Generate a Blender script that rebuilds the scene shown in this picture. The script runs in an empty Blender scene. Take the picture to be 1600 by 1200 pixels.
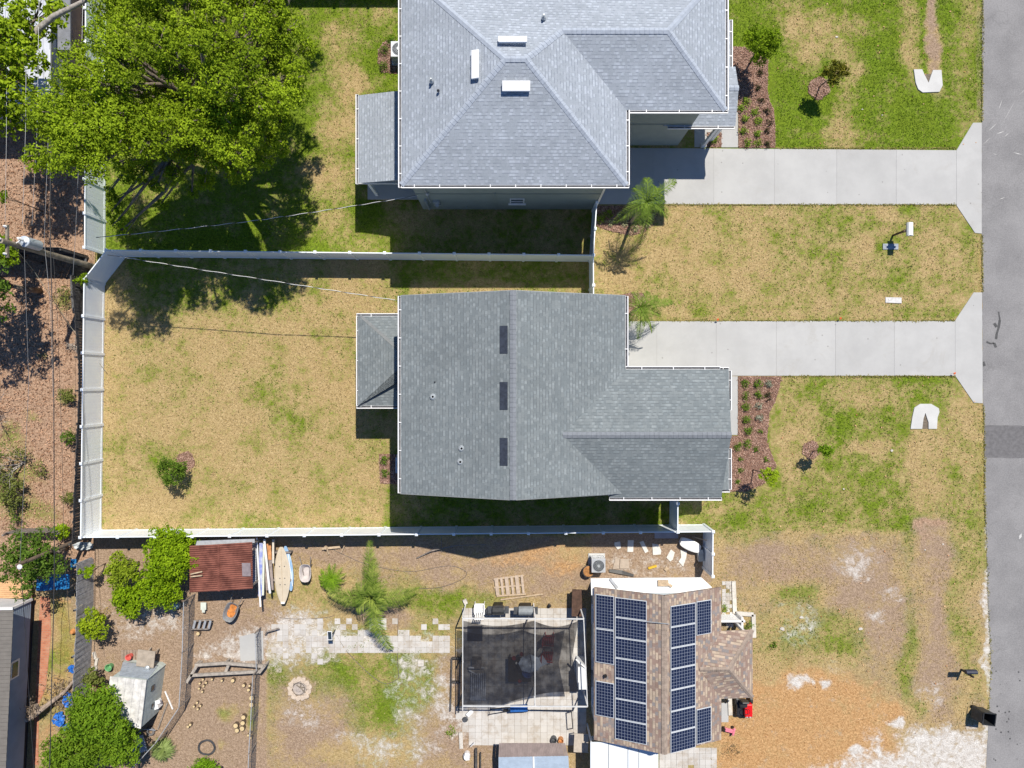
import bpy, math, random
import numpy as np
from mathutils import Vector, Matrix
R_ = math.radians
scene = bpy.context.scene
# ---------------- camera, world, sun, exposure ----------------
H = 38.0; F = 1064.0; S = 28.0
cam_d = bpy.data.cameras.new("camera"); cam = bpy.data.objects.new("camera", cam_d)
scene.collection.objects.link(cam); cam.location = (0, 0, H); cam.rotation_euler = (0, 0, 0)
cam_d.sensor_width = 36; cam_d.lens = 36 * F / 1600; cam_d.clip_end = 2000; cam_d.clip_start = .5
scene.camera = cam
world = bpy.data.worlds.new("World"); scene.world = world; world.use_nodes = True
SUN = Vector((.2375, .571, 1.0)).normalized()
wn = world.node_tree; bg = wn.nodes["Background"]; sky = wn.nodes.new("ShaderNodeTexSky")
sky.sky_type = 'NISHITA'; sky.sun_disc = False
sky.sun_elevation = math.asin(SUN.z); sky.sun_rotation = math.atan2(SUN.x, SUN.y)
sky.dust_density = .3; sky.ozone_density = 3.0
tint = wn.nodes.new("ShaderNodeMix"); tint.data_type = 'RGBA'; tint.blend_type = 'MULTIPLY'; tint.inputs[0].default_value = 1
tint.inputs[7].default_value = (.82, 1.08, 1.38, 1); wn.links.new(sky.outputs[0], tint.inputs[6])
wn.links.new(tint.outputs[2], bg.inputs[0]); bg.inputs[1].default_value = .06
sl = bpy.data.lights.new("sun", 'SUN'); sl.energy = 4.7; sl.angle = R_(.53); sl.color = (1, .94, .825)
so = bpy.data.objects.new("sun", sl); scene.collection.objects.link(so)
so.rotation_euler = (-SUN).to_track_quat('-Z', 'Y').to_euler(); so.location = SUN * 60
scene.view_settings.view_transform = 'Standard'; scene.view_settings.look = 'None'
scene.view_settings.exposure = .22; scene.view_settings.gamma = 1
scene.cycles.max_bounces = 6; scene.cycles.transparent_max_bounces = 16

# ---------------- helpers ----------------
COL = scene.collection
rng = random.Random(7); nr = np.random.default_rng(11)
def P(px, py, h=0.0):
    k = (H - h) / F
    return Vector(((px - 800) * k, (600 - py) * k, h))
ORG = {}
def tag(o, label=None, cat=None, group=None, kind=None):
    if label: o['label'] = label
    if cat: o['category'] = cat
    if group: o['group'] = group
    if kind: o['kind'] = kind
    return o
def thing(name, label, cat, loc, group=None):
    o = bpy.data.objects.new(name, None); COL.objects.link(o); o.location = loc
    o.empty_display_size = .3; ORG[o] = Vector(loc)
    return tag(o, label, cat, group)
class MB:
    def __init__(s): s.v = []; s.f = []
    def add(s, vs, fs):
        b = len(s.v); s.v += [tuple(x) for x in vs]; s.f += [tuple(i + b for i in f) for f in fs]; return s
    def box(s, c, d, rz=0, rx=0, ry=0):
        M = Matrix.Rotation(rz, 3, 'Z') @ Matrix.Rotation(ry, 3, 'Y') @ Matrix.Rotation(rx, 3, 'X')
        c = Vector(c); vs = []
        for x in (-.5, .5):
            for y in (-.5, .5):
                for z in (-.5, .5): vs.append(c + M @ Vector((x * d[0], y * d[1], z * d[2])))
        return s.add(vs, [(0, 1, 3, 2), (4, 6, 7, 5), (0, 4, 5, 1), (2, 3, 7, 6), (0, 2, 6, 4), (1, 5, 7, 3)])
    def bx(s, x0, x1, y0, y1, z0, z1):
        return s.box(((x0 + x1) / 2, (y0 + y1) / 2, (z0 + z1) / 2), (abs(x1 - x0), abs(y1 - y0), abs(z1 - z0)))
    def prism(s, poly, z0, z1):
        n = len(poly); a = sum(poly[i][0] * poly[(i + 1) % n][1] - poly[(i + 1) % n][0] * poly[i][1] for i in range(n))
        if a < 0: poly = poly[::-1]
        vs = [(p[0], p[1], z0) for p in poly] + [(p[0], p[1], z1) for p in poly]
        return s.add(vs, [tuple(range(n))[::-1], tuple(range(n, 2 * n))] + [(i, (i + 1) % n, (i + 1) % n + n, i + n) for i in range(n)])
    def bar(s, a, b, w, h=None):
        h = h or w; a = Vector(a); b = Vector(b); d = b - a; L = d.length
        if L < 1e-6: return s
        d /= L; up = Vector((0, 0, 1)) if abs(d.z) < .95 else Vector((0, 1, 0))
        x = d.cross(up).normalized(); y = x.cross(d)
        vs = []
        for p in (a, b):
            for i, j in ((-1, -1), (1, -1), (1, 1), (-1, 1)): vs.append(p + x * i * w / 2 + y * j * h / 2)
        return s.add(vs, [(0, 1, 2, 3), (7, 6, 5, 4), (0, 4, 5, 1), (1, 5, 6, 2), (2, 6, 7, 3), (3, 7, 4, 0)])
    def tube(s, pts, r, n=6, cap=True):
        pts = [Vector(p) for p in pts]; rr = r if isinstance(r, (list, tuple)) else [r] * len(pts)
        vs = []; m = len(pts)
        for i, p in enumerate(pts):
            d = (pts[min(i + 1, m - 1)] - pts[max(i - 1, 0)])
            d = d.normalized() if d.length > 1e-9 else Vector((0, 0, 1))
            up = Vector((0, 0, 1)) if abs(d.z) < .9 else Vector((0, 1, 0))
            x = d.cross(up).normalized(); y = x.cross(d)
            for k in range(n):
                a = 2 * math.pi * k / n; vs.append(p + (x * math.cos(a) + y * math.sin(a)) * rr[i])
        fs = [(i * n + k, i * n + (k + 1) % n, (i + 1) * n + (k + 1) % n, (i + 1) * n + k) for i in range(m - 1) for k in range(n)]
        if cap: fs += [tuple(range(n))[::-1], tuple(range((m - 1) * n, m * n))]
        return s.add(vs, fs)
    def lathe(s, c, prof, n=16, M=None):
        c = Vector(c); vs = []
        for r, z in prof:
            for k in range(n):
                a = 2 * math.pi * k / n; v = Vector((r * math.cos(a), r * math.sin(a), z))
                vs.append(c + (M @ v if M else v))
        m = len(prof)
        fs = [(i * n + k, i * n + (k + 1) % n, (i + 1) * n + (k + 1) % n, (i + 1) * n + k) for i in range(m - 1) for k in range(n)]
        fs += [tuple(range(n))[::-1], tuple(range((m - 1) * n, m * n))]
        return s.add(vs, fs)
    def build(s, name, m, parent=None, smooth=False, uv=False, solid=0, bevel=0):
        V = np.array([tuple(x) for x in s.v], dtype=float)
        if parent is not None:
            r = parent
            while r not in ORG: r = r.parent
            org = np.array(ORG[r])
        else:
            org = np.array([(V[:, 0].min() + V[:, 0].max()) / 2, (V[:, 1].min() + V[:, 1].max()) / 2, V[:, 2].min()])
        me = bpy.data.meshes.new(name)
        me.from_pydata((V - org).tolist(), [], s.f)
        if uv:
            ul = me.uv_layers.new(name="UVMap")
            for f in me.polygons:
                n = f.normal; e = Vector((0, 0, 1)).cross(n)
                e = e.normalized() if e.length > 1e-3 else Vector((1, 0, 0))
                if uv == 'v' and abs(n.z) < .5: pass
                t = n.cross(e)
                for li in f.loop_indices:
                    p = Vector(me.vertices[me.loops[li].vertex_index].co) + Vector(org)
                    ul.data[li].uv = (p.dot(e), p.dot(t))
        if smooth:
            for f in me.polygons: f.use_smooth = True
        me.materials.append(m); me.update()
        o = bpy.data.objects.new(name, me); COL.objects.link(o)
        if parent is not None: o.parent = parent
        else: o.location = org; ORG[o] = Vector(org)
        if solid:
            md = o.modifiers.new("solid", 'SOLIDIFY'); md.thickness = solid; md.offset = -1
        if bevel:
            md = o.modifiers.new("bevel", 'BEVEL'); md.width = bevel; md.segments = 2; md.limit_method = 'ANGLE'
        return o
def copy_tree(o, loc, rz=None, sc=None):
    c = o.copy(); COL.objects.link(c); c.location = loc
    if rz is not None: c.rotation_euler = (0, 0, rz)
    if sc is not None: c.scale = (sc, sc, sc)
    for ch in list(o.children):
        d = ch.copy(); COL.objects.link(d); d.parent = c
        for g in list(ch.children):
            e = g.copy(); COL.objects.link(e); e.parent = d
    return c
ORD = ['first', 'second', 'third', 'fourth', 'fifth', 'sixth', 'seventh', 'eighth', 'ninth', 'tenth']

# ---------------- node materials ----------------
class NT:
    def __init__(s, name):
        s.m = bpy.data.materials.new(name); s.m.use_nodes = True; s.t = s.m.node_tree
        s.b = s.t.nodes["Principled BSDF"]; s.out = s.t.nodes["Material Output"]
    def n(s, typ, **kw):
        nd = s.t.nodes.new(typ)
        for k, v in kw.items(): setattr(nd, k, v)
        return nd
    def put(s, sock, v):
        if v is None: return
        if hasattr(v, 'links') or isinstance(v, bpy.types.NodeSocket): s.t.links.new(v, sock)
        else:
            if hasattr(sock.default_value, '__len__') and not hasattr(v, '__len__'): v = (v, v, v, 1)[:len(sock.default_value)]
            elif hasattr(v, '__len__') and len(v) == 3 and len(sock.default_value) == 4: v = (*v, 1)
            sock.default_value = v
    def pos(s):
        if not hasattr(s, '_p'): s._p = s.n("ShaderNodeNewGeometry").outputs["Position"]
        return s._p
    def noise(s, scale, detail=3, rough=.6, vec=None, dist=0):
        nd = s.n("ShaderNodeTexNoise"); s.put(nd.inputs["Vector"], vec or s.pos())
        s.put(nd.inputs["Scale"], scale); s.put(nd.inputs["Detail"], detail); s.put(nd.inputs["Roughness"], rough)
        s.put(nd.inputs["Distortion"], dist); return nd.outputs[0]
    def math(s, op, a, b=0, c=0, clamp=False):
        nd = s.n("ShaderNodeMath", operation=op, use_clamp=clamp)
        s.put(nd.inputs[0], a); s.put(nd.inputs[1], b); s.put(nd.inputs[2], c); return nd.outputs[0]
    def mix(s, f, a, b, blend='MIX'):
        nd = s.n("ShaderNodeMix", data_type='RGBA', blend_type=blend)
        s.put(nd.inputs[0], f); s.put(nd.inputs[6], a); s.put(nd.inputs[7], b); return nd.outputs[2]
    def ss(s, x, lo, hi):
        nd = s.n("ShaderNodeMapRange", interpolation_type='SMOOTHSTEP')
        s.put(nd.inputs[0], x); s.put(nd.inputs[1], lo); s.put(nd.inputs[2], hi); return nd.outputs[0]
    def bump(s, h, st=.5, dist=.02):
        nd = s.n("ShaderNodeBump"); s.put(nd.inputs["Height"], h); s.put(nd.inputs["Strength"], st); s.put(nd.inputs["Distance"], dist)
        s.t.links.new(nd.outputs[0], s.b.inputs["Normal"])
    def col(s, c): s.put(s.b.inputs["Base Color"], c)
MC = {}
def mat(name, c, rough=.7, var=.2, scale=6, metal=0, bump=0, c2=None, spec=.4):
    if name in MC: return MC[name]
    t = NT(name); nz = t.noise(scale, 5, .65); f = t.ss(nz, .32, .68)
    a = tuple(x * (1 - var) for x in c); b = c2 or tuple(min(1, x * (1 + var)) for x in c)
    t.col(t.mix(f, a, b)); t.b.inputs["Roughness"].default_value = rough; t.b.inputs["Metallic"].default_value = metal
    t.b.inputs["Specular IOR Level"].default_value = spec
    if bump: t.bump(t.noise(scale * 5, 4, .7), .6, bump)
    MC[name] = t.m; return t.m
def leafmat(name, lo, hi, trans=.25, scale=1.2):
    t = NT(name); g = t.n("ShaderNodeNewGeometry")
    r = g.outputs["Random Per Island"]
    f = t.math('ADD', t.math('MULTIPLY', r, .55), t.math('MULTIPLY', t.ss(t.noise(scale, 3), .3, .7), .45))
    c = t.mix(f, lo, hi); t.col(c); t.b.inputs["Roughness"].default_value = .7; t.b.inputs["Specular IOR Level"].default_value = .08
    tr = t.n("ShaderNodeBsdfTranslucent"); t.put(tr.inputs[0], c)
    mx = t.n("ShaderNodeMixShader"); mx.inputs[0].default_value = trans
    t.t.links.new(t.b.outputs[0], mx.inputs[1]); t.t.links.new(tr.outputs[0], mx.inputs[2]); t.t.links.new(mx.outputs[0], t.out.inputs[0])
    return t.m
def shingle(name, c1, c2, course_shadow, w=.33, row=.145, var=.12, ms=.014, c3=None):
    t = NT(name); uv = t.n("ShaderNodeUVMap").outputs[0]
    b = t.n("ShaderNodeTexBrick"); b.offset = .37; b.offset_frequency = 2; b.squash = 1.25; b.squash_frequency = 3
    t.put(b.inputs["Vector"], uv); t.put(b.inputs["Color1"], c1); t.put(b.inputs["Color2"], c2); t.put(b.inputs["Mortar"], tuple(x * .82 for x in c1))
    t.put(b.inputs["Scale"], 1); t.put(b.inputs["Mortar Size"], .004); t.put(b.inputs["Mortar Smooth"], .5)
    t.put(b.inputs["Brick Width"], w); t.put(b.inputs["Row Height"], row); t.put(b.inputs["Bias"], -.15)
    # laminated second layer: narrower tabs at another width, and the butt edge of each course, darkened as a painted shadow line
    b2 = t.n("ShaderNodeTexBrick"); b2.offset = .61; t.put(b2.inputs["Vector"], uv); t.put(b2.inputs["Color1"], (0, 0, 0)); t.put(b2.inputs["Color2"], (1, 1, 1)); t.put(b2.inputs["Mortar"], (.5, .5, .5))
    t.put(b2.inputs["Scale"], 1); t.put(b2.inputs["Mortar Size"], .0); t.put(b2.inputs["Brick Width"], w * .62); t.put(b2.inputs["Row Height"], row); t.put(b2.inputs["Bias"], 0)
    sx = t.n("ShaderNodeSeparateXYZ"); t.put(sx.inputs[0], uv)
    fr = t.math('FRACT', t.math('DIVIDE', sx.outputs[1], row)); bw = t.n("ShaderNodeRGBToBW"); t.put(bw.inputs[0], b2.outputs[0])
    edge = t.math('MULTIPLY', t.math('LESS_THAN', fr, .2), t.ss(bw.outputs[0], .25, .75))
    n1 = t.ss(t.noise(.55, 4), .3, .7); n2 = t.ss(t.noise(22, 3, .8), .25, .75)
    k = t.math('ADD', 1 - var, t.math('MULTIPLY', t.math('ADD', n1, n2), var)); k = t.math('MULTIPLY', k, t.math('ADD', .94, t.math('MULTIPLY', t.ss(bw.outputs[0], .6, .95), .22)))
    bc = b.outputs[0]
    if c3: bc = t.mix(t.ss(bw.outputs[0], .62, .7), bc, c3); bc = t.mix(t.ss(bw.outputs[0], .2, .12), bc, (.25, .225, .22))
    cc = t.mix(1, bc, k, 'MULTIPLY'); t.col(t.mix(t.math('MULTIPLY', edge, .75), cc, course_shadow)); t.b.inputs["Roughness"].default_value = .9; t.b.inputs["Specular IOR Level"].default_value = .2
    t.bump(t.math('ADD', t.math('MULTIPLY', edge, -1), t.math('MULTIPLY', n2, .4)), .5, .01)
    return t.m
white = mat('white_vinyl', (.87, .92, 1.0), .38, .035, 1.2)
trimw = mat('white_metal', (.82, .82, .83), .4, .04, 2)
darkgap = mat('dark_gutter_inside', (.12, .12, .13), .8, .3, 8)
sh_n = shingle('blue_grey_shingles', (.325, .36, .41), (.375, .41, .47), (.18, .2, .25), .2)
sh_s = shingle('slate_grey_shingles', (.18, .204, .216), (.232, .256, .265), (.115, .13, .14), .2)
sh_b = shingle('weathered_brown_shingles', (.29, .2, .165), (.39, .31, .26), (.16, .12, .1), .3, .15, .2, c3=(.41, .325, .25))
wall_g = mat('grey_green_siding', (.33, .37, .35), .75, .06, 1.5)
concrete = mat('pale_concrete', (.55, .545, .535), .85, .07, .9, bump=.003)
glass = mat('dark_window_glass', (.03, .045, .06), .08, .3, 2, spec=.8)
blackm = mat('black_plastic', (.02, .02, .023), .45, .3, 8)
dgrey = mat('dark_grey_metal', (.07, .075, .085), .5, .3, 6)
lgrey = mat('light_grey_metal', (.5, .52, .55), .45, .12, 5, metal=.3)
oldwood = mat('weathered_grey_wood', (.23, .2, .18), .9, .35, 7, bump=.01)
darkwood = mat('dark_weathered_boards', (.075, .07, .068), .9, .4, 6, bump=.01)
tanwood = mat('tan_bare_wood', (.5, .38, .26), .85, .2, 7, bump=.005)
bark = mat('grey_brown_bark', (.2, .165, .13), .95, .35, 9, bump=.03)
steel = mat('galvanized_steel', (.45, .48, .5), .45, .15, 4, metal=.4)
stonem = mat('pale_stone', (.56, .52, .47), .9, .18, 9, bump=.01)
# ---------------- ground ----------------
STEP = 2.5
fx = np.arange(-100, 1702, STEP); fy = np.arange(-120, 1322, STEP)
def vnoise(X, Y, cell, seed, oct=4):
    out = np.zeros_like(X); amp = 1; tot = 0
    for o in range(oct):
        r = np.random.default_rng(seed * 17 + o); g = r.random((256, 256)); c = cell / 2 ** o
        x = (X + 5000) / c; y = (Y + 5000) / c; xi = np.floor(x).astype(int); yi = np.floor(y).astype(int)
        a = x - xi; b = y - yi; a = a * a * (3 - 2 * a); b = b * b * (3 - 2 * b)
        g00 = g[yi % 256, xi % 256]; g10 = g[yi % 256, (xi + 1) % 256]; g01 = g[(yi + 1) % 256, xi % 256]; g11 = g[(yi + 1) % 256, (xi + 1) % 256]
        out += amp * ((g00 * (1 - a) + g10 * a) * (1 - b) + (g01 * (1 - a) + g11 * a) * b); tot += amp; amp *= .55
    return out / tot
gx = np.concatenate([[-12000, -3000, -900], fx, [2500, 5000, 13000]]); gy = np.concatenate([[-12000, -3000, -900], fy, [2200, 5000, 13000]])
X, Y = np.meshgrid(gx, gy)
wx = X + (vnoise(X, Y, 45, 1) - .5) * 34 + (vnoise(X, Y, 9, 11, 3) - .5) * 9; wy = Y + (vnoise(X, Y, 45, 2) - .5) * 34 + (vnoise(X, Y, 9, 12, 3) - .5) * 9
def sm(x, lo, hi):
    t = np.clip((x - lo) / (hi - lo), 0, 1); return t * t * (3 - 2 * t)
def rect(x0, x1, y0, y1, e=4, w=False):
    A, B = (wx, wy) if w else (X, Y)
    return sm(A, x0 - e, x0 + e) * (1 - sm(A, x1 - e, x1 + e)) * sm(B, y0 - e, y0 + e) * (1 - sm(B, y1 - e, y1 + e))
def ell(cx, cy, rx, ry=None, e=.8):
    ry = ry or rx; rx *= 1.12; ry *= 1.12; d = np.sqrt(((wx - cx) / rx) ** 2 + ((wy - cy) / ry) ** 2); return 1 - sm(d, 1 - e, 1 + e)
def put(A, m, v, k=1.0): A[:] = A * (1 - m * k) + v * m * k
g = np.full_like(X, .45); d = np.zeros_like(X); o = np.zeros_like(X); s = np.zeros_like(X); L = np.zeros_like(X)
# g green, d brown dirt, o orange, s sand/pale, L reddish leaf litter
put(g, rect(163, 640, 405, 826, 3), .25)
for a in [(440, 640, 38, 62, .62), (265, 710, 36, 40, .55), (420, 590, 30, 20, .5), (260, 430, 110, 45, .62), (390, 450, 60, 30, .5), (340, 800, 60, 16, .42), (520, 820, 60, 12, .5),
          (600, 700, 36, 26, .55), (600, 600, 26, 90, .38), (235, 560, 40, 50, .32), (510, 620, 60, 30, .16), (380, 690, 50, 40, .12), (250, 780, 60, 20, .12), (500, 520, 70, 40, .18), (180, 600, 18, 160, .2),
          (640, 755, 60, 40, .35), (330, 560, 60, 40, .14), (230, 650, 40, 30, .15)]:
    put(g, ell(*a[:4]), a[4])
put(g, rect(600, 930, 400, 470, 8), .52); put(g, rect(640, 930, 440, 480, 6), .33)
put(g, rect(600, 1060, 760, 824, 6), .6)
put(g, rect(160, 640, -130, 400, 4), .84); put(g, rect(600, 930, 315, 400, 4), .45)
for a in [(545, 130, 22, 40, .22), (500, 275, 45, 30, .25), (530, 60, 30, 25, .4), (590, 260, 20, 60, .62), (450, 330, 30, 50, .75), (590, 30, 40, 20, .55), (540, 200, 30, 30, .35), (575, 380, 50, 14, .6), (520, 350, 30, 20, .4)]:
    put(g, ell(*a[:4]), a[4])
put(g, rect(1100, 1540, -130, 234, 5), .97)
for a in [(1275, 55, 42, 40, .2), (1330, 110, 20, 60, .35), (1318, 175, 18, 50, .22), (1240, 20, 35, 18, .3), (1420, 60, 14, 80, .45), (1515, 60, 16, 100, .4), (1500, 160, 20, 60, .6), (1330, 215, 60, 14, .45), (1180, 30, 30, 30, .9), (1400, 170, 60, 40, .85)]:
    put(g, ell(*a[:4]), a[4])
put(g, rect(925, 1540, 320, 502, 4), .34)
for a in [(1340, 355, 26, 20, .55), (1285, 370, 16, 30, .42), (1390, 415, 30, 20, .5), (1430, 340, 24, 14, .5), (1400, 440, 50, 16, .5), (1480, 494, 60, 10, .6), (1390, 490, 22, 10, .55), (960, 345, 60, 12, .45), (1060, 400, 50, 30, .3), (1110, 430, 60, 30, .22), (1512, 380, 8, 40, .5), (1240, 480, 90, 20, .3), (1350, 385, 10, 16, .0), (970, 440, 34, 34, .12)]:
    put(g, ell(*a[:4]), a[4])
put(g, rect(1060, 1540, 588, 835, 5), .58)
for a in [(1325, 665, 30, 22, .82), (1345, 730, 22, 14, .75), (1390, 770, 50, 40, .6), (1262, 790, 34, 14, .75), (1220, 640, 20, 50, .5), (1245, 700, 26, 60, .3), (1410, 600, 34, 20, .6), (1440, 720, 14, 60, .12), (1290, 810, 60, 12, .62), (1460, 760, 20, 40, .25), (1510, 640, 26, 30, .2), (1500, 780, 30, 40, .6),
          (1345, 615, 40, 16, .2), (1350, 700, 30, 10, .25), (1150, 805, 50, 20, .5), (1415, 820, 44, 10, .7), (1320, 755, 20, 14, .4), (1470, 700, 34, 34, .25)]:
    put(g, ell(*a[:4]), a[4])
# south-east lot
m = rect(1095, 1542, 832, 1320, 7); put(g, m, .2); put(d, m, .42)
for a in [(1245, 925, 36, 16, .7), (1300, 960, 40, 50, .72), (1250, 985, 40, 34, .5), (1320, 1000, 50, 26, .55), (1420, 1000, 9, 90, .7), (1420, 1050, 16, 30, .5), (1490, 960, 34, 100, .45), (1505, 1010, 14, 30, .6), (1440, 860, 30, 20, .5), (1435, 1110, 16, 14, .6), (1200, 1000, 30, 40, .4), (1515, 840, 24, 30, .55), (1180, 845, 60, 10, .55)]:
    put(g, ell(*a[:4]), a[4]); put(d, ell(*a[:4]), .05)
for a in [(1350, 890, 60, 40), (1160, 880, 40, 30), (1230, 880, 50, 26), (1465, 980, 14, 120), (1330, 930, 30, 20), (1460, 870, 20, 30), (1470, 1040, 30, 40), (1380, 960, 30, 50)]:
    put(d, ell(*a), .72); put(g, ell(*a), .1)
for a in [(1240, 1130, 110, 70), (1330, 1180, 70, 60), (1390, 1115, 26, 18), (1180, 1190, 60, 40), (1270, 1080, 60, 22), (1350, 1230, 60, 60)]:
    put(o, ell(*a), .85); put(g, ell(*a), .05); put(d, ell(*a), .2)
for a in [(1450, 1186, 92, 38), (1520, 1200, 60, 40), (1400, 1240, 130, 50), (1405, 1132, 12, 8), (1331, 1170, 10, 8), (1289, 1075, 10, 8), (1245, 1068, 16, 10), ]:
    put(s, ell(*a, e=.6), .85)
for a in [(1390, 930, 18, 12), (1245, 975, 26, 26), (1370, 965, 16, 9), (1302, 1045, 16, 12), (1455, 1088, 16, 18), (1340, 880, 30, 20)]: put(s, ell(*a), .4)
put(s, ell(1398, 1165, 12, 18), .0)
put(s, rect(1538, 1560, 830, 1330, 3, True), .62); put(o, rect(1527, 1545, 330, 830, 4), .25); put(d, rect(1526, 1545, -130, 330, 3), .3)
put(d, ell(1457, 60, 8, 70), .9); put(g, ell(1457, 60, 8, 70), .05)
put(L, ell(1458, 822, 24, 8), .8); put(L, ell(1452, 845, 12, 18), .4); put(L, ell(1235, 900, 60, 30), .3); put(L, ell(1340, 870, 40, 16), .3)
# dark ditch patch
put(d, ell(1455, 825, 22, 12), .9)
# rear neighbour
m = rect(410, 935, 838, 1320, 5); put(g, m, .22); put(d, m, .55)
for a in [(560, 1080, 90, 80, .78), (620, 1070, 60, 70, .74), (435, 1090, 20, 70, .75), (640, 1000, 40, 20, .3), (480, 920, 50, 30, .3), (540, 1000, 60, 20, .4), (690, 930, 60, 30, .6), (740, 940, 30, 20, .6), (540, 1170, 90, 20, .3), (690, 1000, 30, 20, .5)]:
    put(g, ell(*a[:4]), a[4]); put(d, ell(*a[:4]), .12)
for a in [(640, 870, 60, 14), (520, 860, 70, 14), (780, 880, 60, 26), (700, 900, 30, 20), (600, 960, 30, 16), (420, 970, 30, 20), (480, 1130, 50, 50), (700, 1060, 16, 60), (740, 1140, 60, 40), (620, 960, 20, 14), (860, 905, 40, 20)]:
    put(d, ell(*a), .85); put(g, ell(*a), .06)
for a in [(880, 880, 40, 20), (840, 860, 60, 14), (790, 870, 50, 10)]: put(o, ell(*a), .55)
for a in [(590, 1170, 40, 20), (650, 1140, 20, 60), (640, 1050, 30, 40), (475, 1110, 30, 20), (690, 1100, 14, 60), (720, 1140, 20, 20), (550, 1150, 30, 10)]: put(s, ell(*a), .38)
m = rect(925, 1110, 834, 910, 4); put(g, m, .1); put(d, m, .9); put(s, ell(1010, 885, 60, 20), .3)
m = rect(130, 415, 838, 1320, 4); put(g, m, .04); put(d, m, 1); put(o, m * vnoise(X, Y, 30, 5), .12)
put(s, ell(472, 998, 50, 36), .75); put(s, ell(600, 1002, 110, 12), .6); put(s, ell(205, 970, 60, 22), .3); put(s, ell(350, 1015, 50, 14), .4); put(s, ell(390, 1005, 20, 26), .6); put(s, ell(255, 960, 26, 26), .35)
for a in [(355, 1110, 16, 10, .5), (393, 1120, 8, 20, .7), (352, 1157, 10, 8, .5), (400, 850, 20, 10, .2)]: put(g, ell(*a[:4]), a[4]); put(d, ell(*a[:4]), .3)
# strip behind the white fence
m = rect(-12500, 148, -12500, 905, 5); put(L, m, 1); put(g, m, .05)
for a in [(100, 620, 14, 14), (95, 480, 16, 20), (40, 740, 40, 30), (60, 800, 40, 20), (20, 680, 26, 30), (20, 800, 30, 26), (60, 650, 14, 8), (100, 460, 20, 16), (60, 560, 12, 6)]: put(g, ell(*a), .7); put(L, ell(*a), .45)
m = rect(-12500, 128, 905, 12500, 5); put(d, m, .5); put(g, m, .25); put(L, m, 0); put(o, m * (vnoise(X, Y, 40, 8) > .5), .35)
for a in [(98, 1020, 14, 30, .8), (95, 960, 12, 20, .6), (85, 1090, 20, 30, .3)]: put(g, ell(*a[:4]), a[4]); put(d, ell(*a[:4]), .1)
# sod seams and mowing: faint rows
seam = (np.abs(((X + 6 * vnoise(X, Y, 80, 31)) % 17) - 8.5) > 7.6) * rect(160, 1540, -130, 835, 3)
g += (vnoise(X, Y, 60, 21, 5) - .5) * .6 + (vnoise(X, Y, 22, 27, 3) - .5) * .35 + (vnoise(X * .5, Y, 14, 22, 3) - .5) * .14 + (vnoise(X, Y, 7, 23, 2) - .5) * .12 - .03 * seam
d += (vnoise(X, Y, 50, 24, 5) - .5) * .7 * (d > .05)
nx, ny = len(gx), len(gy)
co = np.zeros((nx * ny, 3), np.float32); co[:, 0] = ((X - 800) / S).ravel(); co[:, 1] = ((600 - Y) / S).ravel()
me = bpy.data.meshes.new("ground"); me.vertices.add(nx * ny); me.vertices.foreach_set("co", co.ravel())
idx = np.arange(nx * ny).reshape(ny, nx); q = np.stack([idx[1:, :-1], idx[1:, 1:], idx[:-1, 1:], idx[:-1, :-1]], -1).reshape(-1, 4)
me.loops.add(q.size); me.loops.foreach_set("vertex_index", q.ravel().astype(np.int32))
me.polygons.add(len(q)); me.polygons.foreach_set("loop_start", np.arange(0, q.size, 4, dtype=np.int32)); me.polygons.foreach_set("loop_total", np.full(len(q), 4, np.int32))
me.update(); me.validate()
for nm, arr in (("zone", (g, d, o, s)), ("zonb", (L, L, L, L))):
    at = me.color_attributes.new(nm, 'FLOAT_COLOR', 'POINT')
    at.data.foreach_set("color", np.clip(np.stack([a.ravel() for a in arr], -1), 0, 1).astype(np.float32).ravel())
t = NT("ground"); at = t.n("ShaderNodeAttribute", attribute_name="zone"); sp = t.n("ShaderNodeSeparateColor"); t.put(sp.inputs[0], at.outputs[0])
ab = t.n("ShaderNodeAttribute", attribute_name="zonb")
n1 = t.noise(3.2, 6, .75, dist=.6); n2 = t.noise(.8, 4, .6); n3 = t.noise(8.5, 3, .85, dist=.8); n4 = t.noise(17, 2, .8)
def thr(w, a, b, k=1.6, gate=0):
    x = t.math('ADD', t.math('ADD', w, t.math('MULTIPLY', t.math('SUBTRACT', n2, .5), a * 1.1)), t.math('ADD', t.math('MULTIPLY', t.math('SUBTRACT', n1, .5), a), t.math('MULTIPLY', t.math('SUBTRACT', n3, .5), b)))
    r = t.ss(x, .5 - .5 / k, .5 + .5 / k)
    return t.math('MULTIPLY', r, t.ss(w, .0, .22)) if gate else r
f3 = t.ss(n3, .3, .7); f4 = t.ss(n4, .3, .7); f1 = t.ss(n1, .3, .7); f2 = t.ss(n2, .3, .7)
straw = t.mix(f3, (.31, .222, .095), (.56, .42, .22)); straw = t.mix(t.math('MULTIPLY', f2, .35), straw, (.47, .32, .16))
green = t.mix(f3, (.04, .09, .004), (.215, .315, .024)); green = t.mix(t.math('MULTIPLY', f2, .35), green, (.19, .22, .025))
c = t.mix(thr(sp.outputs[0], 1.3, 1.1, 1.1), straw, green)
dirt = t.mix(f3, (.24, .165, .11), (.45, .33, .24)); c = t.mix(thr(sp.outputs[1], 1.2, .9, 1.2, 1), c, dirt)
org = t.mix(f3, (.35, .185, .075), (.63, .39, .19)); org = t.mix(t.ss(t.noise(1.1, 5, .75), .56, .7), org, (.45, .33, .22)); c = t.mix(thr(sp.outputs[2], 1.1, .7, 1.3, 1), c, org)
sand = t.mix(f1, (.47, .42, .375), (.72, .69, .655)); c = t.mix(thr(at.outputs[3], 1.3, .6, 1.3, 1), c, sand)
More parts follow.
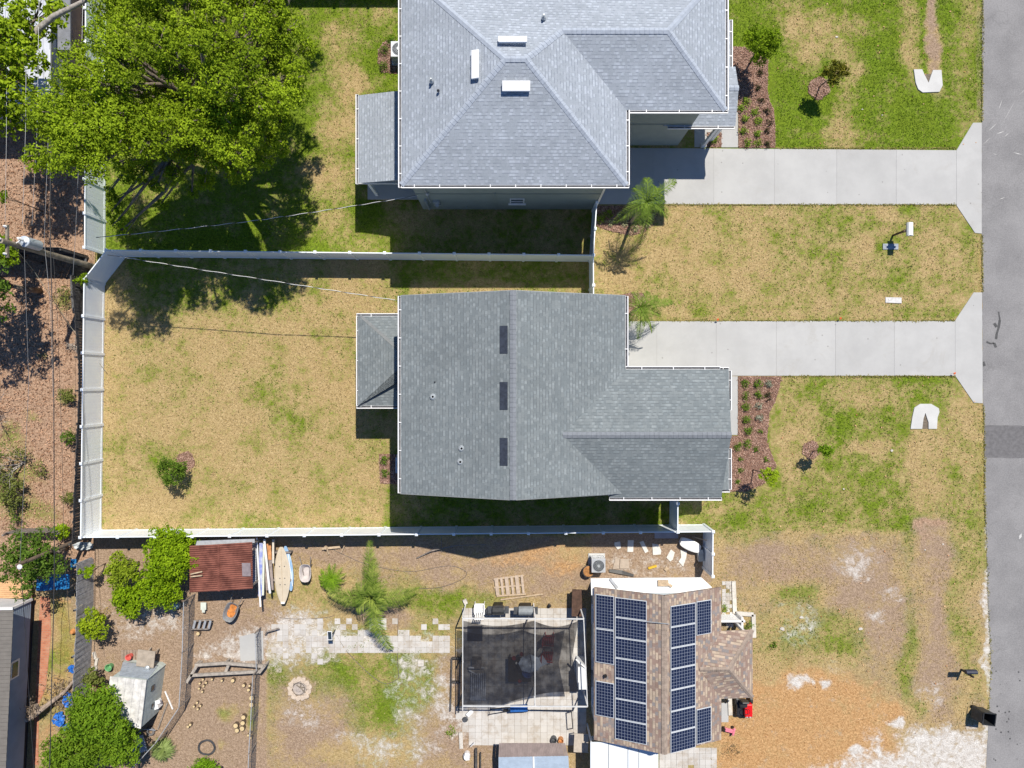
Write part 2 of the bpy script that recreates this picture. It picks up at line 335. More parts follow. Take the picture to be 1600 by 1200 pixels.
lit = t.mix(f3, (.16, .095, .06), (.55, .37, .26)); lit = t.mix(t.math('MULTIPLY', f1, .5), lit, (.5, .33, .22)); c = t.mix(thr(ab.outputs[0], .6, .3, 2), c, lit)
c = t.mix(1, c, t.math('SUBTRACT', t.math('ADD', .82, t.math('MULTIPLY', f4, .32)), t.math('MULTIPLY', t.ss(t.noise(10, 2, .9, dist=1.5), .62, .72), .28)), 'MULTIPLY')
t.col(c); t.b.inputs["Roughness"].default_value = .95; t.b.inputs["Specular IOR Level"].default_value = .1
t.bump(t.math('ADD', n3, t.math('MULTIPLY', n4, .6)), .9, .05)
me.materials.append(t.m)
go = bpy.data.objects.new("ground", me); COL.objects.link(go); tag(go, 'patchy sodded lawns, bare dirt and leaf litter around the houses', kind='structure')

# ---------------- road ----------------
t = NT("asphalt"); n1 = t.noise(.5, 5, .6); n2 = t.noise(35, 3, .8); n3 = t.noise(4, 5, .7)
c = t.mix(t.ss(n1, .3, .7), (.18, .175, .18), (.25, .243, .248)); c = t.mix(t.math('MULTIPLY', t.ss(n2, .35, .75), .45), c, (.36, .35, .35))
c = t.mix(t.math('MULTIPLY', t.ss(n3, .62, .75), .6), c, (.13, .125, .13))
vr = t.n('ShaderNodeTexVoronoi', feature='DISTANCE_TO_EDGE'); wp = t.n('ShaderNodeVectorMath', operation='ADD'); nz = t.n('ShaderNodeTexNoise'); t.put(nz.inputs['Vector'], t.pos()); t.put(nz.inputs['Scale'], 1.2); t.put(nz.inputs['Detail'], 5); t.put(wp.inputs[0], t.pos()); t.put(wp.inputs[1], nz.outputs[1]); t.put(vr.inputs['Vector'], wp.outputs[0]); t.put(vr.inputs['Scale'], .45)
ck = t.math('MULTIPLY', t.math('LESS_THAN', vr.outputs[0], .009), t.ss(t.noise(.22, 2), .5, .56)); c = t.mix(t.math('MULTIPLY', ck, .22), c, (.1, .1, .1))
agg = t.ss(t.noise(14, 2, .9), .3, .7); c = t.mix(1, c, t.math('ADD', .88, t.math('MULTIPLY', agg, .22)), 'MULTIPLY')
t.col(c); t.b.inputs["Roughness"].default_value = .9; t.bump(n2, .5, .01); asphalt = t.m
def gp(pts): return [(P(a, b).x, P(a, b).y) for a, b in pts]
def struct(name, mb, m, label=None, **kw):
    o_ = mb.build(name, m, **kw); return tag(o_, label, kind='structure')
edge = [(1535, -3000), (1535, 0), (1534, 190), (1534, 365), (1535, 460), (1535, 600), (1537, 665), (1538, 715), (1538, 780), (1541, 850), (1544, 950), (1547, 1010), (1548, 1045), (1545, 1100), (1544, 1140), (1541, 1200), (1541, 4000)]
ep = []
for (a, b), (c_, d_) in zip(edge, edge[1:]):
    k = max(1, min(40, int((d_ - b) / 9)))
    if b < -100 or d_ > 1300: k = 1
    for i in range(k):
        ep.append((a + (c_ - a) * i / k + (rng.random() - .5) * 1.3 * (k > 1), b + (d_ - b) * i / k))
ep.append(edge[-1])
road = ep + [(1722, 4000), (1722, -3000)]
struct('road', MB().prism(gp(road), -.05, .012), asphalt, 'grey asphalt street along the front lawns')
pm = mat('dark_asphalt_patch', (.15, .145, .15), .9, .15, 5, bump=.006)
struct('road_patch', MB().prism(gp([(1537.6, 665)] + [(1545 + k * 9, 665 + rng.uniform(-.7, .9)) for k in range(18)] + [(1722, 666), (1722, 715)] + [(1698 - k * 9, 715.3 + rng.uniform(-.8, .8)) for k in range(17)] + [(1537.6, 715)]), .008, .016), pm, 'darker resurfaced strip across the asphalt street')
tm = mat('tar_seal', (.07, .07, .072), .6, .2, 8); mb = MB()
for pts in ([(1560, 487), (1562, 500), (1560, 512), (1557, 522), (1556, 530)], [(1541, 534), (1547, 537), (1553, 536), (1556, 543)], [(1553, 505), (1557, 511)], [(1536, 565), (1538, 572)]):
    for (a, b), (c_, d_) in zip(pts, pts[1:]):
        L_ = math.hypot(c_ - a, d_ - b); nxx, nyy = -(d_ - b) / L_, (c_ - a) / L_; w = 1.0 + rng.random() * 1.2
        mb.prism(gp([(a + nxx * w, b + nyy * w), (c_ + nxx * w, d_ + nyy * w), (c_ - nxx * w, d_ - nyy * w), (a - nxx * w, b - nyy * w)]), .012, .0165)
for _ in range(26):
    a = 1552 + rng.random() * 46; b = 1040 + rng.random() * 150; w = .5 + rng.random() * 1.1
    mb.prism(gp([(a + w * math.cos(k * 1.05) * (.6 + .5 * rng.random()), b + w * math.sin(k * 1.05)) for k in range(6)]), .012, .0165)
struct('tar_marks', mb, tm, 'black tar drips on the asphalt street')
wm = mat('pale_scrape', (.5, .49, .48), .9, .1, 5); mb = MB()
for a, b, c_, d_, w in [(1544, 205, 1557, 193, .6), (1556, 210, 1569, 205, .8), (1569, 214, 1576, 208, .5), (1560, 172, 1566, 155, .5), (1563, 198, 1590, 150, .25), (1590, 150, 1606, 136, .25), (1582, 238, 1597, 242, .7), (1551, 240, 1558, 242, .4), (1560, 312, 1571, 308, .5), (1592, 843, 1596, 833, 2.2), (1536, 226, 1548, 214, .3)]:
    L_ = math.hypot(c_ - a, d_ - b); nxx, nyy = -(d_ - b) / L_, (c_ - a) / L_
    mb.prism(gp([(a, b), ((a + c_) / 2 + nxx * w, (b + d_) / 2 + nyy * w), (c_, d_), ((a + c_) / 2 - nxx * w, (b + d_) / 2 - nyy * w)]), .012, .0165)
struct('scrape_marks', mb, wm, 'thin white scrape marks on the asphalt street')

# ---------------- driveways, walks, pads ----------------
t = NT("driveway_concrete"); n1 = t.noise(.6, 5, .65); n2 = t.noise(30, 3, .8); n3 = t.noise(3.2, 6, .75)
c = t.mix(t.ss(n1, .3, .7), (.435, .432, .428), (.495, .492, .486)); c = t.mix(t.math('MULTIPLY', t.ss(n2, .3, .8), .2), c, (.46, .455, .45))
c = t.mix(t.math('MULTIPLY', t.ss(n3, .66, .78), .35), c, (.38, .37, .36))
st = t.ss(t.noise(.35, 6, .8, dist=1), .54, .72); c = t.mix(t.math('MULTIPLY', st, .35), c, (.37, .345, .31)); c = t.mix(1, c, t.math('ADD', .955, t.math('MULTIPLY', t.n('ShaderNodeNewGeometry').outputs['Random Per Island'], .07)), 'MULTIPLY'); vx = t.n('ShaderNodeTexVoronoi'); t.put(vx.inputs['Vector'], t.pos()); t.put(vx.inputs['Scale'], 1.4); c = t.mix(t.math('MULTIPLY', t.math('LESS_THAN', vx.outputs['Distance'], .055), .6), c, (.2, .19, .18))
wv = t.n("ShaderNodeTexWave", wave_type='BANDS', bands_direction='X'); t.put(wv.inputs["Vector"], t.pos()); t.put(wv.inputs["Scale"], 6); t.put(wv.inputs["Distortion"], 3)
c = t.mix(.08, c, wv.outputs[0], 'MULTIPLY')
t.col(c); t.b.inputs["Roughness"].default_value = .85; t.b.inputs["Specular IOR Level"].default_value = .25; t.bump(n2, .3, .004); dconc = t.m
def slabs(name, label, polys, z=.03):
    mb = MB()
    for p in polys: mb.prism(gp(p), -.05, z)
    return struct(name, mb, dconc, label)
G = .14
struct('joint_base', MB().prism(gp([(926, 231.5), (1498, 236), (1500, 320), (926, 319)]), -.05, .02).prism(gp([(976, 503), (1496, 503), (1496, 586), (976, 586)]), -.05, .02), mat('joint_concrete', (.33, .32, .31), .9, .1, 3), 'recessed concrete under the driveway joints')
xs = [975, 1026, 1119, 1213, 1305, 1397, 1492]
slabs('driveway', 'pale concrete driveway leading to the lower slate-roofed house',
      [[(a + G, 502 - .3 * (a > 1100)), (b - G, 502 - (b > 1300) * .8), (b - G, 587), (a + G, 587)] for a, b in zip(xs, xs[1:])] +
      [[(1492 + G, 500.5), (1521, 457), (1534, 457), (1535, 630), (1521, 629), (1492 + G, 587)]])
xs = [925, 1020, 1115, 1210, 1307, 1400, 1494]
slabs('driveway', 'pale concrete driveway leading to the upper blue-grey roofed house',
      [[(a + G, 231 + (a - 925) * .007), (b - G, 231 + (b - 925) * .007), (b - G, 319.5 + (b > 1300) * 1), (a + G, 319)] for a, b in zip(xs, xs[1:])] +
      [[(1494 + G, 235), (1520, 192), (1533.5, 192), (1533.5, 365), (1523, 364), (1494 + G, 321)]])
slabs('walkway', 'short concrete walk from the upper driveway to the front porch', [[(1127, 150), (1152.5, 150), (1153, 230.4), (1127, 230.4)], [(1085, 150), (1126.3, 150), (1126.3, 207), (1104, 207), (1104, 230.2), (1085, 230.2)]])
slabs('walkway', 'narrow concrete walk beside the lower house front', [[(1060, 588), (1152.5, 588), (1152.5, 679.5), (1060, 679.5)]])
slabs('patio_slab', 'concrete slab under the rear porch of the upper house', [[(575, 165), (668, 165), (668, 312), (575, 312)]], .1)
slabs('patio_slab', 'concrete slab under the small rear porch of the lower house', [[(576, 503), (672, 503), (672, 632), (576, 632)]], .1)
mb = MB()
for (bx0, by0, bx1, by1, fill) in [(1379, 381.0, 1403, 390, 0)]: mb.prism(gp([(bx0, by0), (bx1, by0), (bx1, by1), (bx0, by1)]), -.02, .05)
o_ = mb.build('meter_box', mat('grey_blue_lid', (.3, .33, .38), .7, .15, 6)); tag(o_, 'grey utility meter box lid in the lawn below the white mailbox post', 'meter box')
mb = MB().prism(gp([(1383, 464.5), (1408, 465), (1408, 474), (1383, 473)]), -.02, .05).box(P(1390, 468, .055), (.12, .08, .02))
o_ = mb.build('meter_box', mat('white_lid', (.6, .58, .57), .7, .12, 6)); tag(o_, 'pale meter box lid in the lawn above the lower driveway', 'meter box')
# culvert end sections
def culvert(px, py, flip, label):
    base = P(px, py); th = thing('culvert_end', label, 'drain end', base)
    if flip: outl = [(-23, -17), (-10, -17), (-7, -10), (0, 4), (4, -8), (7, -16), (20, -16), (21, -4), (22, 8), (17, 18), (-9, 19), (-16, 14), (-20, 4)]
    else: outl = [(-23, 20), (-20, 0), (-17, -13), (-8, -19), (9, -19), (21, -12), (22, -6), (19, 2), (18, 20), (5, 20), (5, 10), (0, -5), (-3, 4), (-5, 20)]
    MB().prism(gp([(px + a, py + b) for a, b in outl]), -.1, .06).build('apron', concrete, th)
    cc = (0, -6) if flip else (1, 8); dk = [(-6, -10), (0, 5), (5, -10)] if flip else [(-5, 20), (-3, 4), (0, -6), (5, 10), (5, 20)]
    MB().prism(gp([(px + a, py + b) for a, b in dk]), -.05, .012).build('opening', mat('drain_shade', (.16, .13, .1), .9, .3, 8), th)  # flat patch coloured dark for the shadow inside the drain mouth
culvert(1450, 126, True, 'concrete culvert end section in the green lawn of the upper lot')
culvert(1445, 650, False, 'concrete culvert end section in the lawn below the lower driveway')
# ---------------- houses ----------------
def caps(th_root, segs, m, name='ridge_cap', w=.14, step=.21):
    for a, b in segs:
        mb = MB()
        a = Vector(a); b = Vector(b); dd = b - a; n = max(1, int(dd.length / step)); dd.normalize()
        sd = Vector((0, 0, 1)).cross(dd).normalized()
        for i in range(n):
            p0 = a + (b - a) * (i / n); p1 = a + (b - a) * ((i + 1.06) / n)
            z0 = Vector((0, 0, .04)); z1 = Vector((0, 0, .026)); dr = Vector((0, 0, -.052))
            vs = [p0 + z0, p0 + z0 + sd * w + dr, p1 + z1 + sd * w + dr, p1 + z1, p0 + z0 - sd * w + dr, p1 + z1 - sd * w + dr,
                  p0 + z0 - Vector((0, 0, .03)), p0 + z0 + sd * w + dr - Vector((0, 0, .03)), p0 + z0 - sd * w + dr - Vector((0, 0, .03))]
            mb.add(vs, [(0, 1, 2, 3), (0, 3, 5, 4), (0, 6, 7, 1), (0, 4, 8, 6)])
        mb.build(name, m, th_root)
def gutter(th_root, a, b, out, z, hang=None):
    """open white channel from a to b (xy), hung outside the eave on side out"""
    a = Vector((*a, z)); b = Vector((*b, z)); dd = (b - a); L_ = dd.length; dd.normalize(); out = Vector((*out, 0))
    mb = MB(); w = .13; h = .11
    def strip(o0, o1, z0, z1):
        p = [a + out * o0, b + out * o0, b + out * o1, a + out * o1]
        mb.prism([(q.x, q.y) for q in p], z + z0, z + z1)
    strip(w - .028, w, -h, .012); strip(0, .012, -h, .0); strip(.012, w - .028, -h, -h + .012)
    strip(w - .01, w + .014, -.015, .014)
    for e in (a, b - dd * .012):
        p = [e + out * .012, e + dd * .012 + out * .012, e + dd * .012 + out * (w - .028), e + out * (w - .028)]
        mb.prism([(q.x, q.y) for q in p], z - h, z + .004)
    n = hang or max(2, int(L_ / 1.15)); 
    for i in range(n):
        p0 = a + dd * (L_ * (i + .5) / n)
        p = [p0 + out * -.03, p0 + dd * .035 + out * -.03, p0 + dd * .035 + out * w, p0 + out * w]
        mb.prism([(q.x, q.y) for q in p], z + .006, z + .016)
    g_ = mb.build('gutter', trimw, th_root)
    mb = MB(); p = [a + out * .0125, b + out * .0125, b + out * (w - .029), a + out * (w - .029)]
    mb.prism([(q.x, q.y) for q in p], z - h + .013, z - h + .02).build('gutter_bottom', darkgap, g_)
    return g_
def window(th_root, c, w, h, axis, sgn, bars=1):
    """c centre on the wall face; axis 'x' = window lies along x (faces sgn*y), 'y' = along y (faces sgn*x)"""
    def bb(mb, u0, u1, z0, z1, d0, d1):
        if axis == 'x': mb.bx(c[0] + u0, c[0] + u1, c[1] + sgn * d0, c[1] + sgn * d1, c[2] + z0, c[2] + z1)
        else: mb.bx(c[0] + sgn * d0, c[0] + sgn * d1, c[1] + u0, c[1] + u1, c[2] + z0, c[2] + z1)
    W = w / 2; Hh = h / 2; f = .07; m = MB()
    bb(m, -W, -W + f, -Hh, Hh, .002, .05); bb(m, W - f, W, -Hh, Hh, .002, .05); bb(m, -W + f, W - f, Hh - f, Hh, .002, .05); bb(m, -W + f, W - f, -Hh, -Hh + f, .002, .05)
    if bars: bb(m, -W + f, W - f, -.025, .025, .002, .04)
    fo = m.build('window', trimw, th_root)
    m = MB(); bb(m, -W + f, W - f, -Hh + f, Hh - f, .003, .015); m.build('pane', glass, fo)
    m = MB(); bb(m, -W - .08, W + .08, -Hh - .07, -Hh - .003, .002, .1); m.build('sill', trimw, fo)
EV = 6.5
def EP(px, py, h): return P(px, py, h)
def roofmesh(th_root, polys, m, name='roof', thick=.14):
    mb = MB()
    for p in polys: mb.add(p, [tuple(range(len(p)))])
    # consistent up normals
    fs = []
    for f in mb.f:
        v = [Vector(mb.v[i]) for i in f]; n = (v[1] - v[0]).cross(v[2] - v[0])
        fs.append(f if n.z > 0 else f[::-1])
    mb.f = fs
    o_ = mb.build(name, m, th_root, uv=True, solid=thick); return o_
def boxvent(th_root, px, py, wpx, lpx, h, slope, m, axis='y', nm='roof_vent'):
    c = P(px, py, h); k = (H - h) / F; w = wpx * k; l = lpx * k
    mb = MB(); sx, sy = slope
    a = math.atan(sy); b = -math.atan(sx)
    mb.box(c + Vector((0, 0, .06)), (w, l, .1), 0, a, b)
    mb.box(c + Vector((0, 0, .125)), (w * 1.02, l * 1.01, .02), 0, a, b)
    return mb.build(nm, m, th_root, bevel=.01)
def pipe(th_root, px, py, h, r=.05, hh=.3, m=None):
    c = P(px, py, h + hh); c.z = h - .05
    b = MB().lathe(c, [(r, 0), (r, hh), (r * .7, hh + .02), (r * .5, hh + .02)], 10).lathe(c + Vector((0, 0, .0)), [(r * 2.2, 0), (r * 2, .07), (r * 1.1, .14)], 10)
    return b.build('vent_pipe', m or steel, th_root)
cap_n = mat('ridge_cap_blue', (.36, .4, .47), .9, .1, 6); cap_s = mat('ridge_cap_porch', (.19, .2, .21), .9, .1, 6); cap_b = mat('ridge_cap_brown', (.29, .23, .19), .9, .2, 5)
# ---- upper (north) house ----
nh = thing('house', 'two-storey house with blue-grey hip roof and grey-green walls, upper of the two new houses', 'house', P(800, 210) )
e = EV; XW, XE, YS, YN = -5.12, 5.30, 9.21, 19.25
pk = 1.70
PW = (-.30, YS + 5.02, e + pk); PE = (.62, YS + 5.02, e + pk)
yw = 12.67; XE2 = 9.88; rw = 3.13; hw = e + rw * (pk / 5.02)
J = (2.25, yw + rw, hw); Rr = (7.0, yw + rw, hw)
roofmesh(nh, [[(XW, YS, e), (XW, YN, e), PW], [(XW, YS, e), PW, PE, (XE, YS, e)],
              [(XE, YS, e), PE, J, (XE, yw, e)], [(XE, yw, e), J, Rr, (XE2, yw, e)], [(XE2, yw, e), Rr, (XE2, YN - .1, e)],
              [(XW, YN, e), PW, PE, J, Rr, (XE2, YN - .1, e)]], sh_n)
caps(nh, [((XW, YS, e), PW), ((XE, YS, e), PE), (PW, PE), ((XW, YN, e), PW), (PE, J), (J, Rr), ((XE2, yw, e), Rr), ((XE2, YN, e), Rr)], cap_n)
mb = MB(); mb.prism([(-4.95, 9.75), (4.64, 9.75), (4.64, 13.32), (9.25, 13.32), (9.25, 18.6), (-4.95, 18.6)], 0, e - .02)
nw = mb.build('wall', wall_g, nh)
MB().prism([(XW + .02, YS + .02), (XE - .02, YS + .02), (XE - .02, yw + .02), (XE2 - .02, yw + .02), (XE2 - .02, YN - .12), (XW + .02, YN - .12)], e - .16, e - .145).build('soffit', trimw, nh)
mb = MB()
mb.bx(-4.965, 4.655, 9.728, 9.748, 3.02, 3.14); mb.bx(4.66, 9.265, 13.298, 13.318, 3.02, 3.14); mb.bx(9.252, 9.27, 13.32, 18.6, 3.02, 3.14)
mb.build('belly_band', mat('grey_green_trim', (.25, .29, .28), .7, .06, 2), nh)
mb = MB(); mb.bx(4.56, 4.665, 9.715, 9.74, 0, e - .2); mb.bx(4.645, 4.665, 9.75, 9.86, 0, e - .2); mb.build('corner_trim', trimw, nh)
gutter(nh, (XW - .0, YS), (XE + .12, YS), (0, -1), e - .01); gutter(nh, (XW, YS - .12), (XW, YN), (-1, 0), e - .01)
gutter(nh, (XE, YS - .0), (XE, yw + .12), (1, 0), e - .01); gutter(nh, (XE + .14, yw), (XE2 + .12, yw), (0, -1), e - .01); gutter(nh, (XE2, yw), (XE2, YN), (1, 0), e - .01)
window(nh, (P(807, 326).x * 1.0 + .02, 9.75, 1.75), .78, .95, 'x', -1)
window(nh, (4.64, 11.2, 4.9), 1.5, 1.2, 'y', 1); window(nh, (9.25, 16, 4.9), 1.6, 1.2, 'y', 1)
for y in (12, 15.5): window(nh, (-4.95, y, 4.8), 1.4, 1.2, 'y', -1)
mb = MB().bx(4.645, 4.67, 10.1, 13.1, .05, 2.3)
for i in range(1, 4): mb.bx(4.67, 4.675, 10.15, 13.05, .05 + i * .56 - .49, .05 + i * .56)
mb.build('garage_door', trimw, nh)
# wall hardware
mb = MB().bx(-.92, -.85, 9.69, 9.747, .15, 3.0).bx(-.94, -.83, 9.68, 9.747, 3.16, 3.3); mb.build('conduit', wall_g, nh)
mb = MB().bx(-4.2, -3.85, 9.62, 9.747, 1.2, 1.9).bx(-4.6, -4.5, 9.6, 9.747, .4, 2.2); mb.build('meter_panel', steel, nh)
mb = MB().tube([(-4.35, 9.7, 1.6), (-4.35, 9.66, 5.2)], .03, 8).lathe((-4.0, 9.55, 1.5), [(.1, 0), (.1, .15)], 10).lathe((-4.3, 9.66, 3.3), [(.09, 0), (.1, .12), (.04, .2)], 10); mb.build('service_mast', lgrey, nh)
MB().tube([(-2.5, 9.75, .7), (-2.5, 9.64, .7), (-2.5, 9.62, .62)], .025, 6).build('hose_bib', steel, nh)
# vents
bv = mat('white_painted_vent', (.85, .85, .86), .4, .03, 3); dv = mat('dark_painted_vent', (.035, .042, .06), .5, .25, 6)
boxvent(nh, 801, 63, 44, 11, 8.02, (0, -.334), bv); boxvent(nh, 742.5, 102, 12, 44, 7.82, (.35, 0), bv); boxvent(nh, 806.5, 136, 43, 15, 7.9, (0, .334), bv)
pipe(nh, 673, 122, 7.15); pipe(nh, 684, 139, 7.3, .03, .15, dgrey); pipe(nh, 850, 22, 7.5)
# rear porch
hp = 3.15
a1 = P(560, 149, hp); a2 = P(560, 286, hp)
roofmesh(nh, [[(a1.x, a1.y, hp), (a2.x, a2.y, hp), (-4.9, a2.y, hp + .75), (-4.9, a1.y, hp + .75)]], sh_n, 'porch_roof', .12)
gutter(nh, (a1.x, a2.y - .05), (a1.x, a1.y + .05), (-1, 0), hp)
mb = MB().bx(a1.x + .02, -4.96, a2.y - .03, a2.y - .005, hp - .12, hp + .02); mb.build('fascia', trimw, nh)
for y in (a1.y - .25, a2.y + .25): MB().box((a1.x + .35, y, hp / 2), (.14, .14, hp - .1)).build('porch_post', trimw, nh)
# front entry roof
hq = 3.0; hr = 3.52
x1 = 11.48; ys_, yr_, yn_ = P(0, 197, hq).y, 15.0, P(0, 107, hq).y + .1
roofmesh(nh, [[(9.15 - 1.35, ys_, hq), (x1, ys_, hq), (x1, yr_, hr), (9.15 - 1.35, yr_, hr)], [(9.27, yn_, hq), (9.27, yr_, hr), (x1, yr_, hr), (x1, yn_, hq)]], sh_n, 'entry_roof', .12)
caps(nh, [((9.3, yr_, hr), (x1, yr_, hr))], cap_n)
gutter(nh, (8.0, ys_), (x1 - .05, ys_), (0, -1), hq)
mb = MB().bx(9.27, x1 - .06, ys_ + .06, yn_ - .05, hq - .2, hq - .13); mb.build('fascia', trimw, nh)
pc = P(1098, 228); MB().box((pc.x, pc.y, 1.4), (.16, .16, 2.75)).box((pc.x, pc.y, .1), (.22, .22, .2)).build('porch_post', trimw, nh)
MB().box((11.1, ys_ + .35, 1.4), (.16, .16, 2.75)).build('porch_post', trimw, nh)
# lower skirt roof north-east
a, b = P(1143, 107, 3).y, P(1143, 31, 3).y
roofmesh(nh, [[(9.26, a, 3.75), (11.2, a, 3.0), (11.2, b, 3.0), (9.26, b, 3.75)]], sh_n, 'skirt_roof', .12)
gutter(nh, (11.2, a), (11.2, b), (1, 0), 3.0)
MB().bx(9.255, 11.0, a + .5, b - .2, 0, 2.86).build('bay_wall', wall_g, nh)
# ---- lower (south) house ----
shh = thing('house', 'two-storey house with slate-grey gable roof and three dark ridge vents, middle of the photo', 'house', P(800, 618))
XW, XE, XR = -5.14, 5.24, .05; Yn, Ys = 4.09, -5.07; zr = e + 1.73
roofmesh(shh, [[(XW, Yn, e), (XR, Yn, zr), (XR, Ys, zr), (XW, Ys, e)]], sh_s, 'roof')
yn2, ys2, yr2 = .68, -5.25, -2.285; hw = e + 2.965 / 3; XE2 = 9.83
Jx = XE - (hw - e) * (XE - XR) / 1.73
roofmesh(shh, [[(XR, Yn, zr), (XE, Yn, e), (XE, yn2, e), (Jx, yr2, hw), (XE - .05, Ys - .0, e + .03), (XR, Ys, zr)]], sh_s, 'roof')
roofmesh(shh, [[(XE, yn2, e), (XE2 + .17, yn2, e), (XE2, yr2, hw), (Jx, yr2, hw)], [(Jx, yr2, hw), (XE2, yr2, hw), (XE2 - .15, ys2, e), (4.5, ys2, e), (4.75, ys2 + .35, e + .12)]], sh_s, 'wing_roof')
caps(shh, [((XR, Ys, zr), (XR, Yn, zr)), ((Jx, yr2, hw), (XE2, yr2, hw))], mat('ridge_cap_slate', (.2, .215, .24), .9, .1, 6))
MB().prism([(-4.6, -4.5), (9.2, -4.5), (9.2, .05), (4.64, .05), (4.64, 3.55), (-4.6, 3.55)], 0, e - .02).add([(-4.6, 3.55, e - .05), (4.64, 3.55, e - .05), (XR, 3.55, zr - .25)], [(0, 1, 2)]).add([(-4.6, -4.5, e - .05), (4.64, -4.5, e - .05), (XR, -4.5, zr - .25)], [(0, 2, 1)]).build('wall', wall_g, shh)
MB().prism([(XW + .02, -5.0), (4.4, -5.0), (4.5, ys2 + .03), (XE2 - .18, ys2 + .03), (XE2 - .02, yn2 - .03), (XE - .02, yn2 - .03), (XE - .02, 4.02), (XW + .02, 4.02)], e - .16, e - .145).build('soffit', trimw, shh)
gutter(shh, (XW, Ys + .02), (XW, Yn - .02), (-1, 0), e - .01); gutter(shh, (XE, yn2 + .1), (XE, Yn - .02), (1, 0), e - .01)
gutter(shh, (XE + .02, yn2), (XE2 - .2, yn2), (0, 1), e - .01); gutter(shh, (4.5, ys2), (XE2 - .12, ys2), (0, -1), e - .01)
mb = MB()
for (xa, za, xb, zb, y) in ((XW, e, XR, zr, Yn + .012), (XR, zr, XE, e, Yn + .012), (XW, e, XR, zr, Ys - .012), (XR, zr, 4.6, e + .2, Ys - .012)):
    MB().bar((xa, y, za - .09), (xb, y, zb - .09), .022, .15).build('rake_board', mat('rake_grey', (.33, .34, .35), .6, .05, 3), shh)
for x in (-3, 2.2): window(shh, (x, 3.55, 4.8), 1.1, 1.2, 'x', 1); window(shh, (x, -4.5, 4.8), 1.1, 1.2, 'x', -1)
for y in (-2.5, 2): window(shh, (-4.6, y, 4.8), 1.3, 1.2, 'y', -1)
window(shh, (9.2, -2.3, 4.9), 1.6, 1.2, 'y', 1)
mb = MB().bx(4.645, 4.67, .4, 3.3, .05, 2.3)
for i in range(1, 4): mb.bx(4.67, 4.675, .45, 3.25, .05 + i * .56 - .49, .05 + i * .56)
mb.build('garage_door', trimw, shh)
for y in (531, 618.5, 705.5): boxvent(shh, 787, y, 13, 43, 7.98, (.333, 0), dv)
for px, py in ((676, 620), (721, 701), (719, 722)): pipe(shh, px, py, e + (5.14 + P(px, py, 7.2).x) / 3, .075, .12)
pipe(shh, 679, 597, 7.0, .03, .15, dgrey)
# lower house rear porch (hip)
hp = 3.15; a = P(561, 494, hp); b = P(561, 634, hp); hx = -4.62; run = hx - a.x; ym = (a.y + b.y) / 2; hh_ = hp + .85; q = run * .86
roofmesh(shh, [[(a.x, a.y, hp), (hx, a.y - q * 1.0, hh_), (hx, b.y + q * 1.0, hh_), (a.x, b.y, hp)], [(a.x, a.y, hp), (hx, a.y, hp), (hx, a.y - q, hh_)], [(a.x, b.y, hp), (hx, b.y + q, hh_), (hx, b.y, hp)]], sh_s, 'porch_roof', .12)
caps(shh, [((a.x, a.y, hp), (hx, a.y - q, hh_)), ((a.x, b.y, hp), (hx, b.y + q, hh_))], cap_s)
gutter(shh, (a.x, b.y), (a.x, a.y), (-1, 0), hp); gutter(shh, (a.x - .13, a.y), (hx - .4, a.y), (0, 1), hp); gutter(shh, (a.x - .13, b.y), (hx - .4, b.y), (0, -1), hp)
for y in (a.y - .3, b.y + .3): MB().box((a.x + .3, y, hp / 2), (.14, .14, hp - .1)).build('porch_post', trimw, shh)
# east skirt roofs
for (p0, p1) in ((579, 641), (701, 765)):
    ya, yb = P(0, p0, 3.0).y, P(0, p1, 3.0).y
    roofmesh(shh, [[(9.22, ya, 3.8), (11.15, ya, 3.0), (11.15, yb, 3.0), (9.22, yb, 3.8)]], sh_s, 'skirt_roof', .12)
    gutter(shh, (11.15, yb), (11.15, ya), (1, 0), 3.0)
gutter(shh, (9.25, P(0, 578, 3).y), (11.15, P(0, 578, 3).y), (0, 1), 3.0, 3); gutter(shh, (9.3, P(0, 765, 3).y), (11.2, P(0, 765, 3).y), (0, -1), 3.0, 2)
MB().bx(9.21, 10.9, P(0, 757, 3).y, P(0, 705, 3).y, 0, 2.86).build('bay_wall', wall_g, shh)
MB().box((11.0, .45, 1.45), (.14, .14, 2.8)).build('porch_post', trimw, shh)
# ---- AC units ----
def acunit(px, py, label, sc=1.0, rz=0):
    c = P(px, py); th = thing('air_conditioner', label, 'air conditioner', c)
    w = .84 * sc; hh = .82
    MB().box((c.x, c.y, .05), (w + .16, w + .16, .1), rz).build('pad', concrete, th)
    mb = MB().box((c.x, c.y, .1 + hh / 2), (w, w, hh), rz); 
    for s_ in (-1, 1):
        for k in range(9): mb.box((c.x, c.y, .2 + k * .07), (w + .02, w + .02, .02), rz)
    mb.build('housing', lgrey, th, bevel=.03)
    MB().lathe((c.x, c.y, .1 + hh), [(w * .40, 0), (w * .40, .012)], 24).build('fan_opening', mat('fan_dark', (.05, .055, .07), .6, .2, 8), th)
    mb = MB().lathe((c.x, c.y, .12 + hh), [(w * .11, 0), (w * .11, .06)], 14)
    for k in range(24):
        a_ = k * math.pi / 12; mb.bar((c.x + w * .1 * math.cos(a_), c.y + w * .1 * math.sin(a_), .145 + hh), (c.x + w * .41 * math.cos(a_), c.y + w * .41 * math.sin(a_), .14 + hh), .008)
    for r in (.2, .3, .4): mb.tube([(c.x + w * r * math.cos(k * .3142), c.y + w * r * math.sin(k * .3142), .145 + hh) for k in range(21)], .006, 4)
    mb.build('fan_grille', steel, th)
acunit(627, 89, 'white air conditioning unit at the rear wall of the upper house')
acunit(634, 724, 'grey air conditioning unit in shade at the rear wall of the lower house')
acunit(932, 877, 'air conditioning unit beside the rusty fire bowl behind the solar-panel house', .9)

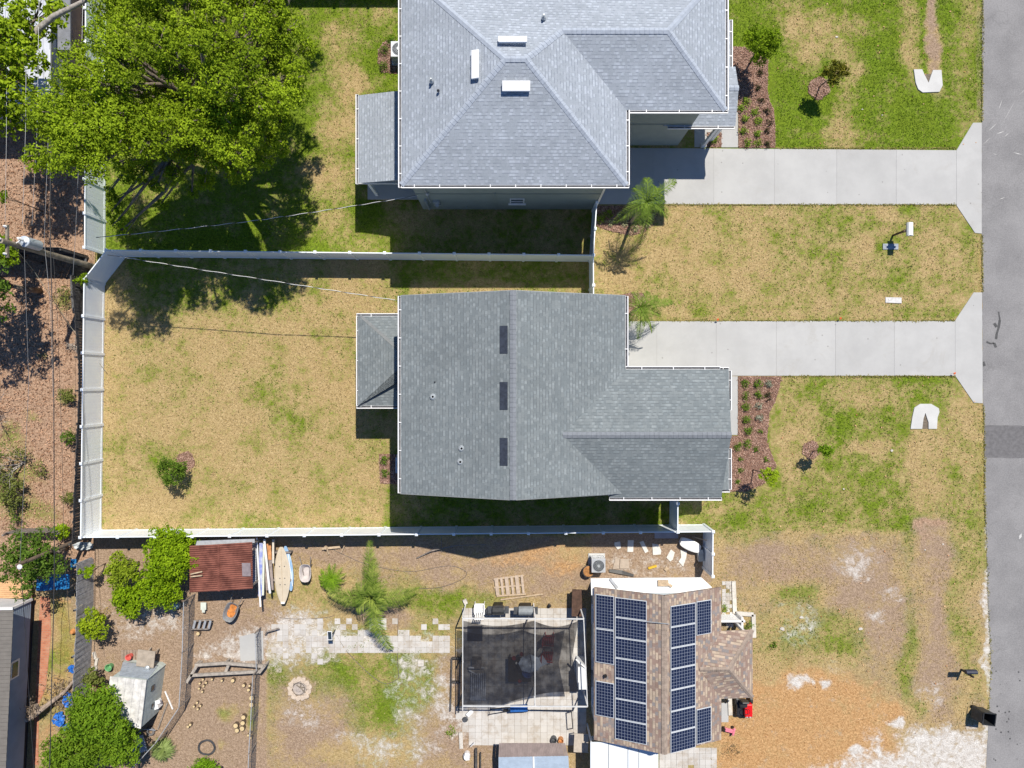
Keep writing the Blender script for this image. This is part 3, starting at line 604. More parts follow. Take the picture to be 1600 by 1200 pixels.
# ---- solar-panel house ----
bh = thing('house', 'single-storey house with weathered brown shingles and two banks of solar panels', 'house', P(960, 1040))
e2 = 2.6; XW, XE = 4.26, 10.88; XR = 7.62; zr = 4.0; Yn = P(0, 918, e2).y; Ys = P(0, 1156, e2).y
roofmesh(bh, [[(XW, Yn, e2), (XR, Yn, zr), (XR, Ys, zr), (XW, Ys, e2)], [(XR, Yn, zr), (XE, Yn, e2), (XE, Ys, e2), (XR, Ys, zr)]], sh_b)
caps(bh, [((XR, Ys, zr), (XR, Yn, zr))], cap_b, w=.15)
pwall = mat('pale_blue_wall', (.45, .5, .54), .8, .08, 2)
MB().bx(4.42, 10.5, Ys + .35, Yn - .35, 0, e2 - .03).add([(4.42, Yn - .35, e2 - .03), (10.5, Yn - .35, e2 - .03), (XR, Yn - .35, zr - .2)], [(0, 1, 2)]).add([(4.42, Ys + .35, e2 - .03), (10.5, Ys + .35, e2 - .03), (XR, Ys + .35, zr - .2)], [(0, 2, 1)]).build('wall', pwall, bh)
for y in (-12.5, -15, -17): window(bh, (4.42, y, 1.5), .9, 1.0, 'y', -1)
# east porch gable/hip
xa = P(1176, 0, 2.45).x; ya, yb = P(0, 984, 2.45).y, P(0, 1090, 2.45).y; ym = (ya + yb) / 2; zh = 3.15
xr0 = XR + (zr - zh) / ((zr - e2) / (XE - XR)); xr1 = xa - 1.45
roofmesh(bh, [[(xa, ya, 2.45), (XE - .0, ya, 2.6), (xr0, ym, zh + .02), (xr1, ym, zh)], [(xa, yb, 2.45), (xr1, ym, zh), (xr0, ym, zh + .02), (XE, yb, 2.6)], [(xa, ya, 2.45), (xr1, ym, zh), (xa, yb, 2.45)]], sh_b, 'porch_roof', .1)
caps(bh, [((xr0, ym, zh + .03), (xr1, ym, zh)), ((xa, ya, 2.46), (xr1, ym, zh)), ((xa, yb, 2.46), (xr1, ym, zh))], cap_b, w=.12)
for y in (ya - .3, yb + .3): MB().box((xa - .25, y, 1.2), (.12, .12, 2.4)).build('porch_post', trimw, bh)
mb = MB().box(P(1140, 971, 1) - Vector((0, 0, .5)), (1.7, .1, 1.0)).box(P(1160, 976, 1) - Vector((0, 0, .5)), (.1, .8, 1.0)).box(P(1125, 976, 1) - Vector((0, 0, .5)), (.1, .7, 1.0)); mb.build('porch_wall', trimw, bh)
# solar panels
t = NT('solar_cells'); uv = t.n("ShaderNodeUVMap").outputs[0]; b_ = t.n("ShaderNodeTexBrick"); b_.offset = 0; b_.squash = 1
t.put(b_.inputs["Vector"], uv); t.put(b_.inputs["Color1"], (.008, .013, .04)); t.put(b_.inputs["Color2"], (.012, .019, .055)); t.put(b_.inputs["Mortar"], (.26, .29, .36))
t.put(b_.inputs["Scale"], 1); t.put(b_.inputs["Mortar Size"], .0075); t.put(b_.inputs["Mortar Smooth"], .2); t.put(b_.inputs["Brick Width"], .158); t.put(b_.inputs["Row Height"], .158)
t.col(b_.outputs[0]); t.b.inputs["Roughness"].default_value = .25; cells = t.m
pframe = mat('silver_panel_frame', (.6, .63, .67), .4, .05, 4)
def spanel(side, u0, u1, y0, y1):
    """u distance from ridge (horizontal), side -1 west +1 east"""
    sl_ = (zr - e2) / ((XR - XW) if side < 0 else (XE - XR))
    def pt(u, y, dz): return Vector((XR + side * u, y, zr - u * sl_ + dz))
    mb = MB(); a = [pt(u0, y0, .1), pt(u1, y0, .1), pt(u1, y1, .1), pt(u0, y1, .1)]; bb = [v - Vector((0, 0, .05)) for v in a]
    fo = mb.add(a + bb, [(0, 1, 2, 3), (7, 6, 5, 4), (0, 4, 5, 1), (1, 5, 6, 2), (2, 6, 7, 3), (3, 7, 4, 0)]).build('solar_panel', pframe, bh)
    i = .028; mb = MB(); a = [pt(u0 + i, y0 - i, .106), pt(u1 - i, y0 - i, .106), pt(u1 - i, y1 + i, .106), pt(u0 + i, y1 + i, .106)]
    if side > 0: a = a[::-1]
    me_o = mb.add(a, [(0, 1, 2, 3)]).build('cells', cells, fo)
    ul = me_o.data.uv_layers.new(name="UVMap"); L1 = abs(u1 - u0) * math.sqrt(1 + sl_ ** 2) - 2 * i; L2 = abs(y1 - y0) - 2 * i
    n1 = max(1, round(L1 / .158)); n2 = max(1, round(L2 / .158))
    cs = [(0, 0), (n1 * .158, 0), (n1 * .158, n2 * .158), (0, n2 * .158)]
    if side > 0: cs = cs[::-1]
    for li, c_ in enumerate(cs): ul.data[li].uv = c_
def uw(px, side):
    # solve horizontal distance u so that roof point projects to px
    sl_ = (zr - e2) / ((XR - XW) if side < 0 else (XE - XR)); lo, hi = 0, 4
    for _ in range(30):
        m_ = (lo + hi) / 2; x = XR + side * m_; z = zr - m_ * sl_ + .1; p_ = 800 + x * F / (H - z)
        if (p_ > px) == (side < 0): lo = m_
        else: hi = m_
    return lo
uA = (uw(959.5, -1), uw(930.5, -1)); uB = (uw(1010.5, -1), uw(961, -1)); uC = (uw(1048, 1), uw(1087, 1)); uD = (uw(1088.5, 1), uw(1111.5, 1))
def yy(py, h): return P(0, py, h).y
ys = [yy(py, 3.1) for py in (932.5, 963.5, 995.2, 1027, 1058.6, 1090.4, 1122.2, 1154)]
for i in range(7): spanel(-1, *uB, ys[i] - .012, ys[i + 1] + .012)
for a, b in ((929, 981.6), (982.6, 1035), (1064.5, 1118)): spanel(-1, *uA, yy(a, 2.8), yy(b, 2.8))
ys = [yy(py, 3.55) for py in (943, 975.5, 1008, 1040.6, 1073, 1106, 1138.5, 1171)]
for i in range(7): spanel(1, *uC, ys[i] - .012, ys[i + 1] + .012)
for a, b in ((937.5, 990), (1105, 1159)): spanel(1, *uD, yy(a, 3.05), yy(b, 3.05))
pipe(bh, 947, 1059, 3.0, .04, .2, blackm)
MB().bar(P(1010, 971, 3.9), P(1046, 975, 4.12), .03).build('conduit', steel, bh)
# white flat lean-to roof on the north side
lw = thing('lean_to', 'white flat lean-to roof between the solar-panel house and the white fence', 'lean-to', P(1010, 880))
pts = [P(x, y, 2.35) for x, y in ((923, 904), (1096, 902.5), (1112, 917), (1112, 927), (1041, 935), (924, 930))]
MB().prism([(p.x, p.y) for p in pts], 2.28, 2.36).build('roof', mat('bright_white_roof', (.86, .86, .86), .5, .03, 1), lw)
for px, py in ((925, 906), (1093, 905), (1010, 905)): q = P(px, py, 2.3); MB().box((q.x + (.3 if q.x < 6 else -.4), q.y - 1.25, 1.14), (.1, .1, 2.28)).build('post', trimw, lw)
MB().bar(P(953, 904, 2.4), P(965, 919, 2.42), .14, .06).build('conduit', lgrey, lw)
MB().box(P(1036, 911, 2.42), (.55, .3, .1)).box(P(1046, 914, 2.42), (.3, .12, .12), -.5).build('roof_hatch', tanwood, lw)
# south carport
cp = thing('carport', 'pale blue-white metal carport roof attached below the solar-panel house', 'carport', P(965, 1190))
z = 2.3; y0, y1 = P(0, 1159, z).y, P(0, 1262, z).y; x0, x1 = P(922, 0, z).x, P(1030, 0, z).x
seg = [922, 951, 981, 998, 1029]; mb = MB()
for a, b in zip(seg, seg[1:]):
    xa_, xb_ = P(a, 0, z).x, P(b, 0, z).x; mb.bx(xa_ + .01, xb_ - .02, y1, y0, z, z + .05); mb.bx(xb_ - .03, xb_ - .015, y1, y0, z - .03, z)
mb.build('roof', mat('pale_blue_white_metal', (.72, .76, .82), .45, .03, 2), cp)
for x in (x0 + .1, x1 - .1):
    for y in (y0 - .2, y1 + .2): MB().box((x, y, z / 2), (.08, .08, z)).build('post', trimw, cp)
# ---------------- white vinyl fences ----------------
FH = 1.83
def vinyl(label, a, b, n, start=True, end=True, hgt=FH):
    """a,b ground pixels of the run"""
    A, B = P(*a), P(*b); th = thing('vinyl_fence', label, 'fence', (A + B) / 2, 'white vinyl privacy fence runs')
    d_ = (B - A); L_ = d_.length; u = d_ / L_; rz = math.atan2(u.y, u.x)
    for i in range(n + 1):
        if (i == 0 and not start) or (i == n and not end): continue
        p = A + d_ * i / n
        mb = MB().box((p.x, p.y, (hgt + .06) / 2), (.127, .127, hgt + .06), rz)
        M = Matrix.Rotation(rz + math.pi / 4, 3, 'Z')
        mb.lathe((p.x, p.y, hgt + .06), [(.11, 0), (.11, .02), (.02, .06)], 4, M)
        mb.build('post', white, th)
    for i in range(n):
        p = A + d_ * i / n + u * .066; q = A + d_ * (i + 1) / n - u * .066; m = (p + q) / 2; l = (q - p).length
        mb = MB(); nb = 12
        for k in range(nb): mb.box(m + u * ((k + .5) / nb - .5) * l + Vector((0, 0, hgt / 2)), (l / nb - .006, .024 + .003 * (k % 2), hgt - .15), rz)
        mb.box(m + Vector((0, 0, hgt / 2)), (l, .014, hgt - .2), rz)
        mb.box(m + Vector((0, 0, hgt - .04)), (l, .052, .1), rz); mb.box(m + Vector((0, 0, .09)), (l, .05, .14), rz)
        mb.build('panel', white, th)
vinyl('long white vinyl fence down the rear west edge of the tan lawn', (163.5, 444), (158.5, 828), 7)
vinyl('short angled white vinyl fence section cutting the corner beside the utility pole', (163.5, 444), (197, 401), 1, False, False)
vinyl('long white vinyl fence between the two houses and their back lawns', (197, 401), (921, 408.5), 14)
vinyl('white vinyl fence beneath the oak on the west edge of the upper back lawn', (164.5, 397), (166, -60), 9)
vinyl('long white vinyl fence along the bottom edge of the tan lawn', (158.5, 828), (1046.5, 820), 16, False)
vinyl('white vinyl fence return running up to the lower house wing', (1046.5, 820), (1047, 735), 2, False)
vinyl('white vinyl fence return running down to the lower house gable', (921, 408.5), (921.5, 498), 2, False)
vinyl('white vinyl gate fence between the corner post and the upper house', (921, 408.5), (926, 330), 2, False)
vinyl('short white vinyl fence beyond the lower wing at the side yard corner', (1046.5, 820), (1099, 819.5), 1, False)
vinyl('white vinyl fence running from the side yard corner down to the lean-to roof', (1099, 819.5), (1098.5, 886), 2, False)

vinyl('white vinyl fence just beyond the top edge, shading the upper lawn', (166, -18), (640, -18), 9, False)
# ---------------- old wooden fences ----------------
def woodfence(label, pts, hgt, m, lean=0, bw=.14, gap=.02, name='wooden_fence', cat='fence', solid=False):
    q = [P(*p) for p in pts]; c = sum(q, Vector()) / len(q); th = thing(name, label, cat, c)
    mb = MB(); rails = MB(); posts = MB()
    for A, B in zip(q, q[1:]):
        d_ = B - A; L_ = d_.length; u = d_ / L_; nrm = Vector((-u.y, u.x, 0)); n = max(1, int(L_ / (bw + gap)))
        for i in range(n):
            p = A + d_ * (i + .5) / n; hh = hgt + rng.uniform(-.03, .03); ln = lean * hgt + rng.uniform(-.02, .02)
            mb.bar(p + Vector((0, 0, .02)), p + nrm * ln + Vector((0, 0, hh)), bw, .02) if False else mb.add(
                [p - u * bw / 2 + Vector((0, 0, .02)), p + u * bw / 2 + Vector((0, 0, .02)), p + u * bw / 2 + nrm * ln + Vector((0, 0, hh)), p - u * bw / 2 + nrm * ln + Vector((0, 0, hh)),
                 p - u * bw / 2 + nrm * .02 + Vector((0, 0, .02)), p + u * bw / 2 + nrm * .02 + Vector((0, 0, .02)), p + u * bw / 2 + nrm * (ln + .02) + Vector((0, 0, hh)), p - u * bw / 2 + nrm * (ln + .02) + Vector((0, 0, hh))],
                [(0, 1, 2, 3), (7, 6, 5, 4), (0, 4, 5, 1), (1, 5, 6, 2), (2, 6, 7, 3), (3, 7, 4, 0)])
        for z in (.3, hgt * .55, hgt - .2):
            rails.bar(A - nrm * .03 + nrm * lean * z + Vector((0, 0, z)), B - nrm * .03 + nrm * lean * z + Vector((0, 0, z)), .05, .09)
        k = max(1, int(L_ / 2.4))
        for i in range(k + 1):
            p = A + d_ * i / k - nrm * .1; MB().bar(p, p + nrm * lean * hgt + Vector((0, 0, hgt + .05)), .09).build('post', m, th)
    mb.build('pickets', m, th); rails.build('rails', m, th)
    return th
woodfence('dark weathered picket fence leaning close behind the white fence', [(143, 418), (147, 470), (154, 560), (155, 610), (151, 700), (147, 790), (145, 838)], 1.9, darkwood, .02, gap=.012)
woodfence('dark board fence running west below the utility pole', [(-60, 398), (40, 397), (138, 400)], 2.3, darkwood, gap=.002)
woodfence('grey board fence between the siding house and the chicken yard', [(146, 872), (146, 940), (143, 1010), (139, 1080), (133, 1180), (128, 1290)], 1.5, mat('silvered_boards', (.34, .345, .37), .85, .25, 5, bump=.01), 0, gap=.004)
woodfence('low board fence west of the dark fence by the green bush', [(30, 826), (112, 824)], 1.2, oldwood)
# black weed barrier roll behind the corner
mb = MB()
pts = [(112, 404), (110, 430), (111, 460), (114, 490)]
for (a, b), (c_, d_) in zip(pts, pts[1:]):
    for j in range(3):
        xa = a + j * 8; xb = c_ + j * 8
        mb.add([P(xa, b, .25 + .05 * ((j + b) % 2)), P(xa + 8, b, .3), P(xb + 8, d_, .26), P(xb, d_, .3)], [(0, 1, 2, 3)])
o_ = mb.build('ground_cloth', mat('faded_black_fabric', (.09, .09, .095), .7, .35, 4, bump=.02), solid=.04); tag(o_, 'faded black fabric sheet sagging behind the angled white fence', 'fabric sheet')

# ---------------- utility poles and wires ----------------
cable = mat('black_cable', (.035, .035, .04), .5, .2, 4); alum = mat('bare_aluminium_wire', (.3, .31, .33), .35, .1, 4, metal=.5)
polew = mat('weathered_pole_wood', (.27, .23, .18), .9, .3, 3, bump=.02)
up = thing('utility_pole', 'tall weathered wooden utility pole with grey transformer behind the white fence corner', 'utility pole', P(150, 418))
b0 = P(150, 418); b1 = Vector((b0.x + .05, b0.y, 7.15))
MB().tube([b0, (b0 + b1) / 2, b1], [.17, .15, .12], 14).build('pole', polew, up)
tc = P(44, 379, 5.75); tc2 = P(61, 384, 5.0)
trn = MB().lathe(tc2, [(.22, 0), (.25, .04), (.25, .95), (.27, .97), (.26, 1.03), (.1, 1.1), (.05, 1.1)], 20).build('transformer', mat('transformer_grey', (.5, .55, .62), .35, .08, 3, metal=.1), up, smooth=False)
MB().lathe(tc2 + Vector((-.1, .1, 1.08)), [(.05, 0), (.07, .06), (.04, .1), (.07, .14), (.03, .24)], 10).lathe(tc2 + Vector((.12, -.05, 1.06)), [(.04, 0), (.06, .05), (.03, .1), (.02, .18)], 10).build('bushing', trimw, trn)
MB().bar(b0 + Vector((-.1, .0, 5.3)), tc2 + Vector((.1, 0, .4)), .08).bar(b0 + Vector((-.1, .0, 5.7)), tc2 + Vector((.1, 0, .8)), .08).build('bracket', steel, up)
MB().box((b1.x, b1.y + .05, 6.75), (.1, 1.5, .12)).build('crossarm', polew, up)
for dy in (-.6, 0.02, .65): MB().lathe((b1.x, b1.y + .05 + dy, 6.81 + (.34 if abs(dy) < .1 else 0)), [(.03, 0), (.06, .05), (.035, .09), (.06, .13), (.02, .2)], 10).build('insulator', trimw, up)
MB().lathe((b1.x + .35, b1.y + .2, 6.2), [(.03, 0), (.05, .1), (.03, .35)], 8).bar((b1.x, b1.y, 6.3), (b1.x + .35, b1.y + .2, 6.35), .04).build('cutout', trimw, up)
p2 = thing('utility_pole', 'short leaning brown service pole over the dark green tree at the fence corner', 'utility pole', P(136, 838))
q0 = P(136, 838); q1 = P(26, 883.5, 5.2)
MB().tube([q0, (q0 + q1) / 2, q1], [.12, .1, .09], 12).build('pole', mat('brown_pole_wood', (.17, .125, .09), .9, .3, 3, bump=.02), p2)
MB().lathe(q1 + Vector((.2, -.05, 0)), [(.05, 0), (.12, .05), (.12, .1), (.05, .14)], 10).build('insulator', trimw, p2)
def wire(label, pts, r, m, sag=0, name='power_line', n=14, twist=False):
    """pts list of (px,py,h)"""
    q = [P(*p) for p in pts]; path = []
    for i, (A, B) in enumerate(zip(q, q[1:])):
        for k in range(n + (i == len(q) - 2)):
            f = k / n; v = A.lerp(B, f); v.z -= sag * 4 * f * (1 - f); path.append(v)
    if twist:
        th = thing(name, label, 'power line', (q[0].x, q[0].y, 0)); fine = []
        for A, B in zip(path, path[1:]):
            L_ = (B - A).length; k = max(1, int(L_ / .06)); fine += [A.lerp(B, j / k) for j in range(k)]
        d_ = (path[-1] - path[0]).normalized(); sx = d_.cross(Vector((0, 0, 1))).normalized(); sy = sx.cross(d_)
        for ph, mm, nm, rr in ((0, cable, 'black_strand', .02), (math.pi, mat('bright_strand', (.8, .8, .8), .4, .05, 3), 'bare_strand', .018)):
            MB().tube([v + (sx * math.cos(i * .3 + ph) + sy * math.sin(i * .3 + ph)) * .014 for i, v in enumerate(fine)], rr * .62, 5).build(nm, mm, th)
        return th
    o_ = MB().tube(path, r, 5).build(name, m); return tag(o_, label, 'power line')
wire('twisted black and white service cable from the utility pole to the upper house', [(150, 371, 4.4), (400, 344.5, 3.2), (655, 305, 4.2)], .02, cable, .1, 'service_cable', twist=True)
wire('twisted black and white service cable from the utility pole to the lower house eave', [(168, 398, 5.2), (420, 438, 4.2), (650, 474, 3.0)], .02, cable, .05, 'service_cable', twist=True)
wire('heavy black overhead cable running down the left side past the service pole', [(83, -60, 6.2), (78, 340, 5.6), (84, 600, 5.4), (85, 897, 5.2), (76, 1260, 5.6)], .022, cable)
wire('thin overhead wire left of the heavy cable, ending near the service pole insulator', [(38, 390, 6), (45, 600, 5.5), (31, 883, 5.3)], .0085, alum)
wire('thin grey wire from the service pole down over the siding house', [(31, 884, 5.3), (36, 935, 4.5), (45, 1080, 3.6), (54, 1220, 3.5)], .013, cable)
wire('overhead wire at the far left edge of the strip under the small oak', [(11, -60, 6.8), (10, 220, 6.8), (8, 345, 6.8)], .0085, alum)
wire('overhead wire ending at the left crossarm insulator', [(42, -60, 6.8), (40, 200, 6.8), (35, 350, 6.8)], .0085, alum)
wire('overhead wire running just left of the transformer', [(62, -60, 6.8), (58, 200, 6.7), (50, 352, 6.6)], .008, alum)
wire('overhead wire with hanging clamp just right of the transformer', [(80, -60, 5.8), (76, 200, 5.8), (69, 375, 5.6), (79, 480, 5.5), (83, 620, 5.3)], .0085, alum)
wire('overhead wire passing above the pole close to the white fence', [(131, -60, 5), (124, 230, 4.7), (118, 365, 4.5), (114, 430, 4.4)], .008, alum)
wire('thin wire over the leaf litter right of the heavy black cable', [(82, 380, 5), (90, 500, 4.8), (97, 700, 4.7), (100, 860, 4.6), (110, 1000, 4.6)], .009, cable)
wire('guy wire slanting down from the utility pole across the shaded strip', [(6, 366, 6.6), (54, 425, 3.0), (110, 510, 1.0), (165, 580, .3)], .014, mat('yellow_guy', (.3, .28, .22), .6, .2, 3), name='guy_wire')

# ---------------- foliage ----------------
def leafmesh(name, C, N, size, m, parent=None, asp=.55, jit=.5):
    """C centres, N normals (k,3); rhombic leaves"""
    k = len(C); N = N / np.linalg.norm(N, axis=1, keepdims=True)
    a = nr.normal(size=(k, 3)); U = np.cross(N, a); U /= np.linalg.norm(U, axis=1, keepdims=True); V = np.cross(N, U)
    s_ = size * (1 - jit / 2 + jit * nr.random((k, 1)))
    q = np.stack([C - U * s_, C - V * s_ * asp + N * s_ * .15, C + U * s_, C + V * s_ * asp + N * s_ * .15], 1).reshape(-1, 3)
    if parent is not None:
        r = parent
        while r not in ORG: r = r.parent
        org = np.array(ORG[r])
    else: org = np.array([C[:, 0].mean(), C[:, 1].mean(), 0])
    me_ = bpy.data.meshes.new(name); me_.vertices.add(4 * k); me_.vertices.foreach_set("co", (q - org).astype(np.float32).ravel())
    me_.loops.add(4 * k); me_.loops.foreach_set("vertex_index", np.arange(4 * k, dtype=np.int32))
    me_.polygons.add(k); me_.polygons.foreach_set("loop_start", np.arange(0, 4 * k, 4, dtype=np.int32)); me_.polygons.foreach_set("loop_total", np.full(k, 4, np.int32))
    me_.update(); me_.materials.append(m)
    o_ = bpy.data.objects.new(name, me_); COL.objects.link(o_)
    if parent is not None: o_.parent = parent
    else: o_.location = org; ORG[o_] = Vector(org)
    return o_
def clump_pts(c, r, n, flat=.75, shell=.55, twig=10):
    """leafy clump: leaves gathered on sub-clusters for an uneven outline"""
    k = max(3, n // twig); dirs = nr.normal(size=(k, 3)); dirs /= np.linalg.norm(dirs, axis=1, keepdims=True)
    rad = r * (shell + (1.1 - shell) * nr.random((k, 1)) ** .6); cc = np.array(c) + dirs * rad * np.array([1, 1, flat])
    idx_ = nr.integers(0, k, n); off = nr.normal(size=(n, 3)) * r * .10 + nr.normal(size=(n, 3)) * .05
    Cc = cc[idx_] + off; Nn = dirs[idx_] * .8 + nr.normal(size=(n, 3)) * .75 + np.array([0, 0, .5])
    return Cc, Nn
def tree(name, label, cat, base, clumps, lm, size, dens, trunk_r=.2, group=None, fork=.45, bm=None, limb=True):
    """base world xyz; clumps list of (Vector, r)"""
    th = thing(name, label, cat, base, group); bm = bm or bark
    top = sum((c for c, r in clumps), Vector()) / len(clumps); b = Vector(base)
    fk = b.lerp(top, fork); fk.x += rng.uniform(-.1, .1)
    MB().tube([b, b.lerp(fk, .5) + Vector((rng.uniform(-.08, .08), rng.uniform(-.08, .08), 0)) * trunk_r * 5, fk], [trunk_r * 1.25, trunk_r, trunk_r * .8], 9).build('trunk', bm, th, smooth=True)
    mb = MB()
    for c, r in clumps:
        mid = fk.lerp(c, .5) + Vector((rng.uniform(-1, 1), rng.uniform(-1, 1), rng.uniform(-.3, .6))) * (c - fk).length * .12
        mb.tube([fk - Vector((0, 0, .03)), mid, c], [trunk_r * .45, trunk_r * .28, trunk_r * .1], 6)
        for _ in range(4 if r > .5 else 2):
            e_ = c + Vector((rng.uniform(-1, 1), rng.uniform(-1, 1), rng.uniform(-.4, .8))) * r * .85
            mb.tube([mid.lerp(c, rng.uniform(.3, 1)), e_], [trunk_r * .12, trunk_r * .04], 4)
    mb.build('branches', bm, th, smooth=True)
    Cs, Ns = [], []
    for c, r in clumps:
        n = int(dens * r * r); a_, b_ = clump_pts(c, r, max(20, n), *((.6, .5, 14) if name == 'oak_tree' else ())); Cs.append(a_); Ns.append(b_)
    Cs = np.concatenate(Cs); Ns = np.concatenate(Ns); Cs[:, 2] = np.maximum(Cs[:, 2], .05)
    leafmesh('crown', Cs, Ns, size, lm, th); return th
oak = leafmat('oak_leaves', (.08, .14, .006), (.43, .58, .03), .28, .5)
oak_b = leafmat('bright_leaves', (.12, .21, .008), (.33, .47, .025), .35, 1.5)
dk = leafmat('deep_green_leaves', (.05, .105, .012), (.16, .26, .035), .25, 1.5)
olive = leafmat('olive_leaves', (.11, .14, .03), (.25, .28, .07), .25, 1.5)
# big oak
cl = []
for px, py, h, r in [(px, py, (min(9.4, h + 3.2) if (py >= 160 and h > 5 and px < 400) else h * 1.1 + .7 * math.sin(px * 1.7 + py)), r) for px, py, h, r in [(120, 95, 7.5, 1.0), (165, 60, 8.3, 1.1), (215, 35, 8.8, 1.1), (190, 100, 8.8, 1.15), (150, 130, 8.0, 1.0), (105, 130, 7.2, .9), (120, 165, 7.2, .9), (160, 180, 7.5, .8), (190, 160, 7.6, .8), (245, 70, 9.2, 1.0),
    (290, 40, 9.0, .9), (335, 25, 8.8, 1.0), (310, 85, 8.7, .9), (265, 110, 8.2, .6), (235, 150, 7.2, .6), (300, 135, 9.3, .9), (345, 125, 9.5, 1.1), (385, 95, 9.0, .95), (320, 175, 9.3, 1.05), (370, 170, 9.2, 1.0), (410, 140, 8.6, .9),
    (340, 215, 8.6, .9), (300, 205, 8.0, .7), (395, 205, 8.0, .8), (440, 150, 7.4, .9), (460, 110, 7.0, .8), (435, 70, 7.5, .9), (395, 40, 8.0, .9), (455, 40, 6.9, .8), (480, 75, 6.2, .6), (425, 15, 7.0, .9), (470, 150, 6.4, .6),
    (380, 0, 7.6, .9), (300, -20, 8.6, 1.2), (230, -20, 8.6, 1.2), (170, 5, 8.2, 1.1), (150, -60, 8, 1.3), (260, -80, 8.4, 1.5), (350, -70, 8, 1.4), (430, -50, 6.8, 1.1),
    (130, 205, 6.2, .8), (100, 215, 5.8, .6), (155, 235, 5.6, .7), (190, 215, 5.2, .8), (225, 195, 5.0, .9), (260, 175, 5.5, .9), (215, 240, 4.6, .7), (255, 230, 4.6, .8), (290, 245, 4.8, .7), (330, 255, 5.0, .6), (135, 255, 5.6, .5),
    (375, 240, 6.0, .7), (415, 215, 6.0, .7), (440, 190, 5.6, .7), (270, 140, 5.5, .9), (240, 110, 6.2, .8), (420, 100, 6.0, .8), (165, 235, 4.4, .6), (200, 275, 3.6, .5), (245, 290, 3.2, .5), (175, 330, 3.2, .45), (190, 360, 2.8, .35), (170, 300, 3.6, .4), (300, 300, 3, .35),
    (400, 170, 6, .8), (350, 70, 7.4, .8), (285, 70, 7, .8), (185, 345, 3.0, .5), (230, 225, 9, .8), (180, 215, 9.4, .7), (350, 235, 9.2, .6), (158, 189, 5.8, .9), (224, 189, 5.9, .9), (328, 175, 6, .9), (100, 200, 6, .8), (119, 241, 6, .6), (270, 275, 3.8, .7), (320, 285, 3.6, .6), (220, 265, 4.2, .8), (370, 270, 4.2, .7), (410, 250, 4.6, .7), (440, 230, 4.6, .6), (190, 255, 4.4, .7), (340, 250, 4.8, .7), (300, 225, 4.9, .9), (250, 320, 2.6, .45), (180, 315, 2.9, .5)]]:
    cl.append((P(px, py, h), r * .76))
for sx_, sy_, h, r in [(200, 455, 10, .9), (232, 478, 10, .9), (262, 465, 9.8, .9), (218, 508, 10.3, .7), (252, 512, 10, .6), (275, 438, 9.6, .8), (305, 445, 9.4, .6), (335, 432, 9.2, .7), (372, 440, 9.3, .6), (408, 436, 9, .6), (375, 462, 9.4, .4), (185, 500, 10, .5), (190, 425, 9.4, .8), (240, 425, 9.4, .8), (490, 95, 7.2, .5), (470, 300, 6.4, .5), (455, 325, 6, .5), (440, 380, 6, .5)]:
    g_ = P(sx_, sy_); cl.append((Vector((g_.x + h * .2375, g_.y + h * .571, h)), r))
for k in range(34):
    c_, r_0 = cl[rng.randrange(40)]; a_ = rng.uniform(0, 6.28); cl.append((c_ + Vector((math.cos(a_) * (r_0 + .35), math.sin(a_) * (r_0 + .35), rng.uniform(.1, .9))), rng.uniform(.3, .5)))
tree('oak_tree', 'huge bright green oak tree overhanging the white fence in the upper back yard', 'tree', P(395, 235) + Vector((-1.5, 1.5, 0)), cl, oak, .062, 2700, .38, fork=.5)
cl = [(P(px, py, h), r) for px, py, h, r in [(15, 60, 7, .9), (40, 85, 6.8, .7), (10, 105, 6.8, .8), (50, 60, 6.5, .5), (5, 25, 7, .8), (35, 18, 7, .6), (20, 165, 6.5, .6), (45, 180, 6.2, .6), (15, 195, 6.2, .6), (70, 190, 6, .5), (-30, 60, 7, 1.2), (-30, 150, 7, 1.2), (85, 20, 6.2, .6), (65, 5, 6.2, .6), (75, 45, 6, .45), (30, 130, 6.4, .6), (5, 140, 6.6, .6), (60, 105, 6.2, .4), (25, 45, 6.8, .6)]]
tr = tree('oak_tree', 'oak tree over the pale metal roof in the upper left corner', 'tree', P(-60, 120), cl, oak, .1, 900, .3, fork=.6)
MB().tube([P(-30, 160, 4.5), P(10, 122, 5.6), P(45, 90, 6.2), P(60, 45, 6.6), P(85, 25, 6.9), P(125, 5, 7.2), P(170, -20, 7.4)], [.16, .14, .13, .15, .13, .1, .07], 9).build('limb', mat('pale_oak_bark', (.4, .36, .32), .9, .3, 6, bump=.02), tr, smooth=True)
# small front trees
def smalltree(px, py, hc, r, label, lm, name='young_tree', n=7, group=None, size=.06, dens=3200, lean=None, flat=1, bx_=None):
    k = (H - hc) / H; c = P(px, py, hc); base = Vector((c.x, c.y, 0)) if lean is None else P(*lean)
    cl = [(c, r * .62)]
    for i in range(n):
        a_ = i * 2.4; cl.append((c + Vector((math.cos(a_) * r * .62, math.sin(a_) * r * .62 * flat, rng.uniform(-.5, .45) * r)), r * rng.uniform(.28, .45)))
    return tree(name, label, 'tree', base, cl, lm, size, dens, max(.025, r * .05), group, fork=.55)
smalltree(1190, 66, 2.3, .95, 'bright green young tree at the top of the upper mulch bed', oak_b, lean=(1172, 98))
smalltree(1306, 112, 2.0, .62, 'young tree with dark reddish green leaves beside a mulch ring on the upper front lawn', leafmat('bronze_leaves', (.07, .1, .012), (.3, .27, .03), .2, 3), lean=(1279, 137), flat=.7)
smalltree(1290, 703, 1.7, .42, 'small oval green tree leaning from a mulch ring on the lower front lawn', leafmat('glossy_green', (.07, .16, .008), (.24, .38, .02), .25, 3), lean=(1270, 705), n=6, flat=.45)
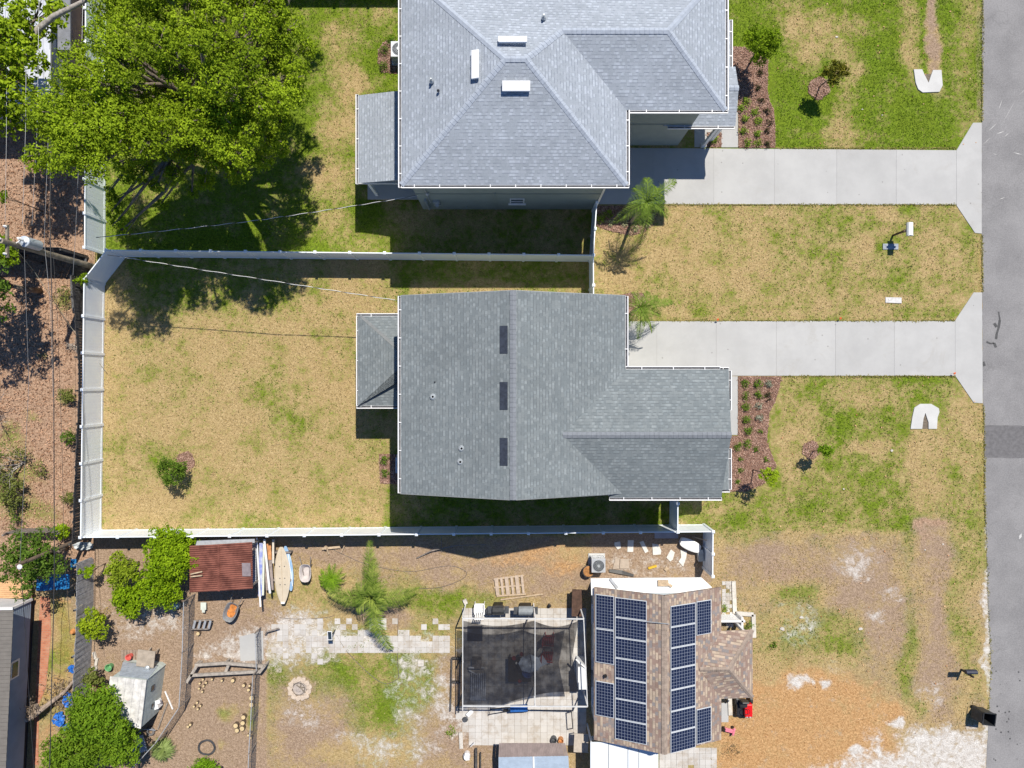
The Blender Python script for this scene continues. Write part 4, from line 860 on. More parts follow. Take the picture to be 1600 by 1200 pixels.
smalltree(1203, 744, 2.2, .55, 'yellow-green young tree at the lower end of the lower mulch bed', leafmat('yellow_green_leaves', (.2, .3, .012), (.45, .6, .03), .3, 3), lean=(1176, 734), size=.055, dens=2200, flat=.75)
smalltree(266, 737, 1.5, .8, 'lone young tree with wispy crown in the tan back lawn', leafmat('wispy_green', (.055, .11, .012), (.17, .27, .03), .2, 3), lean=(288, 729), n=11, size=.055, dens=2600)
# mulch rings and beds
mulch_s = mat('mulch_soil', (.2, .11, .08), .95, .35, 12, bump=.02)
mulch_c = leafmat('mulch_chips', (.17, .085, .06), (.62, .42, .33), 0, 4)
def mulch(label, poly, n, z=.03):
    """poly in ground pixels"""
    pts = np.array([(P(*p).x, P(*p).y) for p in poly]); MBp = MB().prism([tuple(p) for p in pts], -.02, z)
    th = MBp.build('mulch_bed', mulch_s); tag(th, label, 'mulch bed'); 
    lo, hi = pts.min(0), pts.max(0); out = []
    while len(out) < n:
        p = lo + (hi - lo) * nr.random(2); x, y = p; ins = False; j = len(pts) - 1
        for i in range(len(pts)):
            if (pts[i][1] > y) != (pts[j][1] > y) and x < (pts[j][0] - pts[i][0]) * (y - pts[i][1]) / (pts[j][1] - pts[i][1]) + pts[i][0]: ins = not ins
            j = i
        if ins: out.append((x + nr.normal() * .03, y + nr.normal() * .03, z + .008 + nr.random() * .03))
    N = nr.normal(size=(n, 3)) * .4 + np.array([0, 0, 1]); ORG[th] = Vector(th.location)
    ch = leafmesh('bark_chips', np.array(out), N, .05, mulch_c, th, asp=.35); tag(ch, kind='stuff')
    return th
def ringpoly(px, py, r, ry=None, n=14): return [(px + r * (1 + .1 * math.sin(k * 2.3)) * math.cos(k * 2 * math.pi / n), py + (ry or r) * (1 + .1 * math.cos(k * 1.7)) * math.sin(k * 2 * math.pi / n)) for k in range(n)]
mulch('reddish mulch bed beside the front wall and walk of the upper house', [(1140, 73), (1165, 74), (1178, 84), (1200, 94), (1199, 140), (1202, 158), (1209, 172), (1211, 200), (1211, 231), (1153.5, 231), (1153.5, 150), (1140, 150)], 5200)
mulch('reddish mulch bed beside the front walk of the lower house', [(1153, 588), (1221, 588), (1218, 605), (1211, 628), (1202, 645), (1198, 690), (1213, 728), (1195, 755), (1165, 768), (1142, 768), (1110, 770), (1110, 681), (1153, 681)], 5600)
mulch('small square mulch bed beside the upper porch post', [(1104.6, 207.5), (1127, 207.5), (1127, 230), (1104.6, 230)], 420)
mulch('mulch bed around the tall palm below the upper garage corner', [(930, 322), (1020, 322), (1028, 335), (1022, 350), (1005, 364), (985, 368), (950, 360), (929, 352)], 2200)
mulch('mulch bed beneath the small palm at the top of the lower driveway', [(965, 462), (985, 457), (1005, 458), (1012, 468), (1000, 480), (996, 501), (970, 501)], 900)
mulch('ring of pinkish mulch around the bronze-leaved tree', ringpoly(1279, 138, 17), 620)
mulch('ring of reddish mulch around the small oval tree', ringpoly(1267, 703, 14), 420)
mulch('ring of pinkish mulch around the lone back lawn tree', ringpoly(290, 721, 15), 460)
mulch('small curved mulch bed with two shrubs beside the white air conditioner', [(617, 62), (600, 66), (591, 78), (590, 98), (597, 112), (620, 116)], 700)
mulch('small square mulch bed with two shrubs beside the shaded air conditioner', [(592, 709), (628, 710), (628, 757), (594, 755)], 800)
# shrub prototypes
def shrub(name, label, px, py, r, lm, h=None, size=.035, n=None, group=None, cat='shrub', spiky=False):
    base = P(px, py); h = h or r; th = thing(name, label, cat, base, group)
    if spiky:
        mb = MB(); k = n or 60
        for i in range(k):
            a_ = rng.uniform(0, 6.283); ro = r * rng.uniform(.6, 1.1); z1 = h * rng.uniform(.5, 1); w = .014 * max(1, r / .3)
            d1 = Vector((math.cos(a_), math.sin(a_), 0)); sd = Vector((-math.sin(a_), math.cos(a_), 0)); p0 = base + Vector((0, 0, .02)); p1 = base + d1 * ro * .5 + Vector((0, 0, z1)); p2_ = base + d1 * ro + Vector((0, 0, z1 * .55))
            mb.add([p0 - sd * w, p0 + sd * w, p1 + sd * w, p1 - sd * w, p2_], [(0, 1, 2, 3), (3, 2, 4)])
        mb.build('blades', lm, th); return th
    MB().tube([base, base + Vector((0, 0, h * .8))], [.02, .01], 5).tube([base, base + Vector((r * .4, r * .2, h * .7))], [.015, .008], 5).build('stem', bark, th)
    k = n or int(900 * r); C_, N_ = clump_pts(base + Vector((0, 0, h * .62)), r * .85, k, .65, .4, 7); C_[:, 2] = np.maximum(C_[:, 2], .03)
    leafmesh('leaves', C_, N_, size, lm, th); return th
gs = leafmat('bed_shrub_green', (.06, .13, .01), (.2, .33, .03), .2, 3); yg = leafmat('bed_shrub_bright', (.13, .22, .02), (.34, .46, .06), .25, 3)
pur = leafmat('dark_purple_leaves', (.03, .025, .02), (.09, .09, .03), .1, 3); varie = leafmat('variegated_leaves', (.05, .08, .02), (.6, .62, .5), .15, 3)
r_a = [(1164, 599), (1164, 619), (1165, 637), (1165, 656), (1168, 672)]
for i, (x, y) in enumerate(r_a): shrub('round_shrub', f'round green shrub in the mulch row along the lower walk, {ORD[i]} from the driveway', x, y, .26, gs, group='shrubs in the lower mulch bed')
for i, (x, y) in enumerate([(1183, 600), (1184, 616)]): shrub('round_shrub', f'round green shrub in the middle row of the lower bed, {ORD[i]} from the driveway', x, y, .26, gs, group='shrubs in the lower mulch bed')
for i, (x, y) in enumerate([(1152, 697), (1167, 693)]): shrub('round_shrub', ('left' if i == 0 else 'right') + ' one of two round shrubs just below the end of the lower walk', x, y, .26, gs, group='shrubs in the lower mulch bed')
for i, (x, y) in enumerate([(1184, 634), (1185, 653)]): shrub('variegated_shrub', ('upper' if i == 0 else 'lower') + ' of two white-flecked plants in the middle of the lower bed', x, y, .22, varie, size=.04, n=130)
for i, (x, y) in enumerate([(1200, 599), (1199, 619)]): shrub('variegated_shrub', ('upper' if i == 0 else 'lower') + ' of two dark white-flecked plants in the outer row of the lower bed', x, y, .23, varie if i == 0 else pur, size=.04, n=150)
for lab, x, y in [('small dark plant in the lower bed beside the fifth round shrub', 1186, 675), ('small dark plant right of the two shrubs below the walk', 1180, 703), ('tiny plant near the wing wall under the two lower shrubs', 1156, 717), ('tiny plant at the outer edge of the lower bed', 1196, 718), ('tiny plant in the lower bed below the bay window', 1156, 735), ('tiny plant at the bottom left of the lower bed', 1153, 753)]:
    shrub('bed_plant', lab, x, y, .14, gs, n=90)
r_b = [(1165, 158), (1158, 171), (1163, 187), (1161, 205), (1166, 224)]
for i, (x, y) in enumerate(r_b): shrub('bright_shrub', f'light green shrub in the inner row of the upper bed, {ORD[i]} from the entry roof', x, y, .22, yg, size=.045, n=150, group='shrubs in the upper mulch bed')
for i, (x, y) in enumerate([(1179, 177), (1184, 191), (1183, 210), (1183, 224)]): shrub('bright_shrub', f'light green shrub in the middle row of the upper bed, {ORD[i]} from the top', x, y, .22, yg, size=.045, n=150, group='shrubs in the upper mulch bed')
for i, (x, y) in enumerate([(1187, 115), (1183, 137), (1187, 158), (1197, 175), (1202, 191), (1199, 207), (1199, 226)]): shrub('purple_shrub', f'dark purple-green plant in the outer row of the upper bed, {ORD[i]} from the top', x, y, .2, pur, size=.045, n=90, group='dark plants in the upper mulch bed')
shrub('bright_shrub', 'light green shrub in the small square bed by the porch post', 1116, 219, .24, yg, size=.045, n=170)
for lab, x, y, r in [('shrub at the top of the bed beside the white air conditioner', 611, 64, .3), ('upper shrub in the bed by the white air conditioner', 601, 81, .28), ('lower shrub in the bed by the white air conditioner', 600, 105, .28), ('upper shrub in the small bed by the shaded air conditioner', 602, 718, .26), ('lower shrub in the small bed by the shaded air conditioner', 602, 738, .24)]:
    shrub('round_shrub', lab, x, y, r, gs)
for i, (x, y, r) in enumerate([(938, 341, .28), (950, 334, .24)]): shrub('round_shrub', ('left' if i == 0 else 'right') + ' bright green shrub in the bed below the upper garage corner', x, y, r, oak_b)
for i, (x, y) in enumerate([(953, 349), (968, 338), (976, 350), (992, 358), (1010, 351), (1016, 336)]): shrub('striped_grass', f'pale striped grass tuft in the tall palm bed, {ORD[i]} from the left', x, y, .28, leafmat('pale_stripes', (.25, .28, .1), (.6, .58, .38), .2, 3), spiky=True, n=26, h=.25, cat='grass tuft', group='striped grass tufts around the tall palm')
# palms
pf = leafmat('palm_leaflets', (.05, .13, .008), (.42, .50, .1), .25, 1.5); pf2 = leafmat('queen_palm_leaflets', (.1, .18, .02), (.3, .42, .07), .3, 2)
def palm(label, base, ctr, fronds, lm, tr_r, ll=.4, sp=.05, lw_=.02, name='palm_tree', droop=.5):
    """fronds: (azimuth deg, length, rise, end_z) ; ctr crown centre"""
    th = thing(name, label, 'palm', base); b = Vector(base); c = Vector(ctr)
    n = 12; MB().tube([b.lerp(c, i / n) for i in range(n + 1)], [tr_r * (1.1 if i % 2 else .95) for i in range(n + 1)], 10).build('trunk', mat('palm_trunk', (.33, .27, .22), .9, .3, 10, bump=.02), th)
    for az, L_, rise, endz in fronds:
        a_ = R_(az); d1 = Vector((math.cos(a_), math.sin(a_), 0)); sd = Vector((-math.sin(a_), math.cos(a_), 0)); pts = []
        k = max(8, int(L_ / sp))
        cz = c.z; bend = rng.uniform(-.12, .12)
        for i in range(k + 1):
            f = i / k; pts.append(Vector((c.x, c.y, 0)) + d1 * L_ * f + sd * bend * L_ * f * f + Vector((0, 0, cz + (endz - cz) * f * f + rise * 4 * f * (1 - f))))
        mb = MB().tube(pts[::2], [.03 * (1 - .8 * i / len(pts[::2])) + .004 for i in range(len(pts[::2]))], 5)
        for i in range(2, k + 1):
            f = i / k; l = ll * (math.sin(math.pi * min(1, .18 + f * .82)) ** .6) * rng.uniform(.8, 1.1) + .04
            for sg in (-1, 1):
                for q in range(2):
                    p = pts[i] + d1 * rng.uniform(-.02, .02); dr = (sd * sg + d1 * (.45 + .5 * f) + Vector((0, 0, rng.uniform(-.1, .5)))).normalized()
                    e_ = p + dr * l; e_.z -= l * droop * rng.uniform(.5, 1.3); md = p + dr * l * .5; w = d1 * lw_
                    mb.add([p - w * .6, p + w * .6, md + w, md - w, e_], [(0, 1, 2, 3), (3, 2, 4)])
        mb.build('frond', lm, th)
    return th
b = P(986, 347); c = P(1004, 320, 3.7); c.x -= .3
palm('tall young palm in the mulch bed below the upper garage corner', b, Vector((b.x + .15, b.y + .12, 3.6)), [(95, 1.3, .5, 3.4), (35, 1.9, .4, 3.5), (15, 1.1, .3, 2.9), (-20, 1.4, .3, 2.6), (-70, 1.0, .3, 2.4), (-110, 1.6, .3, 2.2), (-150, 1.7, .4, 2.6), (170, .9, .4, 3.2), (-90, 1.7, .2, 1.9), (130, 1.0, .4, 3.4), (60, 1.0, .5, 3.2)], pf2, .085, .42, .06, .013)
b = P(985, 489)
palm('small palm arching over the top of the lower driveway', b, Vector((b.x + .1, b.y + .05, 2.3)), [(10, 1.9, .4, 1.7), (60, 1.0, .3, 1.9), (110, .9, .3, 1.9), (-50, 1.5, .3, 1.3), (-90, 1.6, .3, 1.2), (-130, 1.4, .3, 1.4), (-20, 1.3, .3, 1.4), (160, .8, .4, 1.9), (30, 1.2, .4, 1.7), (-70, 1.0, .4, 1.6)], pf2, .07, .34, .055, .012)
b = P(596, 925); 
palm('large date palm with four long crossed fronds in the bottom yard', b, Vector((P(582, 932, 1.5).x, P(582, 932, 1.5).y, 1.5)), [(91, 3.1, .5, 1.9), (82, 2.2, .6, 2.0), (3, 2.5, .5, 1.3), (-4, 2.0, .4, 1.1), (174, 2.5, .5, 1.4), (184, 2.0, .4, 1.1), (-76, 3.3, .6, .6), (-88, 2.2, .5, .9), (48, 1.2, .7, 1.7), (212, 1.1, .6, 1.3), (135, 1.1, .7, 1.7), (-45, 1.0, .7, 1.4), (70, 1.0, .9, 2.0), (110, 1.1, .9, 2.0), (20, .8, .8, 1.8), (165, .8, .8, 1.8)], pf, .17, .58, .065, .015, droop=.35)
b = P(523, 898)
palm('little bright green palm left of the large date palm', b, Vector((b.x, b.y, .7)), [(k * 33 + 10, .75, .25, .45) for k in range(11)], leafmat('little_palm', (.1, .22, .01), (.28, .45, .03), .3, 2), .06, .22, .05, .012)
# bushes and trees of the lower left
def bush(label, px, py, h, r, lm, n=8, size=.07, dens=2000, name='leafy_bush', cat='bush', flat=1.0, base=None):
    c = P(px, py, h); cl = [(c, r * .6)]
    for i in range(n):
        a_ = i * 2.39996; rr = r * math.sqrt((i + .5) / n) * .78; cl.append((c + Vector((math.cos(a_) * rr, math.sin(a_) * rr * flat, rng.uniform(-.4, .25) * r)), r * rng.uniform(.26, .42)))
    bs = Vector((c.x, c.y, 0)) if base is None else P(*base)
    return tree(name, label, cat, bs, cl, lm, size, dens, max(.03, r * .06), fork=.4)
citrus = leafmat('citrus_leaves', (.13, .24, .006), (.40, .57, .022), .35, 1.5)
bush('large bright green citrus tree against the red shed roof', 266, 868, 2.2, 1.45, citrus, 15, name='citrus_tree', cat='tree', base=(262, 860))
bush('lower part of the citrus row, tree between the red roof and grey fence', 247, 918, 1.8, 1.25, citrus, 12, name='citrus_tree', cat='tree')
bush('yellowish green citrus tree left of the large bright one', 186, 893, 1.9, .95, leafmat('citrus_pale', (.15, .22, .012), (.4, .5, .04), .3, 2), 9, name='citrus_tree', cat='tree')
bush('rounded green tree above the bare earth of the chicken yard', 197, 938, 1.7, 1.0, citrus, 11, name='citrus_tree', cat='tree')
bush('small yellow-green bush leaning on the grey fence by the bare earth', 142, 979, 1.7, .85, leafmat('lime_leaves', (.17, .26, .01), (.45, .56, .03), .3, 2), 7)
bush('small dark green bush on the grey fence above the coop', 141, 1062, 1.3, .55, olive, 7)
bush('bright bush on top of the grey fence near the leaning pole', 137, 893, 1.6, .4, citrus, 5)
bush('big leafy tree filling the bottom left corner beside the coop', 148, 1125, 2.8, 1.8, leafmat('big_leafy', (.08, .17, .008), (.26, .41, .03), .3, 1.5), 16, dens=1700, name='shade_tree', cat='tree')
bush('dense leafy tree at the bottom edge left of the chicken wire', 105, 1185, 2.6, 1.6, leafmat('big_leafy_two', (.09, .17, .01), (.24, .37, .03), .3, 1.5), 14, dens=1700, name='shade_tree', cat='tree')
bush('tree with drooping branches beside the coop roof corner', 185, 1165, 2.3, 1.3, leafmat('big_leafy_three', (.09, .18, .01), (.27, .42, .03), .3, 1.5), 12, dens=1700, name='shade_tree', cat='tree')
bush('dark green tree beneath the short service pole', 45, 878, 3.0, 1.75, dk, 16, dens=900, name='broadleaf_tree', cat='tree')
bush('mounded bright shrub cut by the bottom edge near the hose ring', 317, 1203, .6, .95, leafmat('box_green', (.1, .22, .01), (.24, .42, .02), .2, 2), 9, size=.05, dens=1700, flat=.6)
bush('green bush by the dark fence at the bottom of the leaf litter', 97, 830, .8, .5, citrus, 5)
bush('sparse olive bush in the leaf litter beside the dark fence, uppermost of three', 102, 618, .6, .5, olive, 6, size=.05)
bush('green bush touching the dark fence, middle of three', 105, 682, .6, .45, dk, 6, size=.05)
bush('low olive bush beside the dark fence, lowest of three', 107, 745 + 33, .6, .45, olive, 6, size=.05)
bush('low grey-green scrub at the left edge under the tangled branches', 12, 760, .5, .7, olive, 8, size=.05, dens=420)
bush('low scrub patch between the bare bush and the heavy cable', 62, 735, .45, .5, olive, 7, size=.05, dens=420)
bush('green scrub above the dark green tree at the left edge', 22, 815, .5, .6, dk, 8, size=.05, dens=450)
bush('weedy green clump near the heavy cable below the pole', 97, 462, .5, .6, olive, 7, size=.05, dens=500)
bush('small leafy shoot between the dark fence and the angled white fence', 128, 437, 1.8, .4, oak_b, 5)
bush('leafy green crown at the left edge below the pole top', 4, 395, 3, .9, oak_b, 7, name='broadleaf_tree', cat='tree')
bush('broad tree beyond the left edge shading the leaf litter', -62, 430, 5.5, 2.3, dk, 16, size=.09, dens=420, name='broadleaf_tree', cat='tree')
bush('small green crown at the upper left edge beside the wires', 3, 307, 3, .35, oak_b, 4)
# bare branching bush, left edge
def bare(label, px, py, h, L_, seed, leaf=None):
    rg = random.Random(seed); base = P(px, py); th = thing('bare_bush', label, 'bush', base); mb = MB(); tips = []
    def br(p, d_, l, r, k):
        e_ = p + d_ * l; mb.tube([p, p.lerp(e_, .5) + Vector((rg.uniform(-1, 1), rg.uniform(-1, 1), 0)) * l * .08, e_], [r, r * .8, r * .55], 5)
        tips.append(e_)
        if k == 0: return
        for _ in range(3):
            dd = (d_ + Vector((rg.uniform(-.8, .8), rg.uniform(-.8, .8), rg.uniform(-.25, .4)))).normalized(); br(e_ if rg.random() < .6 else p.lerp(e_, .6), dd, l * rg.uniform(.55, .85), r * .55, k - 1)
    for _ in range(5): br(base, Vector((rg.uniform(-.7, 1), rg.uniform(-.7, .7), .7)).normalized(), L_, .035, 3)
    mb.build('branches', mat('pale_bare_bark', (.42, .38, .34), .9, .2, 8), th)
    if leaf:
        T = np.array([tuple(t_) for t_ in tips]); C_ = np.repeat(T, leaf, 0) + nr.normal(size=(len(T) * leaf, 3)) * .09; C_[:, 2] = np.maximum(C_[:, 2], .05); leafmesh('leaves', C_, nr.normal(size=C_.shape) + np.array([0, 0, .8]), .06, olive, th)
bare('half-bare bush with pale tangled branches at the left edge', 38, 722, 1, .75, 4, 5)
bare('pale bare branches reaching in from the left edge', -4, 640, 1, .9, 9)
bare('scrubby half-bare bush below the tangled branches', 35, 775, 1, .6, 12, 7)
bare('spindly pale twig bush touching the dark fence', 118, 540, 1, .25, 15)
sp = shrub('spiky_grass', 'round clump of spiky light green grass below the chicken wire', 258, 1167, .75, leafmat('spiky', (.14, .2, .05), (.36, .44, .16), .2, 4), h=.6, spiky=True, n=260, cat='grass clump')
for lab, x, y, r, m_ in [('weed tuft on the step beside the white porch wall', 1168, 975, .35, gs), ('weed patch on the gravel strip by the solar house wall', 1131, 951, .25, yg), ('brown weedy tuft below the pink chair', 1143, 1172, .6, leafmat('dry_weeds', (.16, .12, .06), (.32, .25, .12), .1, 3)), ('low green weed mound in the patchy side lot', 1208, 1008, .2, gs), ('weeds growing beside the planter frame', 704, 1140, .35, yg), ('dry orange bromeliad tufts beside the grey fence', 158, 1070, .5, leafmat('dry_brom', (.3, .15, .05), (.5, .28, .08), .1, 3)), ('dry yellow palmetto under the citrus trees', 165, 955, .5, leafmat('dry_palm', (.28, .2, .05), (.55, .42, .12), .1, 3))]:
    shrub('weed_clump', lab, x, y, r, m_, h=r * .5, n=160, cat='weeds')
# ---------------- yard objects ----------------
def one(mb, name, m, label, cat, group=None, **kw):
    o_ = mb.build(name, m, **kw); return tag(o_, label, cat, group)
# mailbox (white) upper
b = P(1395, 368); th = thing('mailbox', 'white mailbox on a slanting brown post between the two driveways', 'mailbox', b)
MB().box((b.x, b.y, .62), (.09, .09, 1.24)).bar((b.x, b.y, .8), (b.x + .25, b.y, 1.12), .06).box((b.x + .15, b.y, 1.2), (.5, .1, .06)).build('post', mat('brown_post', (.13, .09, .06), .9, .3, 5), th)
c = P(1425.5, 357, 1.45); mb = MB(); prof = [(-.1, 0), (.1, 0), (.1, .12), (.07, .19), (0, .22), (-.07, .19), (-.1, .12)]
vs = [(c.x + sx * .16 + 0, c.y + u * 2.2 * .5 + 0, 0) for sx in (0,) for u in (0,)]
vs = []; n = len(prof)
for yv in (-.3, .3):
    for u, z in prof: vs.append((c.x - .06 + u * 1.6, c.y + yv * 1.15, 1.24 + z))
bx_ = mb.add(vs, [tuple(range(n))[::-1], tuple(range(n, 2 * n))] + [(i, (i + 1) % n, (i + 1) % n + n, i + n) for i in range(n)]).build('box', mat('mailbox_white', (.74, .75, .76), .4, .06, 4), th)
MB().box((c.x - .06, c.y - .36, 1.33), (.3, .015, .17)).build('door', trimw, bx_)
# dark mailbox lower right
b = P(1502, 1046); th = thing('mailbox', 'dark mailbox on a short post near the road, above the black wheeled bin', 'mailbox', b)
MB().box((b.x, b.y, .5), (.09, .09, 1.0)).build('post', blackm, th)
vs = []; c = P(1516, 1049.5, 1.05)
for xv in (-.28, .32):
    for u, z in prof: vs.append((c.x + xv, c.y + u * 1.1, 1.0 + z))
MB().add(vs, [tuple(range(n)), tuple(range(n, 2 * n))[::-1]] + [(i, i + n, (i + 1) % n + n, (i + 1) % n) for i in range(n)]).build('box', mat('navy_box', (.03, .035, .06), .4, .2, 4), th)
# wheeled bin, lid thrown open
b = P(1526, 1110); th = thing('wheeled_bin', 'black wheeled rubbish bin with its lid hanging open beside the road', 'rubbish bin', b); rz = -.12
M = Matrix.Rotation(rz, 3, 'Z')
def frus(mb, c, a0, b0_, a1, b1_, z0, z1):
    c = Vector(c); vs = [c + M @ Vector((x * a0 / 2, y * b0_ / 2, z0)) for x, y in ((-1, -1), (1, -1), (1, 1), (-1, 1))] + [c + M @ Vector((x * a1 / 2, y * b1_ / 2, z1)) for x, y in ((-1, -1), (1, -1), (1, 1), (-1, 1))]
    return mb.add(vs, [(3, 2, 1, 0), (0, 1, 5, 4), (1, 2, 6, 5), (2, 3, 7, 6), (3, 0, 4, 7)])
mb = frus(MB(), b, .5, .5, .66, .62, .08, 1.0)
for sx, sy, dx, dy in ((0, -1, .7, .05), (0, 1, .7, .05), (-1, 0, .05, .68), (1, 0, .05, .68)): mb.box(b + M @ Vector((sx * .335, sy * .32, 1.0)), (dx, dy, .05), rz)
binm = mat('bin_black', (.028, .03, .033), .5, .3, 6)
mb.build('body', binm, th, solid=.012)
MB().box(b + M @ Vector((0, 0, .12)), (.48, .48, .02), rz).build('bin_floor', blackm, th)
for sy in (-.26, .26):
    MB().lathe(b + M @ Vector((-.26, sy, .13)), [(.12, -.03), (.13, -.02), (.13, .02), (.12, .03)], 16, M @ Matrix.Rotation(math.pi / 2, 3, 'X')).build('wheel', blackm, th)
MB().bar(b + M @ Vector((-.38, -.25, .95)), b + M @ Vector((-.38, .25, .95)), .03).build('handle', blackm, th)
mb = MB(); e0 = b + M @ Vector((-.36, 0, .98)); mb.add([e0 + M @ Vector((0, -.3, 0)), e0 + M @ Vector((0, .3, 0)), e0 + M @ Vector((-.14, .3, -.7)), e0 + M @ Vector((-.14, -.3, -.7))], [(0, 1, 2, 3)])
mb.build('lid', mat('lid_dark_grey', (.045, .05, .055), .55, .3, 5), th, solid=.03)
# paved areas of the bottom yard
pav = NT('worn_pavers'); n1_ = pav.noise(1.3, 5, .7); g_ = pav.n("ShaderNodeNewGeometry")
cc_ = pav.mix(g_.outputs["Random Per Island"], (.50, .475, .45), (.59, .565, .54)); cc_ = pav.mix(pav.math('MULTIPLY', pav.ss(n1_, .45, .65), .7), cc_, (.40, .34, .28)); pav.col(cc_); pav.b.inputs["Roughness"].default_value = .9; pav.bump(pav.noise(25, 3, .7), .4, .01); pavm = pav.m
def pavers(label, x0, x1, y0, y1, st, keep, seed, name='paver_path', z=.03):
    rg = random.Random(seed); mb = MB(); ny_ = int((y1 - y0) / st); nx_ = int((x1 - x0) / st)
    for j in range(ny_):
        for i in range(nx_):
            x = x0 + i * st + (j % 2) * 0; y = y0 + j * st
            k = keep(x + st / 2, y + st / 2)
            if rg.random() > k: continue
            a = P(x + .15, y + .15); c_ = P(x + st - .15, y + st - .15); zz = z + rg.uniform(-.008, .008)
            mb.bx(a.x, c_.x, c_.y, a.y, -.01, zz)
    return tag(mb.build(name, pavm), label, kind='structure')
def kp(x, y):
    v = math.sin(x * .13) * math.cos(y * .17) * .3
    if x < 522: return .72 + v * 1.5 - max(0, (445 - x) / 30) * .5 - max(0, (y - 1012) / 30) * (.9 if x > 480 else .6) - (.55 if (448 < x < 478 and 975 < y < 1035) else 0) - max(0, (985 - y) / 20) * (x < 470) * .4 - (1.2 if y < 990 and x > 505 else 0)
    if x < 705: return (.25 if (y < 992) else .97 + v * .3) if y < 1016 else 0
    return 0
pavers('broken white paver path crossing the bottom yard to the patio', 424, 712, 966, 1045, 9.0, kp, 5)
pavers('worn square paver patio under the screened frame', 712, 916, 950, 1168, 10.2, lambda x, y: 1 if (y > 1105 or x > 718) and not (x < 728 and y > 1115 and (x - 712) * 2 < (y - 1110)) and not (x < 735 and y > 1140) else (.3 if y < 985 else 0), 6, 'patio')
pavers('scattered pale pavers and gravel strip in front of the solar-panel house', 1128, 1146, 908, 984, 6, lambda x, y: .8, 8, 'gravel_walk')
pavers('pinkish paved drive at the bottom right of the solar-panel house', 1030, 1128, 1168, 1290, 9, lambda x, y: .97, 9, 'paved_drive')
slabs('concrete_slab', 'old grey concrete slab beside the paver path in the bottom yard', [[(374, 995), (411, 985), (412, 1031), (376, 1033)]], .02)
slabs('concrete_slab', 'small concrete pad at the side door of the solar-panel house', [[(1127, 1098), (1138, 1098), (1138, 1128), (1127, 1128)]], .03)
mb = MB()
for a, b_ in (((1146, 908), (1148, 958)), ((1148, 958), (1177, 960)), ((1177, 960), (1178, 996)), ((1140, 1090), (1141, 1117))): mb.bar(P(*a, .05), P(*b_, .05), .22, .12)
tag(mb.build('kerb', mat('pale_kerb', (.6, .56, .5), .9, .15, 4, bump=.005)), 'pale stepped kerb edging the gravel walk of the solar house', kind='structure')
# red-roofed shed
z0, z1 = 2.0, 2.3
th = thing('shed', 'open lean-to shed with rusty red corrugated roof beside the citrus trees', 'shed', P(345, 880)); rust = mat('rust_red_corrugated', (.155, .045, .03), .75, .3, 1.6, bump=.004, c2=(.24, .085, .06))
A, B_, C_, D_ = P(322, 853, 2.25), P(394, 847, 2.25), P(395, 920, 1.95), P(296, 926, 1.95); A = P(296, 853, 2.25)
mb = MB(); nn = 44
for j in (0, 1):
    pass
rows = []
for i in range(nn + 1):
    f = i / nn; l = A.lerp(D_, f); r_ = B_.lerp(C_, f); dz = .018 * (1 if i % 2 else -1); rows.append((l + Vector((0, 0, dz)), l.lerp(r_, .47) + Vector((0, 0, dz + .03)), r_ + Vector((0, 0, dz))))
vs = [v for r in rows for v in r]; mb.add(vs, [(i * 3 + k, i * 3 + 3 + k, i * 3 + 4 + k, i * 3 + 1 + k) for i in range(nn) for k in (0, 1)])
ro = mb.build('roof', rust, th, solid=.01)
MB().bar(A.lerp(B_, .47) + Vector((0, 0, .05)), D_.lerp(C_, .47) + Vector((0, 0, .05)), .12, .02).build('ridge_strip', rust, ro)
q = P(385, 890, 2.14); MB().box(q, (.45, .72, .02), 0, .1).build('clear_panel', mat('pale_patch_panel', (.26, .22, .23), .4, .15, 4), ro)
for x, y in ((300, 857), (392, 852), (393, 915), (301, 921)):
    v = P(x, y, 1.95); MB().box((v.x, v.y, .95), (.09, .09, 1.9)).build('post', oldwood, th)
one(MB().prism([(p.x, p.y) for p in [P(308, 845, 1.9), P(398, 842, 1.9), P(398, 848, 1.9), P(306, 852, 1.9)]], 1.88, 1.92), 'roof_sheet', lgrey, 'grey metal sheet sticking out behind the rusty red roof', 'metal sheet')
mb = MB()
for i in range(26): mb.bar(P(393, 848 + i * 2.6, 1.0 + .02), P(400.5, 846.5 + i * 2.6, 1.03), .07, .02)
one(mb, 'corrugated_sheet', lgrey, 'narrow strip of grey corrugated metal right of the rusty red roof', 'metal sheet')
one(MB().bar(P(298, 897, 2.2), P(316, 893, 2.2), .06).bar(P(298, 901, 2.2), P(316, 899, 2.2), .06), 'timber_scrap', tanwood, 'two pale timber offcuts lying on the rusty roof edge', 'timber')
# leaning posts, boards
one(MB().tube([P(401, 840, .9), P(407, 948, 1.1)], .05, 8), 'white_pole', trimw, 'long white pole lying across the rack beside the rusty roof', 'pole')
one(MB().box(P(407.3, 890, .85), (.18, 2.9, .05), -.02), 'blue_striped_board', mat('blue_white_board', (.62, .66, .75), .5, .1, 3, c2=(.2, .25, .6)), 'narrow white board with blue stripe right of the long white pole', 'board')
one(MB().box(P(411, 890, .8), (.16, 2.8, .05), -.02), 'pale_board', mat('pale_green_board', (.6, .62, .52), .6, .08, 3), 'pale greenish board on the rack beside the blue striped one', 'board')
one(MB().bar(P(413, 843, 1.0), P(422, 927, 1.1), .1, .07), 'white_beam', trimw, 'slanting white beam on top of the board rack', 'beam')
one(MB().bar(P(427, 843, .8), P(427, 880, .9), .1, .07), 'short_post', mat('cream_post', (.62, .56, .47), .8, .1, 4), 'short cream post leaning above the tan surfboard', 'post')
one(MB().box(P(420, 862, .6), (.28, .9, .06), .05), 'orange_plank', mat('orange_wood', (.5, .24, .1), .8, .25, 4), 'short orange wooden plank behind the white beam', 'plank')
